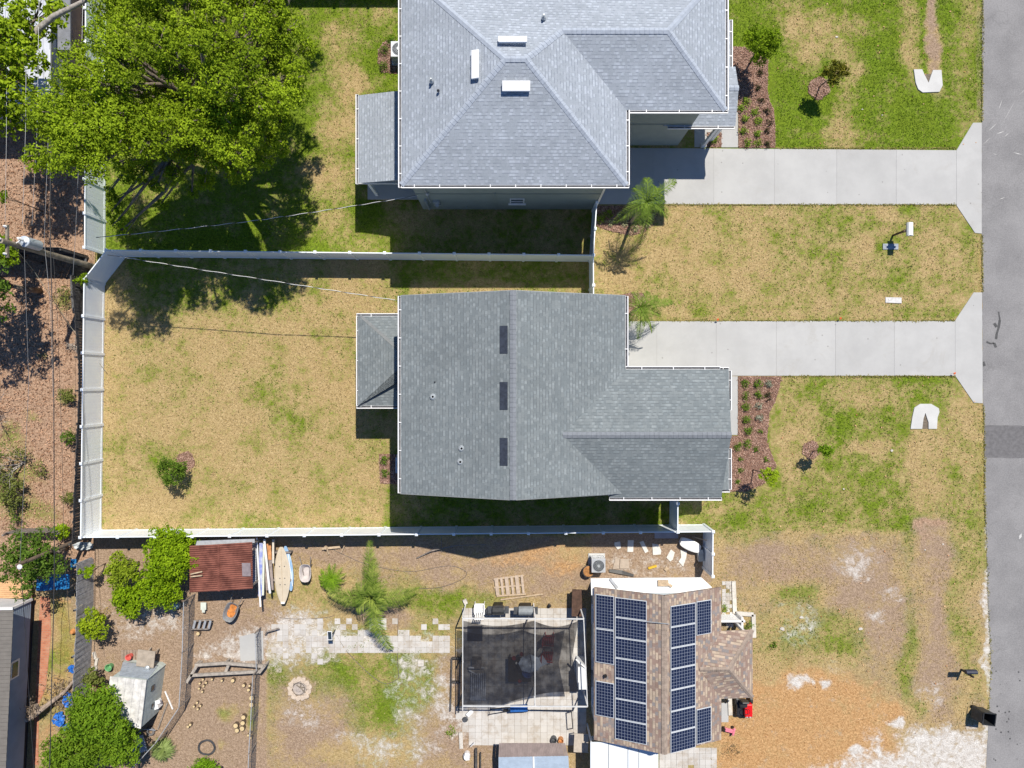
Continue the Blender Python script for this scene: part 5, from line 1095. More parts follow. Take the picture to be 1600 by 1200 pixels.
one(MB().box(P(420, 895, .55), (.42, 1.9, .05), .06), 'grey_brown_board', mat('grey_brown_board', (.3, .25, .23), .8, .2, 4), 'grey-brown board lying between the white beam and tan surfboard', 'board')
def hull(cx, cy, h, L_, W, rz, m, name, label, cat, thick=.08, point=1.6):
    c = P(cx, cy, h); M_ = Matrix.Rotation(rz, 3, 'Z'); prof = []; n = 24; top = []; 
    for i in range(n + 1):
        f = i / n; y = (f - .5) * L_; w = W / 2 * (math.sin(math.pi * (f * .96 + .02)) ** (1 / point)) ; top.append((w, y))
    out = [Vector((w, y, 0)) for w, y in top] + [Vector((-w, y, 0)) for w, y in top[::-1]]
    k = len(out); vs = [c + M_ @ (v + Vector((0, 0, .03 * abs(v.y / L_ * 2) ** 2))) for v in out] + [c + M_ @ (Vector((v.x * .85, v.y * .98, -thick))) for v in out] + [c + M_ @ Vector((v.x * .8, v.y * .97, .03)) for v in out]
    fs = [(i, i + k, (i + 1) % k + k, (i + 1) % k) for i in range(k)] + [(i, (i + 1) % k, (i + 1) % k + 2 * k, i + 2 * k) for i in range(k)] + [tuple(range(2 * k, 3 * k)), tuple(range(k, 2 * k))[::-1]]
    return MB().add(vs, fs), c, M_
th = thing('surfboard', 'long tan windsurf board with pointed ends lying beside the blue one', 'surfboard', P(441, 899))
mb, c, M_ = hull(441, 899, .45, 3.15, .88, .03, None, '', '', ''); tanb = mat('tan_board', (.56, .48, .37), .55, .06, 2); mb.build('hull', tanb, th, smooth=False)
MB().bar(c + M_ @ Vector((0, -1.5, .045)), c + M_ @ Vector((0, 1.5, .045)), .015, .01).build('stringer', mat('stringer', (.45, .36, .26), .7, .1, 4), th)
mb = MB()
for x, y in ((-.12, .5), (.15, .5), (-.12, -.15), (.15, -.15), (-.12, -.5), (.15, -.5)): mb.lathe(c + M_ @ Vector((x, y, .028)), [(.03, 0), (.03, .02)], 8)
mb.build('inserts', dgrey, th)
MB().box(c + M_ @ Vector((0, -1.5, .0)), (.2, .1, .12), .03).build('tail_block', trimw, th)
th = thing('surfboard', 'light blue surfboard half hidden under the tan one', 'surfboard', P(450, 888))
mb, c, M_ = hull(450.5, 888, .3, 2.5, .5, .13, None, '', '', ''); mb.build('hull', mat('sky_blue_board', (.25, .43, .68), .5, .1, 1.5, c2=(.5, .64, .8)), th)
MB().bar(c + M_ @ Vector((.12, -1.0, .035)), c + M_ @ Vector((.1, .9, .035)), .03, .01).build('stringer', trimw, th)
for y in (862, 905): one(MB().box(P(428, y, .25), (2.0, .08, .4), 0), 'trestle', oldwood, ('upper' if y == 862 else 'lower') + ' timber trestle holding the stacked boards', 'trestle')
# wheelbarrows
def barrow(label, px, py, rz, m, inner, sc=1.0):
    b = P(px, py); th = thing('wheelbarrow', label, 'wheelbarrow', b); M_ = Matrix.Rotation(rz, 3, 'Z')
    def ring(a, w, z, n=20):
        o_ = []
        for i in range(n):
            t_ = 2 * math.pi * i / n; x = math.cos(t_); y = math.sin(t_); x = math.copysign(abs(x) ** .6, x); y = math.copysign(abs(y) ** (.6 if y < 0 else 1.1), y)
            o_.append(b + M_ @ Vector((x * w * sc, y * a * sc, z)))
        return o_
    r = [ring(.3, .2, .28), ring(.52, .34, .62), ring(.55, .37, .63), ring(.5, .32, .6), ring(.28, .17, .31)]
    n = 20; vs = [v for q_ in r for v in q_]; fs = [(k * n + i, k * n + (i + 1) % n, (k + 1) * n + (i + 1) % n, (k + 1) * n + i) for k in range(4) for i in range(n)] + [tuple(range(n))[::-1], tuple(range(4 * n, 5 * n))]
    tr_ = MB().add(vs, fs).build('tray', m, th)
    if inner: MB().prism([tuple((v)[:2]) for v in ring(.4, .25, .5)], .36, .42).build('rusty_load', inner, tr_)
    for sx in (-1, 1): MB().bar(b + M_ @ Vector((sx * .12, .5 * sc, .3)), b + M_ @ Vector((sx * .3, -1.0 * sc, .6)), .04).bar(b + M_ @ Vector((sx * .22, -.35, 0)), b + M_ @ Vector((sx * .22, -.35, .4)), .03).build('handle', oldwood, th)
    MB().lathe(b + M_ @ Vector((0, .62 * sc, .18)), [(.16, -.04), (.18, -.03), (.18, .03), (.16, .04)], 16, M_ @ Matrix.Rotation(math.pi / 2, 3, 'Y')).build('wheel', blackm, th)
barrow('grey wheelbarrow with bright rust inside standing on bare earth', 367, 951, 2.75, mat('grey_tub', (.22, .23, .24), .5, .2, 5), mat('orange_rust', (.55, .2, .05), .9, .4, 6))
barrow('pale wheelbarrow standing handles-up on the lawn right of the boards', 482, 891, 3.14, mat('dusty_white_tub', (.55, .5, .48), .7, .1, 5), None, .9)
one(MB().box(P(318, 947, .3), (.3, .4, .06)).box(P(318, 954, .3), (.16, .2, .05)).box(P(318, 947, .14), (.2, .2, .28)), 'plastic_stool', mat('minty_white', (.6, .64, .58), .6, .08, 4), 'small pale plastic stool below the rusty roof', 'stool')
th = thing('pallet', 'dark slatted pallet leaning on the chicken wire', 'pallet', P(313, 975))
mb = MB()
for i in range(4): mb.bar(P(302 + i * 8, 982, .35), P(305 + i * 8, 970, .5), .12, .03)
mb.build('slats', lgrey, th); MB().bar(P(298, 983, .3), P(326, 983, .3), .06).bar(P(302, 970, .45), P(331, 968, .45), .06).build('rails', oldwood, th)
# chicken wire fence
t = NT('wire_mesh'); vr = t.n("ShaderNodeTexVoronoi", feature='DISTANCE_TO_EDGE'); t.put(vr.inputs["Vector"], t.pos()); t.put(vr.inputs["Scale"], 14)
t.col((.2, .2, .21)); t.b.inputs["Roughness"].default_value = .6; tr_ = t.n("ShaderNodeBsdfTransparent"); mx = t.n("ShaderNodeMixShader")
t.put(mx.inputs[0], t.math('LESS_THAN', vr.outputs[0], .1)); t.t.links.new(tr_.outputs[0], mx.inputs[1]); t.t.links.new(t.b.outputs[0], mx.inputs[2]); t.t.links.new(mx.outputs[0], t.out.inputs[0]); wirem = t.m
def wirefence(label, pts, hgt, name='wire_fence', pm=None, pr=.035):
    q = [P(*p) for p in pts]; th = thing(name, label, 'fence', sum(q, Vector()) / len(q)); mb = MB()
    for A, B in zip(q, q[1:]): mb.add([A, B, B + Vector((0, 0, hgt)), A + Vector((0, 0, hgt))], [(0, 1, 2, 3)])
    mb.build('wire_mesh', wirem, th); rl = MB()
    for A, B in zip(q, q[1:]): rl.tube([A + Vector((0, 0, hgt)), B + Vector((0, 0, hgt))], .022, 6)
    rl.build('top_rail', lgrey, th)
    for A, B in zip(q, q[1:] + [None]):
        pts_ = [A] if B is None else [A.lerp(B, k / max(1, round((B - A).length / 2.2))) for k in range(max(1, round((B - A).length / 2.2)))]
        for p in pts_: MB().tube([p, p + Vector((0, 0, hgt + .05))], pr, 6).build('post', pm or oldwood, th)
wirefence('chicken wire fence bending round the coop yard', [(305, 928), (303, 1005), (298, 1088), (262, 1142), (222, 1185), (190, 1230)], 1.35)
wirefence('old wire fence with weathered posts on the right side of the log yard', [(407, 1042), (404, 1110), (401, 1160), (398, 1250)], 1.15)
wirefence('short wire fence by the concrete slab', [(408, 980), (410, 1038)], .9)
# pen beams
for lab, a, b_ in [('upper left weathered beam of the raised pen', (305, 1039, .55), (352, 1036, .55)), ('upper right weathered beam of the raised pen', (352, 1036, .6), (413, 1041, .6)), ('long lower beam of the raised pen', (298, 1055, .6), (406, 1049, .6)), ('short cross beam in the middle of the raised pen', (358, 1037, .5), (352, 1052, .5)), ('short right end beam of the raised pen', (413, 1041, .68), (405, 1051, .68)), ('slanting left end beam of the raised pen', (292, 1066, .6), (308, 1040, .6))]:
    a_, c_ = P(*a), P(*b_); mb = MB().bar(a_, c_, .15, .13)
    for v in (a_, c_): mb.bar((v.x, v.y, 0), (v.x, v.y, v.z - .03), .1)
    one(mb, 'timber_beam', mat('bleached_timber', (.36, .32, .28), .9, .25, 6, bump=.01), lab, 'timber beam')
one(MB().tube([P(436, 982, .3), P(417, 987, .35), P(415, 992, .1)], .05, 6), 'driftwood_post', oldwood, 'crooked grey branch lying beside the paver path', 'branch')
# cut logs
logb = mat('log_bark', (.12, .085, .06), .95, .3, 9); logt = mat('sawn_wood', (.62, .48, .27), .85, .15, 12)
def log(lab, px, py, r, hh=.22, group='sawn log rounds in the log yard'):
    b = P(px, py); th = thing('log_round', lab, 'log', b, group); MB().lathe(b, [(r * 1.05, 0), (r, hh * .5), (r, hh)], 14).build('bark', logb, th); MB().lathe(b + Vector((0, 0, hh + .002)), [(r * .88, 0), (r * .86, .01)], 14).build('cut_face', logt, th)
for lab, x, y, r in [('upper of the two large rounds near the old wire fence', 395, 1088, .14), ('lower of the two large rounds near the old wire fence', 395, 1098.5, .14), ('topmost log of the five-log cluster', 382.5, 1118, .13), ('log second from the top in the five-log cluster', 381.5, 1127, .13), ('upper left log of the five-log cluster', 370.5, 1131, .14), ('lowest right log of the five-log cluster', 380.5, 1135.5, .14), ('lowest left log of the five-log cluster', 372.5, 1138.5, .13),
    ('left log of the small cluster under the raised pen', 383, 1068.5, .09), ('right log of the small cluster under the raised pen', 392, 1069, .07), ('lower log of the small cluster under the raised pen', 390.5, 1075.5, .09), ('round log sprouting green directly below the raised pen', 366, 1061, .11), ('tiny log left of the green sprouts below the pen', 349, 1061, .07), ('small log by the left end of the long pen beam', 334, 1059, .06),
    ('right log of the tight pair near the wire corner', 300, 1129.5, .08), ('left log of the tight pair near the wire corner', 296.5, 1132.5, .08), ('upper log of the trio beside the lower old fence', 393, 1143, .06), ('left log of the trio beside the lower old fence', 390, 1146, .07), ('lower log of the trio beside the lower old fence', 394, 1150, .07), ('pale log round beside the leaning pallet', 312, 988, .11)]: log(lab, x, y, r)
for cx, cy, nm in ((319, 1065, 'upper left'), (310, 1101, 'middle left'), (313, 1079, 'small upper left')):
    for k in range(4 if nm != 'small upper left' else 2):
        log(f'small {["upper","right","lower","left"][k]} billet in the {nm} heap of split wood', cx + [0, 5, 1, -5][k], cy + [-5, 0, 5, 1][k], .065, .16, 'split wood billets')
th = thing('garden_hose', 'black hose coiled in a ring on the bare earth near the bottom edge', 'hose', P(323, 1168)); c = P(323, 1168, .04)
for rr, nm in ((.5, 'outer_coil'), (.44, 'inner_coil')): MB().tube([c + Vector((math.cos(k * .2618) * rr * .95, math.sin(k * .2618) * rr * .85, .02 * math.sin(k))) for k in range(25)], .035, 6).build(nm, mat('dark_hose', (.06, .06, .065), .6, .2, 5), th)
one(MB().tube([P(235, 1143, .1) + Vector((math.cos(k * .393) * .18, math.sin(k * .393) * .18, 0)) for k in range(17)], .07, 8), 'tyre', mat('dusty_tyre', (.16, .15, .15), .9, .2, 6), 'grey tyre lying beside the coop corner', 'tyre')
# chicken coop
th = thing('chicken_coop', 'white weathered chicken coop with slanted board roof in the bare yard', 'chicken coop', P(215, 1085))
cr = [P(*p) for p in ((228, 1045, 2.15), (220, 1137, 1.9))]; L0, L1 = P(172, 1057, 2.05), P(164, 1122, 1.95); R0, R1 = P(229, 1063, 2.05), P(220, 1139, 1.95)
wtd = mat('whitewashed_boards', (.62, .60, .58), .85, .2, 3, bump=.006); nb = 9
for i in range(nb):
    a = L0.lerp(R0, i / nb); b_ = L0.lerp(R0, (i + .97) / nb); c_ = L1.lerp(R1, (i + .97) / nb); d_ = L1.lerp(R1, i / nb); dz = Vector((0, 0, .012 * (i % 2)))
    mb = MB() if i == 0 else mb; mb.add([a + dz, b_ + dz, c_ + dz, d_ + dz], [(3, 2, 1, 0)])
mb.build('roof', wtd, th, solid=.03)
lo = [Vector((v.x, v.y, 0)) for v in (P(183, 1052), P(236, 1046), P(233, 1121), P(176, 1108))]
mb = MB(); wl = [L0.lerp(R0, .06), R0.lerp(L0, .02), R1.lerp(L1, .02), L1.lerp(R1, .06)]; wl = [Vector((v.x, v.y, v.z - .04)) for v in wl]; wb = [Vector((v.x, v.y, 0)) for v in wl]
mb.add(wl + wb, [(0, 1, 2, 3), (0, 4, 5, 1), (1, 5, 6, 2), (2, 6, 7, 3), (3, 7, 4, 0)]); wallo = mb.build('wall', mat('pale_green_boards', (.48, .54, .52), .8, .12, 4), th)
d1 = (wb[2] - wb[1]).normalized(); nn_ = Vector((-d1.y, d1.x, 0)); nn_ = nn_ if nn_.x > 0 else -nn_
for f, z, w in ((.3, 1.2, .3), (.72, .9, .26)):
    p = wb[1].lerp(wb[2], f) + nn_ * .02 + Vector((0, 0, z)); rz_ = math.atan2(d1.y, d1.x); MB().box(p, (w, .03, .3), rz_).build('window', glass, th)
a0, a1_ = L0.lerp(R0, .2) + Vector((0, 0, -.15)), R0 + Vector((0, 0, -.15)); up_ = (L0 - L1).normalized()
mb = MB(); b0_, b1_ = P(192, 1034, .5), P(247, 1040, .5); 
for i in range(7):
    f0, f1 = i / 7, (i + .93) / 7; mb.add([a0.lerp(b0_, f0), a1_.lerp(b1_, f0), a1_.lerp(b1_, f1), a0.lerp(b0_, f1)], [(0, 1, 2, 3)])
mb.build('front_roof', mat('blue_grey_boards', (.33, .37, .42), .8, .15, 4), th, solid=.02)
a0g, b0g, a1g, b1g = [Vector((v.x, v.y, 0)) for v in (a0, b0_, a1_, b1_)]
MB().add([a0g, b0g, b1g, a1g, a0 - Vector((0, 0, .05)), b0_ - Vector((0, 0, .05)), b1_ - Vector((0, 0, .05)), a1_ - Vector((0, 0, .05))], [(0, 1, 5, 4), (1, 2, 6, 5), (2, 3, 7, 6)]).build('front_wall', mat('pale_green_boards', (.48, .54, .52)), th)
one(MB().box(P(245, 1100, .35), (.35, .4, .5), .3).box(P(246, 1097, .62), (.3, .2, .05), .3), 'nest_box', trimw, 'small white box with pink lining beside the coop window', 'box')
one(MB().box(P(228, 1029, .9), (.95, .9, .05), -.12).bar(P(230, 1020, .5), P(236, 1012, .1), .07).bar(P(242, 1020, .5), P(248, 1014, .1), .07), 'plywood_ramp', mat('ply', (.37, .31, .25), .9, .15, 4), 'square plywood sheet on legs above the coop', 'plywood')
one(MB().lathe(P(231, 1043, .95), [(.12, 0), (.14, .1), (.05, .16)], 12), 'metal_bowl', steel, 'upturned metal bowl on the plywood sheet', 'bowl')
mb = MB()
for i in range(6): mb.box(P(191.5 + i * 4.6, 1024, .12), (.14, .62, .03))
mb.box(P(203, 1017, .08), (.98, .08, .06)).box(P(203, 1031, .08), (.98, .08, .06)); one(mb, 'pallet', mat('brown_pallet', (.3, .23, .18), .9, .2, 6), 'flat brown pallet under the red bucket', 'pallet')
one(MB().lathe(P(205, 1024, .14), [(.13, 0), (.17, .3), (.17, .32), (.13, .31), (.08, .1)], 16), 'bucket', mat('faded_red', (.62, .12, .1), .6, .3, 5), 'faded red and white bucket on the brown pallet', 'bucket')
one(MB().lathe(P(174, 1040, 0), [(.15, 0), (.19, .3), (.2, .31), (.16, .3), (.1, .05)], 16), 'bucket', mat('mint_green', (.14, .36, .16), .6, .2, 5), 'green plastic tub left of the coop', 'bucket')
one(MB().bar(P(258, 1080, .05), P(270, 1108, .05), .06), 'white_stick', trimw, 'thin white stick on the ground right of the coop', 'stick')
one(MB().bar(P(262, 1098, .05), P(247, 1139, .08), .07), 'grey_plank', oldwood, 'long thin plank running from the coop to the wire fence', 'plank')
one(MB().tube([P(243, 1141, .4), P(222, 1139, .4), P(200, 1160, .4)], .02, 5).box(P(212, 1165, .35), (1.1, .9, .04), .3), 'plastic_sheet', mat('blue_grey_sheet', (.36, .41, .5), .5, .2, 3), 'blue-grey plastic sheet beneath the tree below the coop', 'plastic sheet')
one(MB().lathe(P(279, 944, .0), [(.16, 0), (.18, .3), (.1, .34)], 12), 'plant_pot', mat('pale_mint', (.42, .55, .52), .6, .1, 5), 'pale mint pot beneath the citrus tree edge', 'pot')
for i, (x, y, w, l, rz_) in enumerate([(148, 1024, .14, .4, .3), (151, 1034, .14, .4, -.2), (148, 1044, .3, .2, 0)]): one(MB().box(P(x, y, .06), (w, l, .12), rz_), 'concrete_block', stonem, f'pale concrete block beside the grey fence, {ORD[i]} from the top', 'block')
# fire pit
c = P(469, 1075)
for i in range(13):
    a = i * 2 * math.pi / 13 + .2; v = c + Vector((math.cos(a) * .53, math.sin(a) * .53, 0)); th_l = f'tan stone in the fire ring, {["east","east-northeast","north-northeast","north","north-northwest","west-northwest","west","west-southwest","southwest","south-southwest","south","southeast","east-southeast"][i]} side'
    poly = [(v.x + math.cos(a + u) * r1, v.y + math.sin(a + u) * r1) for u, r1 in [(k * math.pi / 4 + .3, .16 * (1 + .18 * math.sin(i * 3 + k * 2))) for k in range(8)]]
    one(MB().prism(poly, 0, .14 + .02 * (i % 3)), 'fire_stone', mat('tan_stone', (.55, .45, .36), .9, .15, 8, bump=.01), th_l, 'stone', 'stones ringing the fire pit', bevel=.02)
ash = mat('ash', (.4, .35, .32), .95, .3, 12, bump=.02); tag(MB().prism([(c.x + .4 * math.cos(k * .5), c.y + .4 * math.sin(k * .5)) for k in range(12)], .0, .05).build('ash_bed', ash), 'grey ash inside the ring of tan stones', kind='stuff')
th = thing('grill_ring', 'thin rusty iron ring resting in the fire pit', 'iron ring', c); MB().tube([c + Vector((math.cos(k * .3142) * .34 - .05, math.sin(k * .3142) * .34, .12)) for k in range(21)], .012, 5).build('rim', blackm, th)
for k, (a, r1) in enumerate([(.3, .3), (1.3, .3), (2.2, .28), (-.6, .45)]): MB().tube([c + Vector((0.05, .05, .1)), c + Vector((math.cos(a) * r1, math.sin(a) * r1, .12))], .03, 6).build('charred_log', bark, th)
# solar lamp, hose, cords
b = P(524, 984); th = thing('solar_lamp', 'small solar lamp with bright framed panel by the paver path', 'lamp', b); MB().tube([b, b + Vector((0, .0, 1.0))], .03, 6).box((b.x - .02, b.y, 1.0), (.16, .3, .12)).build('stake', blackm, th)
q = Vector((b.x, b.y + .1, 1.15)); MB().box(q, (.24, .48, .03), 0, .2).build('panel', cells if False else glass, th); MB().box(q + Vector((.11, 0, .0)), (.03, .5, .05), 0, .2).box(q - Vector((.11, 0, .0)), (.03, .5, .05), 0, .2).box(q + Vector((0, .24, .045)), (.24, .03, .04)).box(q - Vector((0, .24, .045)), (.24, .03, .04)).build('panel_frame', trimw, th)
def cord(lab, pts, r=.018, m=cable):
    q = [P(*p, .02) for p in pts]; fine = []
    for i in range(len(q) - 1):
        p0, p1, p2_, p3 = q[max(0, i - 1)], q[i], q[i + 1], q[min(len(q) - 1, i + 2)]
        for k in range(6):
            t_ = k / 6; fine.append(.5 * ((2 * p1) + (p2_ - p0) * t_ + (2 * p0 - 5 * p1 + 4 * p2_ - p3) * t_ ** 2 + (3 * p1 - p0 - 3 * p2_ + p3) * t_ ** 3))
    fine.append(q[-1]); return one(MB().tube(fine, r, 5), 'garden_hose', m, lab, 'hose')
hm = mat('faded_hose', (.14, .12, .11), .6, .2, 5)
cord('dark hose looping over the lawn from the solar lamp round to the patio lawn', [(526, 992), (540, 1015), (565, 1042), (590, 1063), (605, 1068), (618, 1063), (623, 1056), (621, 1030), (622, 960)], .016, hm)
cord('hose running along the bare dirt below the long white fence', [(515, 856), (540, 868), (575, 882), (640, 893), (700, 884), (728, 893), (722, 905), (690, 917), (655, 920)], .014, hm)
cord('long hose from the paver path corner toward the rack of boards', [(437, 965), (460, 967), (500, 966), (522, 962)], .014, hm)
# planter frame
mb = MB()
for a, b_ in (((706, 1028), (704, 1110)), ((720, 1028), (717, 1112)), ((706, 1028), (720, 1028)), ((705, 1065), (719, 1065))): mb.bar(P(*a, .2), P(*b_, .2), .06, .2)
one(mb, 'garden_planter', darkwood, 'long narrow dark planter frame left of the patio', 'planter')
one(MB().box(P(657.5, 1036, .04), (.33, .36, .06)), 'square_paver', stonem, 'single cream square paver on the lawn left of the patio', 'paver')
one(MB().box(P(727, 940, .1), (.2, .26, .16), .4), 'white_block', stonem, 'small white block on the grass above the patio corner', 'block')
one(MB().bar(P(720, 1144, .08), P(721, 1169, .08), .2, .16), 'stone_edging', stonem, 'upright row of pale stones left of the lower patio', 'stone edging')
th = thing('pallet', 'sun-bleached open pallet on the grass below the long white fence', 'pallet', P(796, 916)); mb = MB()
for a, b_ in (((771, 905), (818, 899)), ((772, 918), (819, 914)), ((776, 931), (822, 928))): mb.bar(P(*a, .08), P(*b_, .08), .09, .08)
mb.build('bearers', tanwood, th); mb = MB()
for i in range(6): mb.bar(P(775 + i * 8, 903 - i, .13), P(778 + i * 8, 930 - i * .5, .13), .13 if i % 2 else .2, .02)
mb.build('slats', mat('sunbleached_slats', (.48, .38, .3), .9, .15, 5), th)
one(MB().bar(P(782, 937, .05), P(848, 928, .05), .07), 'timber_strip', tanwood, 'long thin timber strip below the bleached pallet', 'timber')
one(MB().bar(P(651, 872, .06), P(675, 860, .3), .05).bar(P(675, 860, .3), P(715, 852, .3), .05).bar(P(715, 852, .3), P(760, 851, .2), .03).bar(P(690, 838, .3), P(690, 862, .1), .03), 'fallen_branches', oldwood, 'bent grey branches lying in the fence shadow', 'branches')
one(MB().box(P(517, 856, .15), (1.0, .12, .05), .1).bar(P(509, 853, .3), P(514, 866, .1), .06).bar(P(538, 853, .2), P(533, 864, .1), .05).lathe(P(509, 856, .2), [(.12, 0), (.08, .12)], 8), 'broken_bench', tanwood, 'broken wooden cart of sticks below the white fence', 'broken cart')
# screened patio frame
th = thing('screen_frame', 'white pipe patio frame with torn black shade mesh stretched inside', 'pergola', P(820, 1035)); hz_ = 2.4
cor = {'nw': P(723, 966, hz_), 'ne': P(912, 967, hz_), 'sw': P(723, 1103, hz_), 'se': P(918, 1104, hz_), 'n': P(836, 966, hz_), 's': P(836, 1103, hz_)}
for nm, a, b_, w in (('beam', cor['nw'], cor['ne'], .06), ('beam', cor['sw'], cor['se'], .06), ('beam', cor['nw'], P(723, 1110, hz_), .045), ('beam', cor['ne'], cor['se'], .045), ('beam', P(836, 958, hz_), P(836, 1104, hz_), .04)): MB().bar(a, b_, w).build('beam', mat('dull_white_pipe', (.6, .6, .6), .5, .1, 4), th)
for v in (cor['nw'], cor['ne'], cor['sw'], cor['se'], cor['n'], cor['s'], P(723, 1035, hz_)): MB().bar((v.x, v.y, 0), (v.x, v.y, hz_ - .04), .06).build('post', trimw, th)
t = NT('shade_mesh'); t.col((.018, .018, .022)); t.b.inputs["Roughness"].default_value = .8; t.b.inputs["Specular IOR Level"].default_value = .05; tr_ = t.n("ShaderNodeBsdfTransparent"); mx = t.n("ShaderNodeMixShader"); t.put(mx.inputs[0], t.math('ADD', .66, t.math('MULTIPLY', t.ss(t.noise(1.6, 3), .35, .7), .25)))
t.t.links.new(tr_.outputs[0], mx.inputs[1]); t.t.links.new(t.b.outputs[0], mx.inputs[2]); t.t.links.new(mx.outputs[0], t.out.inputs[0])
mb = MB(); nu, nv = 36, 26; vs = []
for j in range(nv + 1):
    for i in range(nu + 1):
        u, v = i / nu, j / nv
        x = 724 + 180 * u; y0_ = 970 + 8 * math.sin(math.pi * min(1, u * 1.65)) * (u < .61) + 9 * math.sin(math.pi * max(0, (u - .61) / .39)) * (u >= .61)
        y1_ = 1101 if u < .33 else 1101 - 20 * math.sin(min(1, (u - .33) / .55) * math.pi / 2)
        x -= (1 - abs(2 * v - 1)) * 10 * (u ** 4)
        sag = 1.25 * math.sin(math.pi * u) * math.sin(math.pi * v) * .35 + .05 * math.sin(9 * u + 5 * v)
        vs.append(P(x, y0_ + (y1_ - y0_) * v, 2.3 - sag * .6))
mb.add(vs, [(j * (nu + 1) + i, j * (nu + 1) + i + 1, (j + 1) * (nu + 1) + i + 1, (j + 1) * (nu + 1) + i) for j in range(nv) for i in range(nu)])
mb.build('shade_mesh', t.m, th, smooth=True)
# things under / round the frame
def chair(label, px, py, rz, m, name='patio_chair'):
    b = P(px, py); th = thing(name, label, 'chair', b); M_ = Matrix.Rotation(rz, 3, 'Z')
    mb = MB()
    for i in range(5): mb.box(b + M_ @ Vector((0, -.2 + i * .1, .42)), (.5, .08, .025), rz)
    mb.build('seat', m, th); mb = MB()
    for i in range(5): mb.bar(b + M_ @ Vector((-.2 + i * .1, .25, .42)), b + M_ @ Vector((-.2 + i * .1, .42, 1.0)), .06, .02)
    mb.bar(b + M_ @ Vector((-.26, .42, 1.0)), b + M_ @ Vector((.26, .42, 1.0)), .06, .04); mb.build('backrest', m, th)
    for sx in (-.26, .26):
        for sy in (-.22, .24): MB().bar(b + M_ @ Vector((sx, sy, 0)), b + M_ @ Vector((sx, sy, .62 if True else .4)), .04).build('leg', m, th)
        MB().bar(b + M_ @ Vector((sx, -.25, .63)), b + M_ @ Vector((sx, .3, .63)), .06, .03).build('armrest', m, th)
chair('white plastic chair above the patio frame, stacked beside the black grill', 750, 946, 3.14, trimw)
redm = mat('dull_red', (.35, .05, .05), .7, .2, 5)
chair('upper red chair under the right half of the black mesh', 858, 995, 1.5, redm); chair('lower red chair under the right half of the black mesh', 856, 1020, 1.5, redm)
def grill(label, px, py, w, l, m):
    b = P(px, py); th = thing('grill', label, 'barbecue grill', b)
    MB().box(b + Vector((0, 0, .45)), (w * .8, l * .7, .8)).build('cabinet', blackm, th)
    vs = []; k = 9
    for x in (-w / 2, w / 2):
        for i in range(k): a = math.pi * i / (k - 1); vs.append(b + Vector((x, math.cos(a) * l / 2, .88 + math.sin(a) * .28)))
    MB().add(vs, [tuple(range(k)), tuple(range(k, 2 * k))[::-1]] + [(i, i + k, (i + 1) % k + k, (i + 1) % k) for i in range(k)]).build('hood', m, th)
    for sx in (-1, 1): MB().box(b + Vector((sx * (w / 2 + .14), 0, .86)), (.26, l * .8, .03)).build('side_shelf', dgrey, th)
grill('black barbecue grill with domed hood above the patio frame', 779, 945, .62, .5, mat('grill_black', (.04, .042, .045), .35, .2, 5))
grill('grey covered barbecue right of the black grill', 821, 946, .78, .5, mat('grey_hood', (.22, .24, .26), .5, .15, 5))
one(MB().lathe(P(765, 950, 0), [(.12, 0), (.2, .3), (.22, .6), (.1, .75)], 12), 'kettle_smoker', dgrey, 'small grey kettle smoker between the white chair and black grill', 'smoker')
one(MB().lathe(P(858, 945, 0), [(.08, 0), (.1, .2), (.07, .22)], 10), 'plant_pot', blackm, 'small black pot on the pavers right of the grey barbecue', 'pot')
# lounger
th = thing('sun_lounger', 'white slatted sun lounger under the left side of the black mesh', 'lounger', P(748, 1066)); mb = MB()
for i in range(8): mb.bar(P(737 + i * 3.1, 1052, .35), P(736 + i * 3.1, 1094, .35), .06, .02)
mb.build('slats', trimw, th); MB().bar(P(732, 1043, .5), P(757, 1043, .4), .07).bar(P(733, 1047, .4), P(745, 1054, .4), .06).build('headrest', trimw, th)
for x, y in ((736, 1052), (758, 1052), (735, 1092), (757, 1092)): v = P(x, y, .33); MB().bar((v.x, v.y, 0), v, .04).build('leg', trimw, th)
one(MB().box(P(745, 1035, .25), (.5, .5, .5)).lathe(P(745, 1034, .5), [(.06, 0), (.06, .1)], 10), 'side_table', oldwood, 'square grey side table above the sun lounger', 'table')
one(MB().box(P(742, 990, .03), (.85, .85, .02)), 'doormat', mat('navy_mat', (.03, .04, .07), .9, .2, 5), 'dark square mat under the top left of the black mesh', 'mat')
th = thing('dining_table', 'dark cluttered patio table under the middle of the black mesh', 'table', P(812, 1046)); MB().box(P(812, 1046, .74), (1.25, 1.35, .04)).build('tabletop', mat('dark_tabletop', (.04, .035, .035), .5, .3, 5), th)
for x, y in ((797, 1030), (828, 1030), (797, 1064), (828, 1064)): v = P(x, y, .72); MB().bar((v.x, v.y, 0), v, .06).build('leg', blackm, th)
for lab, x, y, m_, r in (('red pot at the upper left of the cluttered patio table', 803, 1027, redm, .12), ('red bowl at the top of the cluttered patio table', 815, 1021, redm, .12), ('small white cup near the top of the cluttered patio table', 814, 1029, trimw, .06), ('white cup in the middle of the cluttered patio table', 807, 1035, trimw, .06), ('dark red pot at the bottom of the cluttered patio table', 812, 1063, redm, .1)):
    one(MB().lathe(P(x, y, .78), [(r * .7, 0), (r, .12), (r * .8, .12), (r * .6, .03)], 12), 'table_pot', m_, lab, 'pot')
one(MB().lathe(P(824, 1046, .6), [(.3, 0), (.3, .45), (.2, .55)], 14), 'blue_drum', mat('blue_plastic', (.02, .08, .3), .5, .2, 4), 'blue plastic drum right of the cluttered patio table', 'drum')
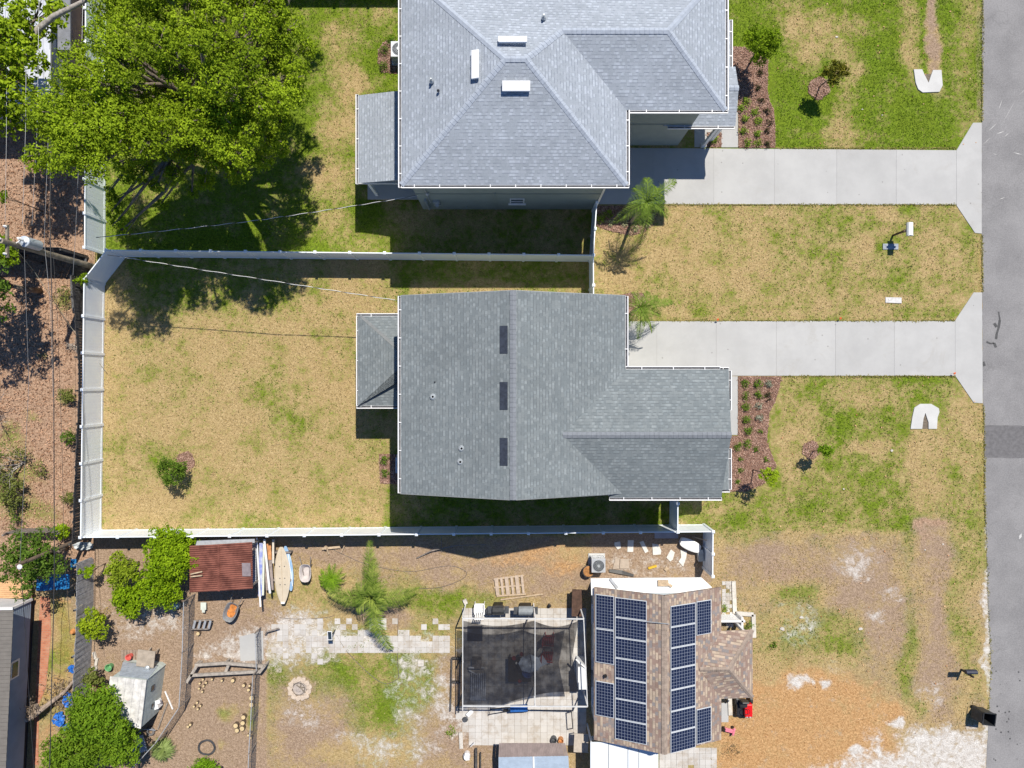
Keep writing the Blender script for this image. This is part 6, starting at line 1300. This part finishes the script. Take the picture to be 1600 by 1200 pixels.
c = P(828, 1038, 1.5); mb = MB(); k = 8; vs = [c + Vector((0, 0, .3))] + [c + Vector((math.cos(a * 2 * math.pi / k) * .62, math.sin(a * 2 * math.pi / k) * .5, -.1 + .06 * (a % 2))) for a in range(k)]
mb.add(vs, [(0, i + 1, (i + 1) % k + 1) for i in range(k)]); th = thing('parasol', 'small pale blue and white parasol beside the cluttered patio table', 'parasol', (c.x, c.y, 0)); mb.build('canopy', mat('pale_blue_cloth', (.62, .7, .85), .8, .1, 3), th, solid=.01); MB().tube([(c.x, c.y, 0), c + Vector((0, 0, .28))], .02, 6).build('pole', steel, th)
one(MB().box(P(843, 1035, .9), (.7, .6, .02), .5, .3), 'white_sheet', mat('white_cloth', (.6, .65, .75), .8, .1, 3), 'pale crumpled sheet hanging right of the parasol', 'sheet')
th = thing('door', 'white side door frame leaning by the right edge of the patio frame', 'door', P(908, 1048)); MB().box(P(908, 1050, .8), (.4, 1.2, 1.6)).build('cabinet', mat('white_cabinet', (.68, .7, .73), .5, .06, 3), th); MB().bar(P(900, 1030, 1.5), P(915, 1043, 1.7), .07).bar(P(904, 1042, 1.6), P(904, 1066, 1.6), .05).build('frame', trimw, th)
th = thing('garden_cart', 'blue stroller-like cart with black frame under the lower patio beam', 'cart', P(805, 1108)); MB().box(P(811, 1106.5, .8), (.95, .28, .25), .04).build('body', mat('blue_cover', (.02, .1, .33), .45, .25, 4), th)
MB().bar(P(765, 1108, .7), P(797, 1105, .7), .04).bar(P(765, 1116, .4), P(800, 1110, .5), .03).bar(P(767, 1104, .7), P(764, 1118, .3), .03).bar(P(829, 1109, .6), P(896, 1111, .5), .03).build('frame', blackm, th)
for x in (790, 822): v = P(x, 1108, 0); MB().lathe(v + Vector((0, 0, .15)), [(.12, -.02), (.15, -.02), (.15, .02), (.12, .02)], 14, Matrix.Rotation(math.pi / 2, 3, 'X')).build('wheel', blackm, th)
th = thing('floor_fan', 'white and black floor fan lying at the lower left patio corner', 'fan', P(730, 1117)); MB().bar(P(738, 1110, .2), P(730, 1118, .2), .2, .12).build('stand', trimw, th); MB().lathe(P(727, 1123, .05), [(.12, 0), (.16, .08), (.12, .16)], 14).build('head', dgrey, th)
# storage shed bottom
th = thing('storage_shed', 'small shed with brown and pale blue metal roof at the bottom edge', 'shed', P(835, 1200)); zs = 1.55; ridge0, ridge1 = P(779, 1183, zs + .12), P(888, 1181, zs + .12)
tl, trr, bl, br_ = P(780, 1161, zs), P(883, 1161, zs), P(779, 1240, zs - .2), P(891, 1240, zs - .2)
mb = MB(); k = 40
for i in range(k):
    f0, f1 = i / k, (i + .93) / k; dz = Vector((0, 0, .012 * (i % 2))); mb.add([tl.lerp(trr, f0) + dz, tl.lerp(trr, f1) + dz, ridge0.lerp(ridge1, f1) + dz, ridge0.lerp(ridge1, f0) + dz], [(3, 2, 1, 0)])
mb.build('roof', mat('brown_metal', (.24, .19, .175), .7, .15, 3), th, solid=.02)
mb = MB(); k = 22
for i in range(k):
    f0, f1 = i / k, (i + .93) / k; dz = Vector((0, 0, .012 * (i % 2))); mb.add([ridge0.lerp(bl, f0) + dz, ridge1.lerp(br_, f0) + dz, ridge1.lerp(br_, f1) + dz, ridge0.lerp(bl, f1) + dz], [(3, 2, 1, 0)])
mb.build('roof', mat('pale_blue_metal', (.38, .46, .56), .5, .08, 3), th, solid=.02)
MB().bar(ridge0.lerp(ridge1, .5) + Vector((0, 0, .03)), bl.lerp(br_, .5) + Vector((0, 0, .03)), .09, .04).build('seam', trimw, th)
MB().prism([(tl.x + .1, tl.y - .8), (trr.x - .1, trr.y - .8), (br_.x - .1, br_.y), (bl.x + .1, bl.y)], 0, 1.3).build('wall', mat('brown_metal', (.24, .19, .175)), th)
one(MB().box(P(908, 1161, 1.0), (.78, 1.0, .05), -.05).bar(P(898, 1145, .98), P(898, 1145, 0), .05).bar(P(919, 1176, .98), P(919, 1176, 0), .05), 'workbench', mat('tan_top', (.46, .4, .34), .85, .1, 5), 'tan square bench top beside the storage shed', 'bench')
th = thing('wall_lamp', 'small steel fixture at the lower corner of the solar-panel house', 'lamp', P(926, 1150)); MB().lathe(P(926, 1152, .8), [(.1, 0), (.12, .1), (.04, .2)], 12).bar(P(926, 1152, 0), P(926, 1152, .8), .04).build('body', steel, th)
for lab, x, y, m_, r in (('grey coiled hose pot above the storage shed', 865, 1153, dgrey, .17), ('orange ringed planter above the storage shed', 876, 1154, mat('orange_rim', (.5, .22, .08), .7, .2, 5), .15)): one(MB().lathe(P(x, y, 0), [(r, 0), (r, .3), (r * .75, .3), (r * .7, .1)], 14), 'planter', m_, lab, 'planter')
one(MB().lathe(P(730, 1177, .0), [(.17, 0), (.2, .3), (.16, .45)], 12).box(P(730, 1182, .5), (.22, .4, .06), .1).bar(P(735, 1167, .4), P(742, 1160, .5), .03), 'garden_cart', trimw, 'white and black tub with handle at the bottom left of the patio', 'tub')
th = thing('timber_trough', 'dark timber trough at the bottom edge left of the storage shed', 'trough', P(750, 1185)); MB().bar(P(744, 1170, .25), P(744, 1215, .25), .12, .25).bar(P(751, 1176, .2), P(751, 1215, .2), .06, .2).build('sides', darkwood, th)
one(MB().bar(P(893, 1112, 1.0), P(895, 1138, 1.0), .05).bar(P(895, 1138, 1.0), P(895, 1138, 0), .05).bar(P(893, 1112, 1.0), P(893, 1112, 0), .05), 'rail', blackm, 'black rail at the right side of the lower patio', 'rail')
one(MB().bar(P(902, 921, .9), P(901, 963, .9), .55, .05).bar(P(899, 921, .0), P(899, 921, .9), .06).bar(P(899, 960, .0), P(899, 960, .9), .06), 'brown_lattice', mat('dark_brown_slats', (.09, .05, .035), .8, .3, 5), 'dark brown lattice screen by the corner of the solar-panel house', 'lattice')
# side yard junk
th = thing('fire_bowl', 'round rusty orange fire bowl behind the lean-to roof', 'fire bowl', P(918, 889)); MB().lathe(P(918, 889), [(.2, 0), (.3, .3), (.32, .52), (.29, .52)], 20).build('bowl', dgrey, th); MB().lathe(P(918, 889) + Vector((0, 0, .525)), [(.3, 0), (.28, .02)], 20).build('rusty_top', mat('orange_brown_rust', (.36, .17, .06), .9, .3, 7), th)
chips = [(965, 851, [(-5, -4), (4, -5), (5, 5), (0, 7), (-5, 1)]), (985, 853, [(-4, -9), (5, -9), (4, 9), (-5, 9)]), (1005, 855, [(-6, -8), (0, -10), (8, 6), (3, 9)]), (1026, 858, [(-7, -9), (3, -7), (7, 2), (6, 8), (-6, 9)]), (1048, 867, [(0, -9), (6, -4), (3, 7), (-1, 10), (-7, 4)]), (1067, 873, [(-4, -14), (6, -12), (5, -2), (0, 12), (-7, 4), (-3, -2)])]
for i, (x, y, pl) in enumerate(chips): one(MB().prism(gp([(x + a, y + b_) for a, b_ in pl]), 0, .05), 'broken_slab', mat('white_slab', (.68, .66, .62), .85, .08, 5, bump=.004), f'white broken stone slab in the side yard, {ORD[i]} from the left', 'stone slab', 'white broken slabs in the side yard')
th = thing('bathtub', 'white oval tub lying upside down by the corner of the white fence', 'tub', P(1077, 853)); mb, c, M_ = hull(1079, 852, .4, 1.15, .6, 1.15, None, '', '', '', .35, 4.5); mb.build('shell', trimw, th)
one(MB().box(P(1094, 867, .2), (.3, .65, .35), .1), 'storage_tub', mat('pale_grey_tub', (.5, .52, .52), .6, .1, 4), 'pale grey tub pushed against the right white fence', 'tub')
one(MB().box(P(1041, 836, .05), (1.3, .35, .1)), 'stone_slab', mat('lilac_grey', (.33, .33, .38), .8, .1, 4), 'grey rectangular slab under the side yard corner post', 'slab')
th = thing('cardboard_pile', 'two flattened brown boards beside the air conditioner', 'boards', P(970, 879)); MB().prism(gp([(961, 873), (968, 871), (967, 888), (957, 889)]), .02, .06).build('board', mat('cardboard', (.45, .37, .3), .9, .12, 4), th); MB().prism(gp([(969, 873), (982, 873), (983, 888), (968, 888)]), .02, .06).build('board', mat('cardboard', (.45, .37, .3)), th)
th = thing('hammock_stand', 'folded black pole bundle below the flattened boards', 'pole bundle', P(970, 894)); mb = MB()
for k in range(5): mb.tube([P(952, 890 + k * .8, .1), P(972, 892 + k * 1.2, .14), P(990, 898 + k * .6, .1)], .03, 5)
mb.build('poles', blackm, th)
one(MB().bar(P(1013, 888, .05), P(1026, 884, .08), .12, .08), 'yellow_tool', mat('yellow_plastic', (.65, .42, .04), .5, .1, 4), 'short yellow tool handle on the bare side yard', 'tool')
one(MB().prism(gp([(1040, 885), (1045, 888), (1041, 892), (1037, 889)]), 0, .09), 'loose_brick', tanwood, 'small tan brick near the yellow tool', 'brick')
one(MB().bar(P(1082, 839, .2), P(1104, 844, 1.0), .04), 'broomstick', tanwood, 'thin yellow stick leaning on the right white fence', 'stick')
# mower
b = P(1160, 1100); th = thing('ride_on_mower', 'red ride-on lawn mower with black seat parked beside the solar-house porch', 'mower', b)
MB().box(b + Vector((.12, -.05, .55)), (.42, .7, .3), 0).box(b + Vector((.12, -.42, .5)), (.34, .1, .22)).build('hood', mat('bright_red_paint', (.72, .012, .015), .3, .1, 3), th, bevel=.08)
MB().box(b + Vector((-.2, 0, .35)), (.5, .9, .2)).box(b + Vector((-.1, -.3, .3)), (.7, .5, .12)).build('deck', blackm, th, bevel=.04)
MB().box(b + Vector((-.15, .3, .65)), (.42, .4, .12)).box(b + Vector((-.15, .52, .85)), (.42, .1, .4)).build('seat', mat('black_vinyl', (.03, .03, .032), .4, .2, 5), th, bevel=.05)
MB().tube([b + Vector((-.05 + math.cos(k * .5236) * .16, -.02 + math.sin(k * .5236) * .16, .88)) for k in range(13)], .015, 5).build('steering_wheel', blackm, th)
for sx, sy, r in ((-.42, .35, .24), (.36, .35, .24), (-.36, -.45, .17), (.36, -.5, .17)): MB().lathe(b + Vector((sx, sy, r)), [(r * .8, -.09), (r, -.06), (r, .06), (r * .8, .09)], 16, Matrix.Rotation(math.pi / 2, 3, 'Y')).build('wheel', blackm, th)
MB().box(b + Vector((.05, -.42, .62)), (.1, .03, .06)).box(b + Vector((.22, -.42, .62)), (.1, .03, .06)).build('headlight', trimw, th)
b = P(1137, 1138); th = thing('toy_car', 'small pink ride-on toy beside the solar-panel house', 'toy', b); pk_ = mat('bubblegum_pink', (.72, .2, .27), .5, .15, 4)
MB().box(b + Vector((0, 0, .22)), (.55, .2, .12), -.25).box(b + Vector((.25, -.07, .26)), (.12, .42, .1), -.25).build('body', pk_, th, bevel=.03)
for sx, sy in ((.25, .12), (.2, -.25), (-.25, .1)): MB().lathe(b + Vector((sx, sy, .08)), [(.08, -.03), (.08, .03)], 12, Matrix.Rotation(math.pi / 2, 3, 'X')).build('wheel', blackm, th)
MB().box(b + Vector((-.28, .08, .3)), (.08, .16, .16), -.25).build('handlebar', blackm, th)
for i, (x, y, lab) in enumerate([(1118, 500, 'orange flag at the left of the lower driveway edge'), (1308.5, 498, 'orange flag in the middle of the upper edge of the lower driveway'), (1485.5, 583.5, 'orange flag by the flared lower driveway end')]):
    b = P(x, y); th = thing('marker_flag', lab, 'flag', b); MB().tube([b, b + Vector((0, 0, .3))], .006, 4).build('wire', steel, th); MB().box(b + Vector((.05, 0, .26)), (.12, .1, .03), .3, .5).build('flag', mat('orange_flag', (.8, .16, .05), .6, .1, 4), th)
# stones in lawns
for i, (x, y, r, lab) in enumerate([(1307, 58, 4.5, 'small white stone at the top of the upper front lawn'), (1347, 171, 3, 'white stone on the upper lawn left of the culvert'), (1378, 180, 2.5, 'tiny white stone near the upper culvert'), (1393, 704, 4.5, 'white scrap of paper on the lower front lawn'), (1318, 764, 3, 'pale pebble on the lower lawn below the oval tree'), (1222, 982, 8, 'flat pale rock among the weeds of the side lot'), (1252, 964, 7, 'grey rock fragment near the weeds of the side lot'), (1344, 982, 7, 'broken concrete piece in the middle of the side lot'), (1473, 850, 3, 'pebble near the ditch patch'), (1445, 859, 2.5, 'small pebble left of the ditch patch')]):
    pl = [(x + r * .45 * math.cos(k) * (1 + .3 * math.sin(k * 3 + i)), y + r * .35 * math.sin(k) * (1 + .3 * math.cos(k * 2 + i))) for k in [j * .7 for j in range(9)]]
    one(MB().prism(gp(pl), 0, .02 + r * .006), 'stone', stonem, lab, 'stone')
# ---- siding house lower left ----
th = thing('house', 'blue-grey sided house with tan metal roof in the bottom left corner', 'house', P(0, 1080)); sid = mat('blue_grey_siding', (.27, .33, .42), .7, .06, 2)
C0 = P(57, 934); C1 = P(40, 1290); wv_ = (C1 - C0).normalized(); nw_ = Vector((wv_.y, -wv_.x, 0)); nw_ = nw_ if nw_.x < 0 else -nw_
hw_ = 3.2; A0, A1 = C0 + nw_ * 9, C1 + nw_ * 9
mb = MB(); nb = 18; 
for k in range(nb):
    z0 = .45 + (hw_ - .45) * k / nb; z1 = .45 + (hw_ - .45) * (k + 1) / nb; o0, o1 = -nw_ * .025, -nw_ * .0
    mb.add([C0 + o0 + Vector((0, 0, z0)), C1 + o0 + Vector((0, 0, z0)), C1 + o1 + Vector((0, 0, z1)), C0 + o1 + Vector((0, 0, z1))], [(0, 1, 2, 3)]); mb.add([C0 + o0 + Vector((0, 0, z0)), C0 + Vector((0, 0, z0)), C1 + Vector((0, 0, z0)), C1 + o0 + Vector((0, 0, z0))], [(0, 1, 2, 3)])
mb.prism([(v.x, v.y) for v in (C0 + nw_ * .02, C1 + nw_ * .02, A1, A0)], .4, hw_ - .01).build('wall', sid, th)
MB().prism([(v.x, v.y) for v in (C0 + nw_ * .12, C1 + nw_ * .12, A1, A0)], 0, .39).build('skirting', mat('skirting_shade', (.05, .045, .045), .9, .2, 4), th)  # near-black colour paints in the shade below the siding
tanr = mat('tan_grey_metal_roof', (.17, .155, .14), .6, .08, 3)
ev = 1.05; E0 = C0 - nw_ * ev + Vector((0, 0, hw_)); E1 = C1 - nw_ * ev + Vector((0, 0, hw_)); yo = -wv_ * .05
E0 = P(21.5, 951, 3.2); E1 = E0 + wv_ * 12
R0 = E0 + nw_ * 4.6 + Vector((0, 0, .9)); R1 = E1 + nw_ * 4.6 + Vector((0, 0, .9)); mb = MB(); k = 60
for i in range(k):
    f0, f1 = i / k, (i + .94) / k; dz = Vector((0, 0, .01 * (i % 2))); mb.add([E0.lerp(E1, f0) + dz, E0.lerp(E1, f1) + dz, R0.lerp(R1, f1) + dz, R0.lerp(R1, f0) + dz], [(0, 1, 2, 3)])
mb.build('roof', tanr, th, solid=.03)
wn_ = C0.lerp(C1, .265) - nw_ * .03; rz_ = math.atan2(wv_.y, wv_.x)
fo = MB().box(wn_ + Vector((0, 0, 1.75)), (.95, .05, 1.15), rz_).build('window', trimw, th)
MB().box(wn_ - nw_ * .03 + Vector((0, 0, 2.02)), (.78, .02, .42), rz_).box(wn_ - nw_ * .03 + Vector((0, 0, 1.5)), (.78, .02, .42), rz_).build('pane', glass, fo)
nl = mat('sunlit_end_wall', (.52, .55, .58), .7, .05, 2)  # same siding as the side wall, sunlight put into a paler colour
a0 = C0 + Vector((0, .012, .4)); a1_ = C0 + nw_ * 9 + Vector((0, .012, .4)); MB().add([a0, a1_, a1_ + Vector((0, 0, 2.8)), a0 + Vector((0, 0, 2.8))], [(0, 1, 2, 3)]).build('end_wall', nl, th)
MB().bar(a0 + Vector((.02, .02, 0)), a0 + Vector((.02, .02, 2.8)), .12).bar(E0 + Vector((0, .03, .02)), R0 + Vector((0, .03, .02)), .12, .16).build('corner_trim', trimw, th)
mb = MB()
for i in range(9): mb.bx(P(-90, 0).x, P(56, 0).x, P(0, 908 + i * 3).y + .002, P(0, 905.3 + i * 3).y, .28, .34)
one(mb, 'wood_deck', mat('orange_deck_boards', (.6, .36, .19), .8, .15, 4), 'orange-tan wooden deck beside the siding house end wall', 'deck')
bk = NT('brick_path'); b_ = bk.n("ShaderNodeTexBrick"); bk.put(b_.inputs["Vector"], bk.pos()); bk.put(b_.inputs["Color1"], (.4, .13, .07)); bk.put(b_.inputs["Color2"], (.52, .2, .11)); bk.put(b_.inputs["Mortar"], (.36, .25, .19)); bk.put(b_.inputs["Scale"], 1); bk.put(b_.inputs["Brick Width"], .2); bk.put(b_.inputs["Row Height"], .1); bk.put(b_.inputs["Mortar Size"], .008); bk.col(bk.mix(bk.math('MULTIPLY', bk.ss(bk.noise(2, 4), .45, .7), .6), b_.outputs[0], (.5, .3, .2))); bk.b.inputs["Roughness"].default_value = .9
struct('brick_path', MB().prism(gp([(63, 932), (78, 934), (80, 990), (72, 1075), (61, 1100), (60, 1195), (50, 1195), (56, 1090), (60, 1000)]), -.02, .02), bk.m, 'red brick path beside the blue-grey sided house')
th = thing('blue_roof_shelter', 'low shelter with bright blue panel roof beside the wooden deck', 'shelter', P(85, 915)); mb = MB(); bl_ = mat('bright_blue_sheet', (.02, .17, .42), .4, .12, 3)
xs_ = [57, 66.5, 77, 88, 99, 109]
for i, (a, b_) in enumerate(zip(xs_, xs_[1:])):
    yt = 897 if i > 1 else 905; p_ = [P(a + .4, yt, 1.5), P(b_ - .4, yt, 1.5), P(b_ - .4, 921 + (i < 2) * 2 - i * .5, 1.5), P(a + .4, 923 - i * .5, 1.5)]
    mb.prism([(v.x, v.y) for v in p_], 1.5 + .01 * (i % 2), 1.53 + .01 * (i % 2))
mb.build('roof', bl_, th)
for x, y in ((60, 908), (107, 900), (107, 918), (60, 920)): v = P(x, y, 1.5); MB().bar((v.x, v.y, 0), v, .07).build('post', oldwood, th)
one(MB().box(P(115, 880, 1.0), (.3, .45, .04)), 'blue_tarp', bl_, 'small blue tarp scrap beside the tree under the service pole', 'tarp')
def tarp(lab, px, py, rx, ry, seed, m=None):
    rg = random.Random(seed); c = P(px, py, .1); mb = MB(); n_ = 9; vs = []
    for j in range(n_):
        for i in range(n_):
            u, v = i / (n_ - 1) * 2 - 1, j / (n_ - 1) * 2 - 1; k_ = 1 - .35 * u * u * v * v; vs.append(c + Vector(((u * k_ + rg.uniform(-.12, .12)) * rx, (v * k_ + rg.uniform(-.12, .12)) * ry, rg.uniform(0, .22))))
    mb.add(vs, [(j * n_ + i, j * n_ + i + 1, (j + 1) * n_ + i + 1, (j + 1) * n_ + i) for j in range(n_ - 1) for i in range(n_ - 1)]); return one(mb, 'blue_tarp', m or mat('royal_blue_tarp', (.03, .16, .55), .45, .3, 4), lab, 'tarp')
tarp('crumpled blue tarp by the grey fence, uppermost of the tarps', 114, 1044, .22, .22, 1); tarp('crumpled blue tarp halfway along the grey fence', 108, 1092, .26, .45, 2); tarp('crumpled blue tarp by the big leafy tree', 94, 1123, .32, .4, 3); tarp('blue tarp shreds poking from under the leafy tree', 108, 1136, .3, .25, 4)
tarp('crumpled pale tarp on the fence corner by the service pole', 132, 852, .55, .22, 6, mat('pale_tarp', (.5, .53, .55), .6, .25, 3))
one(MB().lathe(P(117, 985, .0), [(.1, 0), (.16, .15), (.1, .32)], 12), 'clay_pot', mat('orange_clay', (.55, .24, .08), .8, .2, 4), 'orange clay pot by the grey fence', 'pot')
# dead fronds / felled trunk
th = thing('felled_trunk', 'felled pale trunk with dry brush lying across the brick path', 'felled tree', P(75, 1110)); deadw = mat('dead_wood', (.33, .26, .21), .9, .3, 5, bump=.02)
MB().tube([P(43, 1123, .9), P(60, 1112, .8), P(80, 1097, .5), P(100, 1082, .3), P(118, 1060, .3)], [.17, .15, .12, .1, .06], 9).build('trunk', deadw, th)
MB().tube([P(56, 1102, .9), P(62, 1107, .7), P(80, 1098, .4)], [.12, .1, .08], 8).build('branch', deadw, th)
MB().lathe(P(43, 1123, .88), [(.15, 0), (.15, .08)], 12).build('cut_face', mat('pale_cut', (.6, .52, .45), .9, .1, 5), th)
C_ = np.array([tuple(P(95 + rng.gauss(0, 13), 1090 + rng.gauss(0, 17), abs(rng.gauss(.2, .15)))) for _ in range(420)]); tag(leafmesh('dry_brush', C_, nr.normal(size=C_.shape) + np.array([0, 0, .6]), .11, leafmat('dry_brush', (.14, .1, .07), (.42, .33, .25), .1, 3), th, asp=.25), kind='stuff')
C_ = np.array([tuple(P(48 + rng.gauss(0, 5), 1108 + rng.gauss(0, 7), 1 + abs(rng.gauss(.2, .15)))) for _ in range(160)]); tag(leafmesh('dry_twigs', C_, nr.normal(size=C_.shape) + np.array([0, 0, .6]), .1, leafmat('dry_twigs', (.2, .15, .11), (.42, .33, .25), .1, 3), th, asp=.15), kind='stuff')
# upper left pale building
th = thing('outbuilding', 'pale metal-roofed building under the oak in the upper left corner', 'building', P(10, 60)); mb = MB(); z = 3.0
x0, x1, y0, y1 = P(-120, 0, z).x, P(80, 0, z).x, P(0, 166, z).y, P(0, -140, z).y; k = 34
for i in range(k): a = x0 + (x1 - x0) * i / k; mb.bx(a, a + (x1 - x0) / k * .95, y0, y1, z, z + .03 + .012 * (i % 2))
mb.build('roof', mat('pale_lilac_metal', (.56, .58, .64), .45, .06, 1), th); MB().bx(x0, x1 - .25, y0 + .25, y1, 0, z - .01).build('wall', mat('mid_grey_wall', (.4, .4, .42), .8, .1, 2), th)  # walls below the roof in a mid grey
one(MB().bx(P(82, 0, 2.2).x, P(110, 0, 2.2).x, P(0, 78, 2.2).y, y1, 2.15, 2.22).bx(P(84, 0).x + 1.4, P(106, 0).x + .6, P(0, 90).y, y1 - .5, 0, 2.14), 'side_lean_to', mat('grey_lean_to', (.2, .21, .24), .8, .15, 3), 'dark grey lean-to beside the pale roofed building', 'lean-to')
# leaf litter twigs in the strip
C_ = np.array([tuple(P(rng.uniform(-20, 112), rng.uniform(170, 830), rng.uniform(.01, .06))) for _ in range(8000)])
tag(leafmesh('leaf_litter', C_, nr.normal(size=C_.shape) * .5 + np.array([0, 0, 1]), .06, leafmat('litter_leaves', (.16, .075, .04), (.66, .42, .28), 0, 1.2)), 'brown fallen leaves covering the strip behind the fences', kind='stuff')

# ---------------- grass tufts, weeds, fallen leaves ----------------
def zone_at(A, xs_, ys_):
    ix = np.clip(np.searchsorted(gx, xs_), 0, len(gx) - 1); iy = np.clip(np.searchsorted(gy, ys_), 0, len(gy) - 1); return A[iy, ix]
N0 = 330000
qx = nr.uniform(140, 1542, N0); qy = nr.uniform(-20, 1220, N0)
bad = ((qx > 925) & (qx < 1494) & (qy > 230) & (qy < 320.5)) | ((qx > 975) & (qx < 1493) & (qy > 501) & (qy < 588)) | ((qx > 1490) & (((qy > 190) & (qy < 367)) | ((qy > 456) & (qy < 632))) & (qx - 1490 > 0)) | (qx > 1534)
bad |= ((qx > 660) & (qx < 932) & (qy < 327)) | ((qx > 930) & (qx < 1060) & (qy < 231)) | ((qx > 672) & (qx < 1060) & (qy > 500) & (qy < 727)) | ((qx > 1060) & (qx < 1212) & (qy < 232) & (qy > 72)) | ((qx > 1060) & (qx < 1222) & (qy > 586) & (qy < 770))
bad |= ((qx > 928) & (qx < 1110) & (qy > 880)) | ((qx > 712) & (qx < 925) & (qy > 940)) | ((qx > 575) & (qx < 670) & (((qy > 160) & (qy < 312)) | ((qy > 503) & (qy < 632)))) | ((qx > 1425) & (qx < 1475) & (((qy > 105) & (qy < 148)) | ((qy > 628) & (qy < 672))))
bad |= (qx < 420) & (qy > 830)
gz = zone_at(g, qx, qy); dz_ = zone_at(d, qx, qy) + zone_at(o, qx, qy) + zone_at(s, qx, qy)
clump = vnoise(qx, qy, 12, 77, 3)
def tufts(name, label, m, keep, size, z0):
    x, y = qx[keep], qy[keep]; k = len(x); C_ = np.stack([(x - 800) / S, (600 - y) / S, z0 + nr.random(k) * .035], 1)
    o_ = leafmesh(name, C_, nr.normal(size=(k, 3)) * .8 + np.array([0, 0, .8]), size, m, asp=.3); tag(o_, label, kind='stuff')
tufts('grass_tufts', 'green blades standing in the lawns', leafmat('lawn_green_blades', (.04, .095, .005), (.24, .34, .03), .25, 1.5), ~bad & (nr.random(N0) < (gz * 1.3 - .1) * (clump * 1.4)) & (dz_ < .5), .05, .012)
tufts('dry_grass', 'dry straw-coloured blades in the lawns', leafmat('lawn_straw_blades', (.31, .225, .1), (.6, .46, .25), .1, 1.5), ~bad & (nr.random(N0) < (1 - gz) ** 2 * .55) & (dz_ < .7), .05, .01)
# grass creeping over slab and kerb edges
ex, ey = [], []
for x0_, x1_, yv in ((1212, 1494, 231.5), (1020, 1494, 320), (1000, 1492, 501), (1222, 1492, 588)):
    k = int((x1_ - x0_) * 2.2); xx = nr.uniform(x0_, x1_, k); ex.append(xx); ey.append(yv + nr.normal(size=k) * 1.0 * (vnoise(xx, xx * 0, 20, 5, 2) * 1.6))
k = 2600; yy_ = nr.uniform(-10, 1130, k); m_ = ~(((yy_ > 190) & (yy_ < 367)) | ((yy_ > 456) & (yy_ < 632)) | ((yy_ > 820) & (nr.random(k) > .3))); yy_ = yy_[m_]; ex.append(np.interp(yy_, [p[1] for p in edge], [p[0] for p in edge]) + nr.normal(size=len(yy_)) * 1.1 * (vnoise(yy_, yy_ * 0, 14, 9, 2) * 1.8)); ey.append(yy_)
ex = np.concatenate(ex); ey = np.concatenate(ey); C_ = np.stack([(ex - 800) / S, (600 - ey) / S, .03 + nr.random(len(ex)) * .02], 1)
tag(leafmesh('edge_grass', C_, nr.normal(size=C_.shape) * .6 + np.array([0, 0, 1]), .055, leafmat('edge_blades', (.1, .12, .01), (.5, .43, .17), .2, 1), asp=.3), 'grass creeping over the edges of the driveways and street', kind='stuff')
# scattered brown leaves on the front lawns
lx = nr.uniform(1180, 1530, 240); ly = np.concatenate([nr.uniform(0, 228, 60), nr.uniform(590, 1150, 180)]); C_ = np.stack([(lx - 800) / S, (600 - ly) / S, np.full(240, .04)], 1)
tag(leafmesh('fallen_leaves', C_, nr.normal(size=C_.shape) * .4 + np.array([0, 0, 1]), .055, leafmat('fallen_leaf', (.32, .12, .04), (.75, .5, .3), 0, 2), asp=.6), 'scattered fallen leaves on the front lawns', kind='stuff')
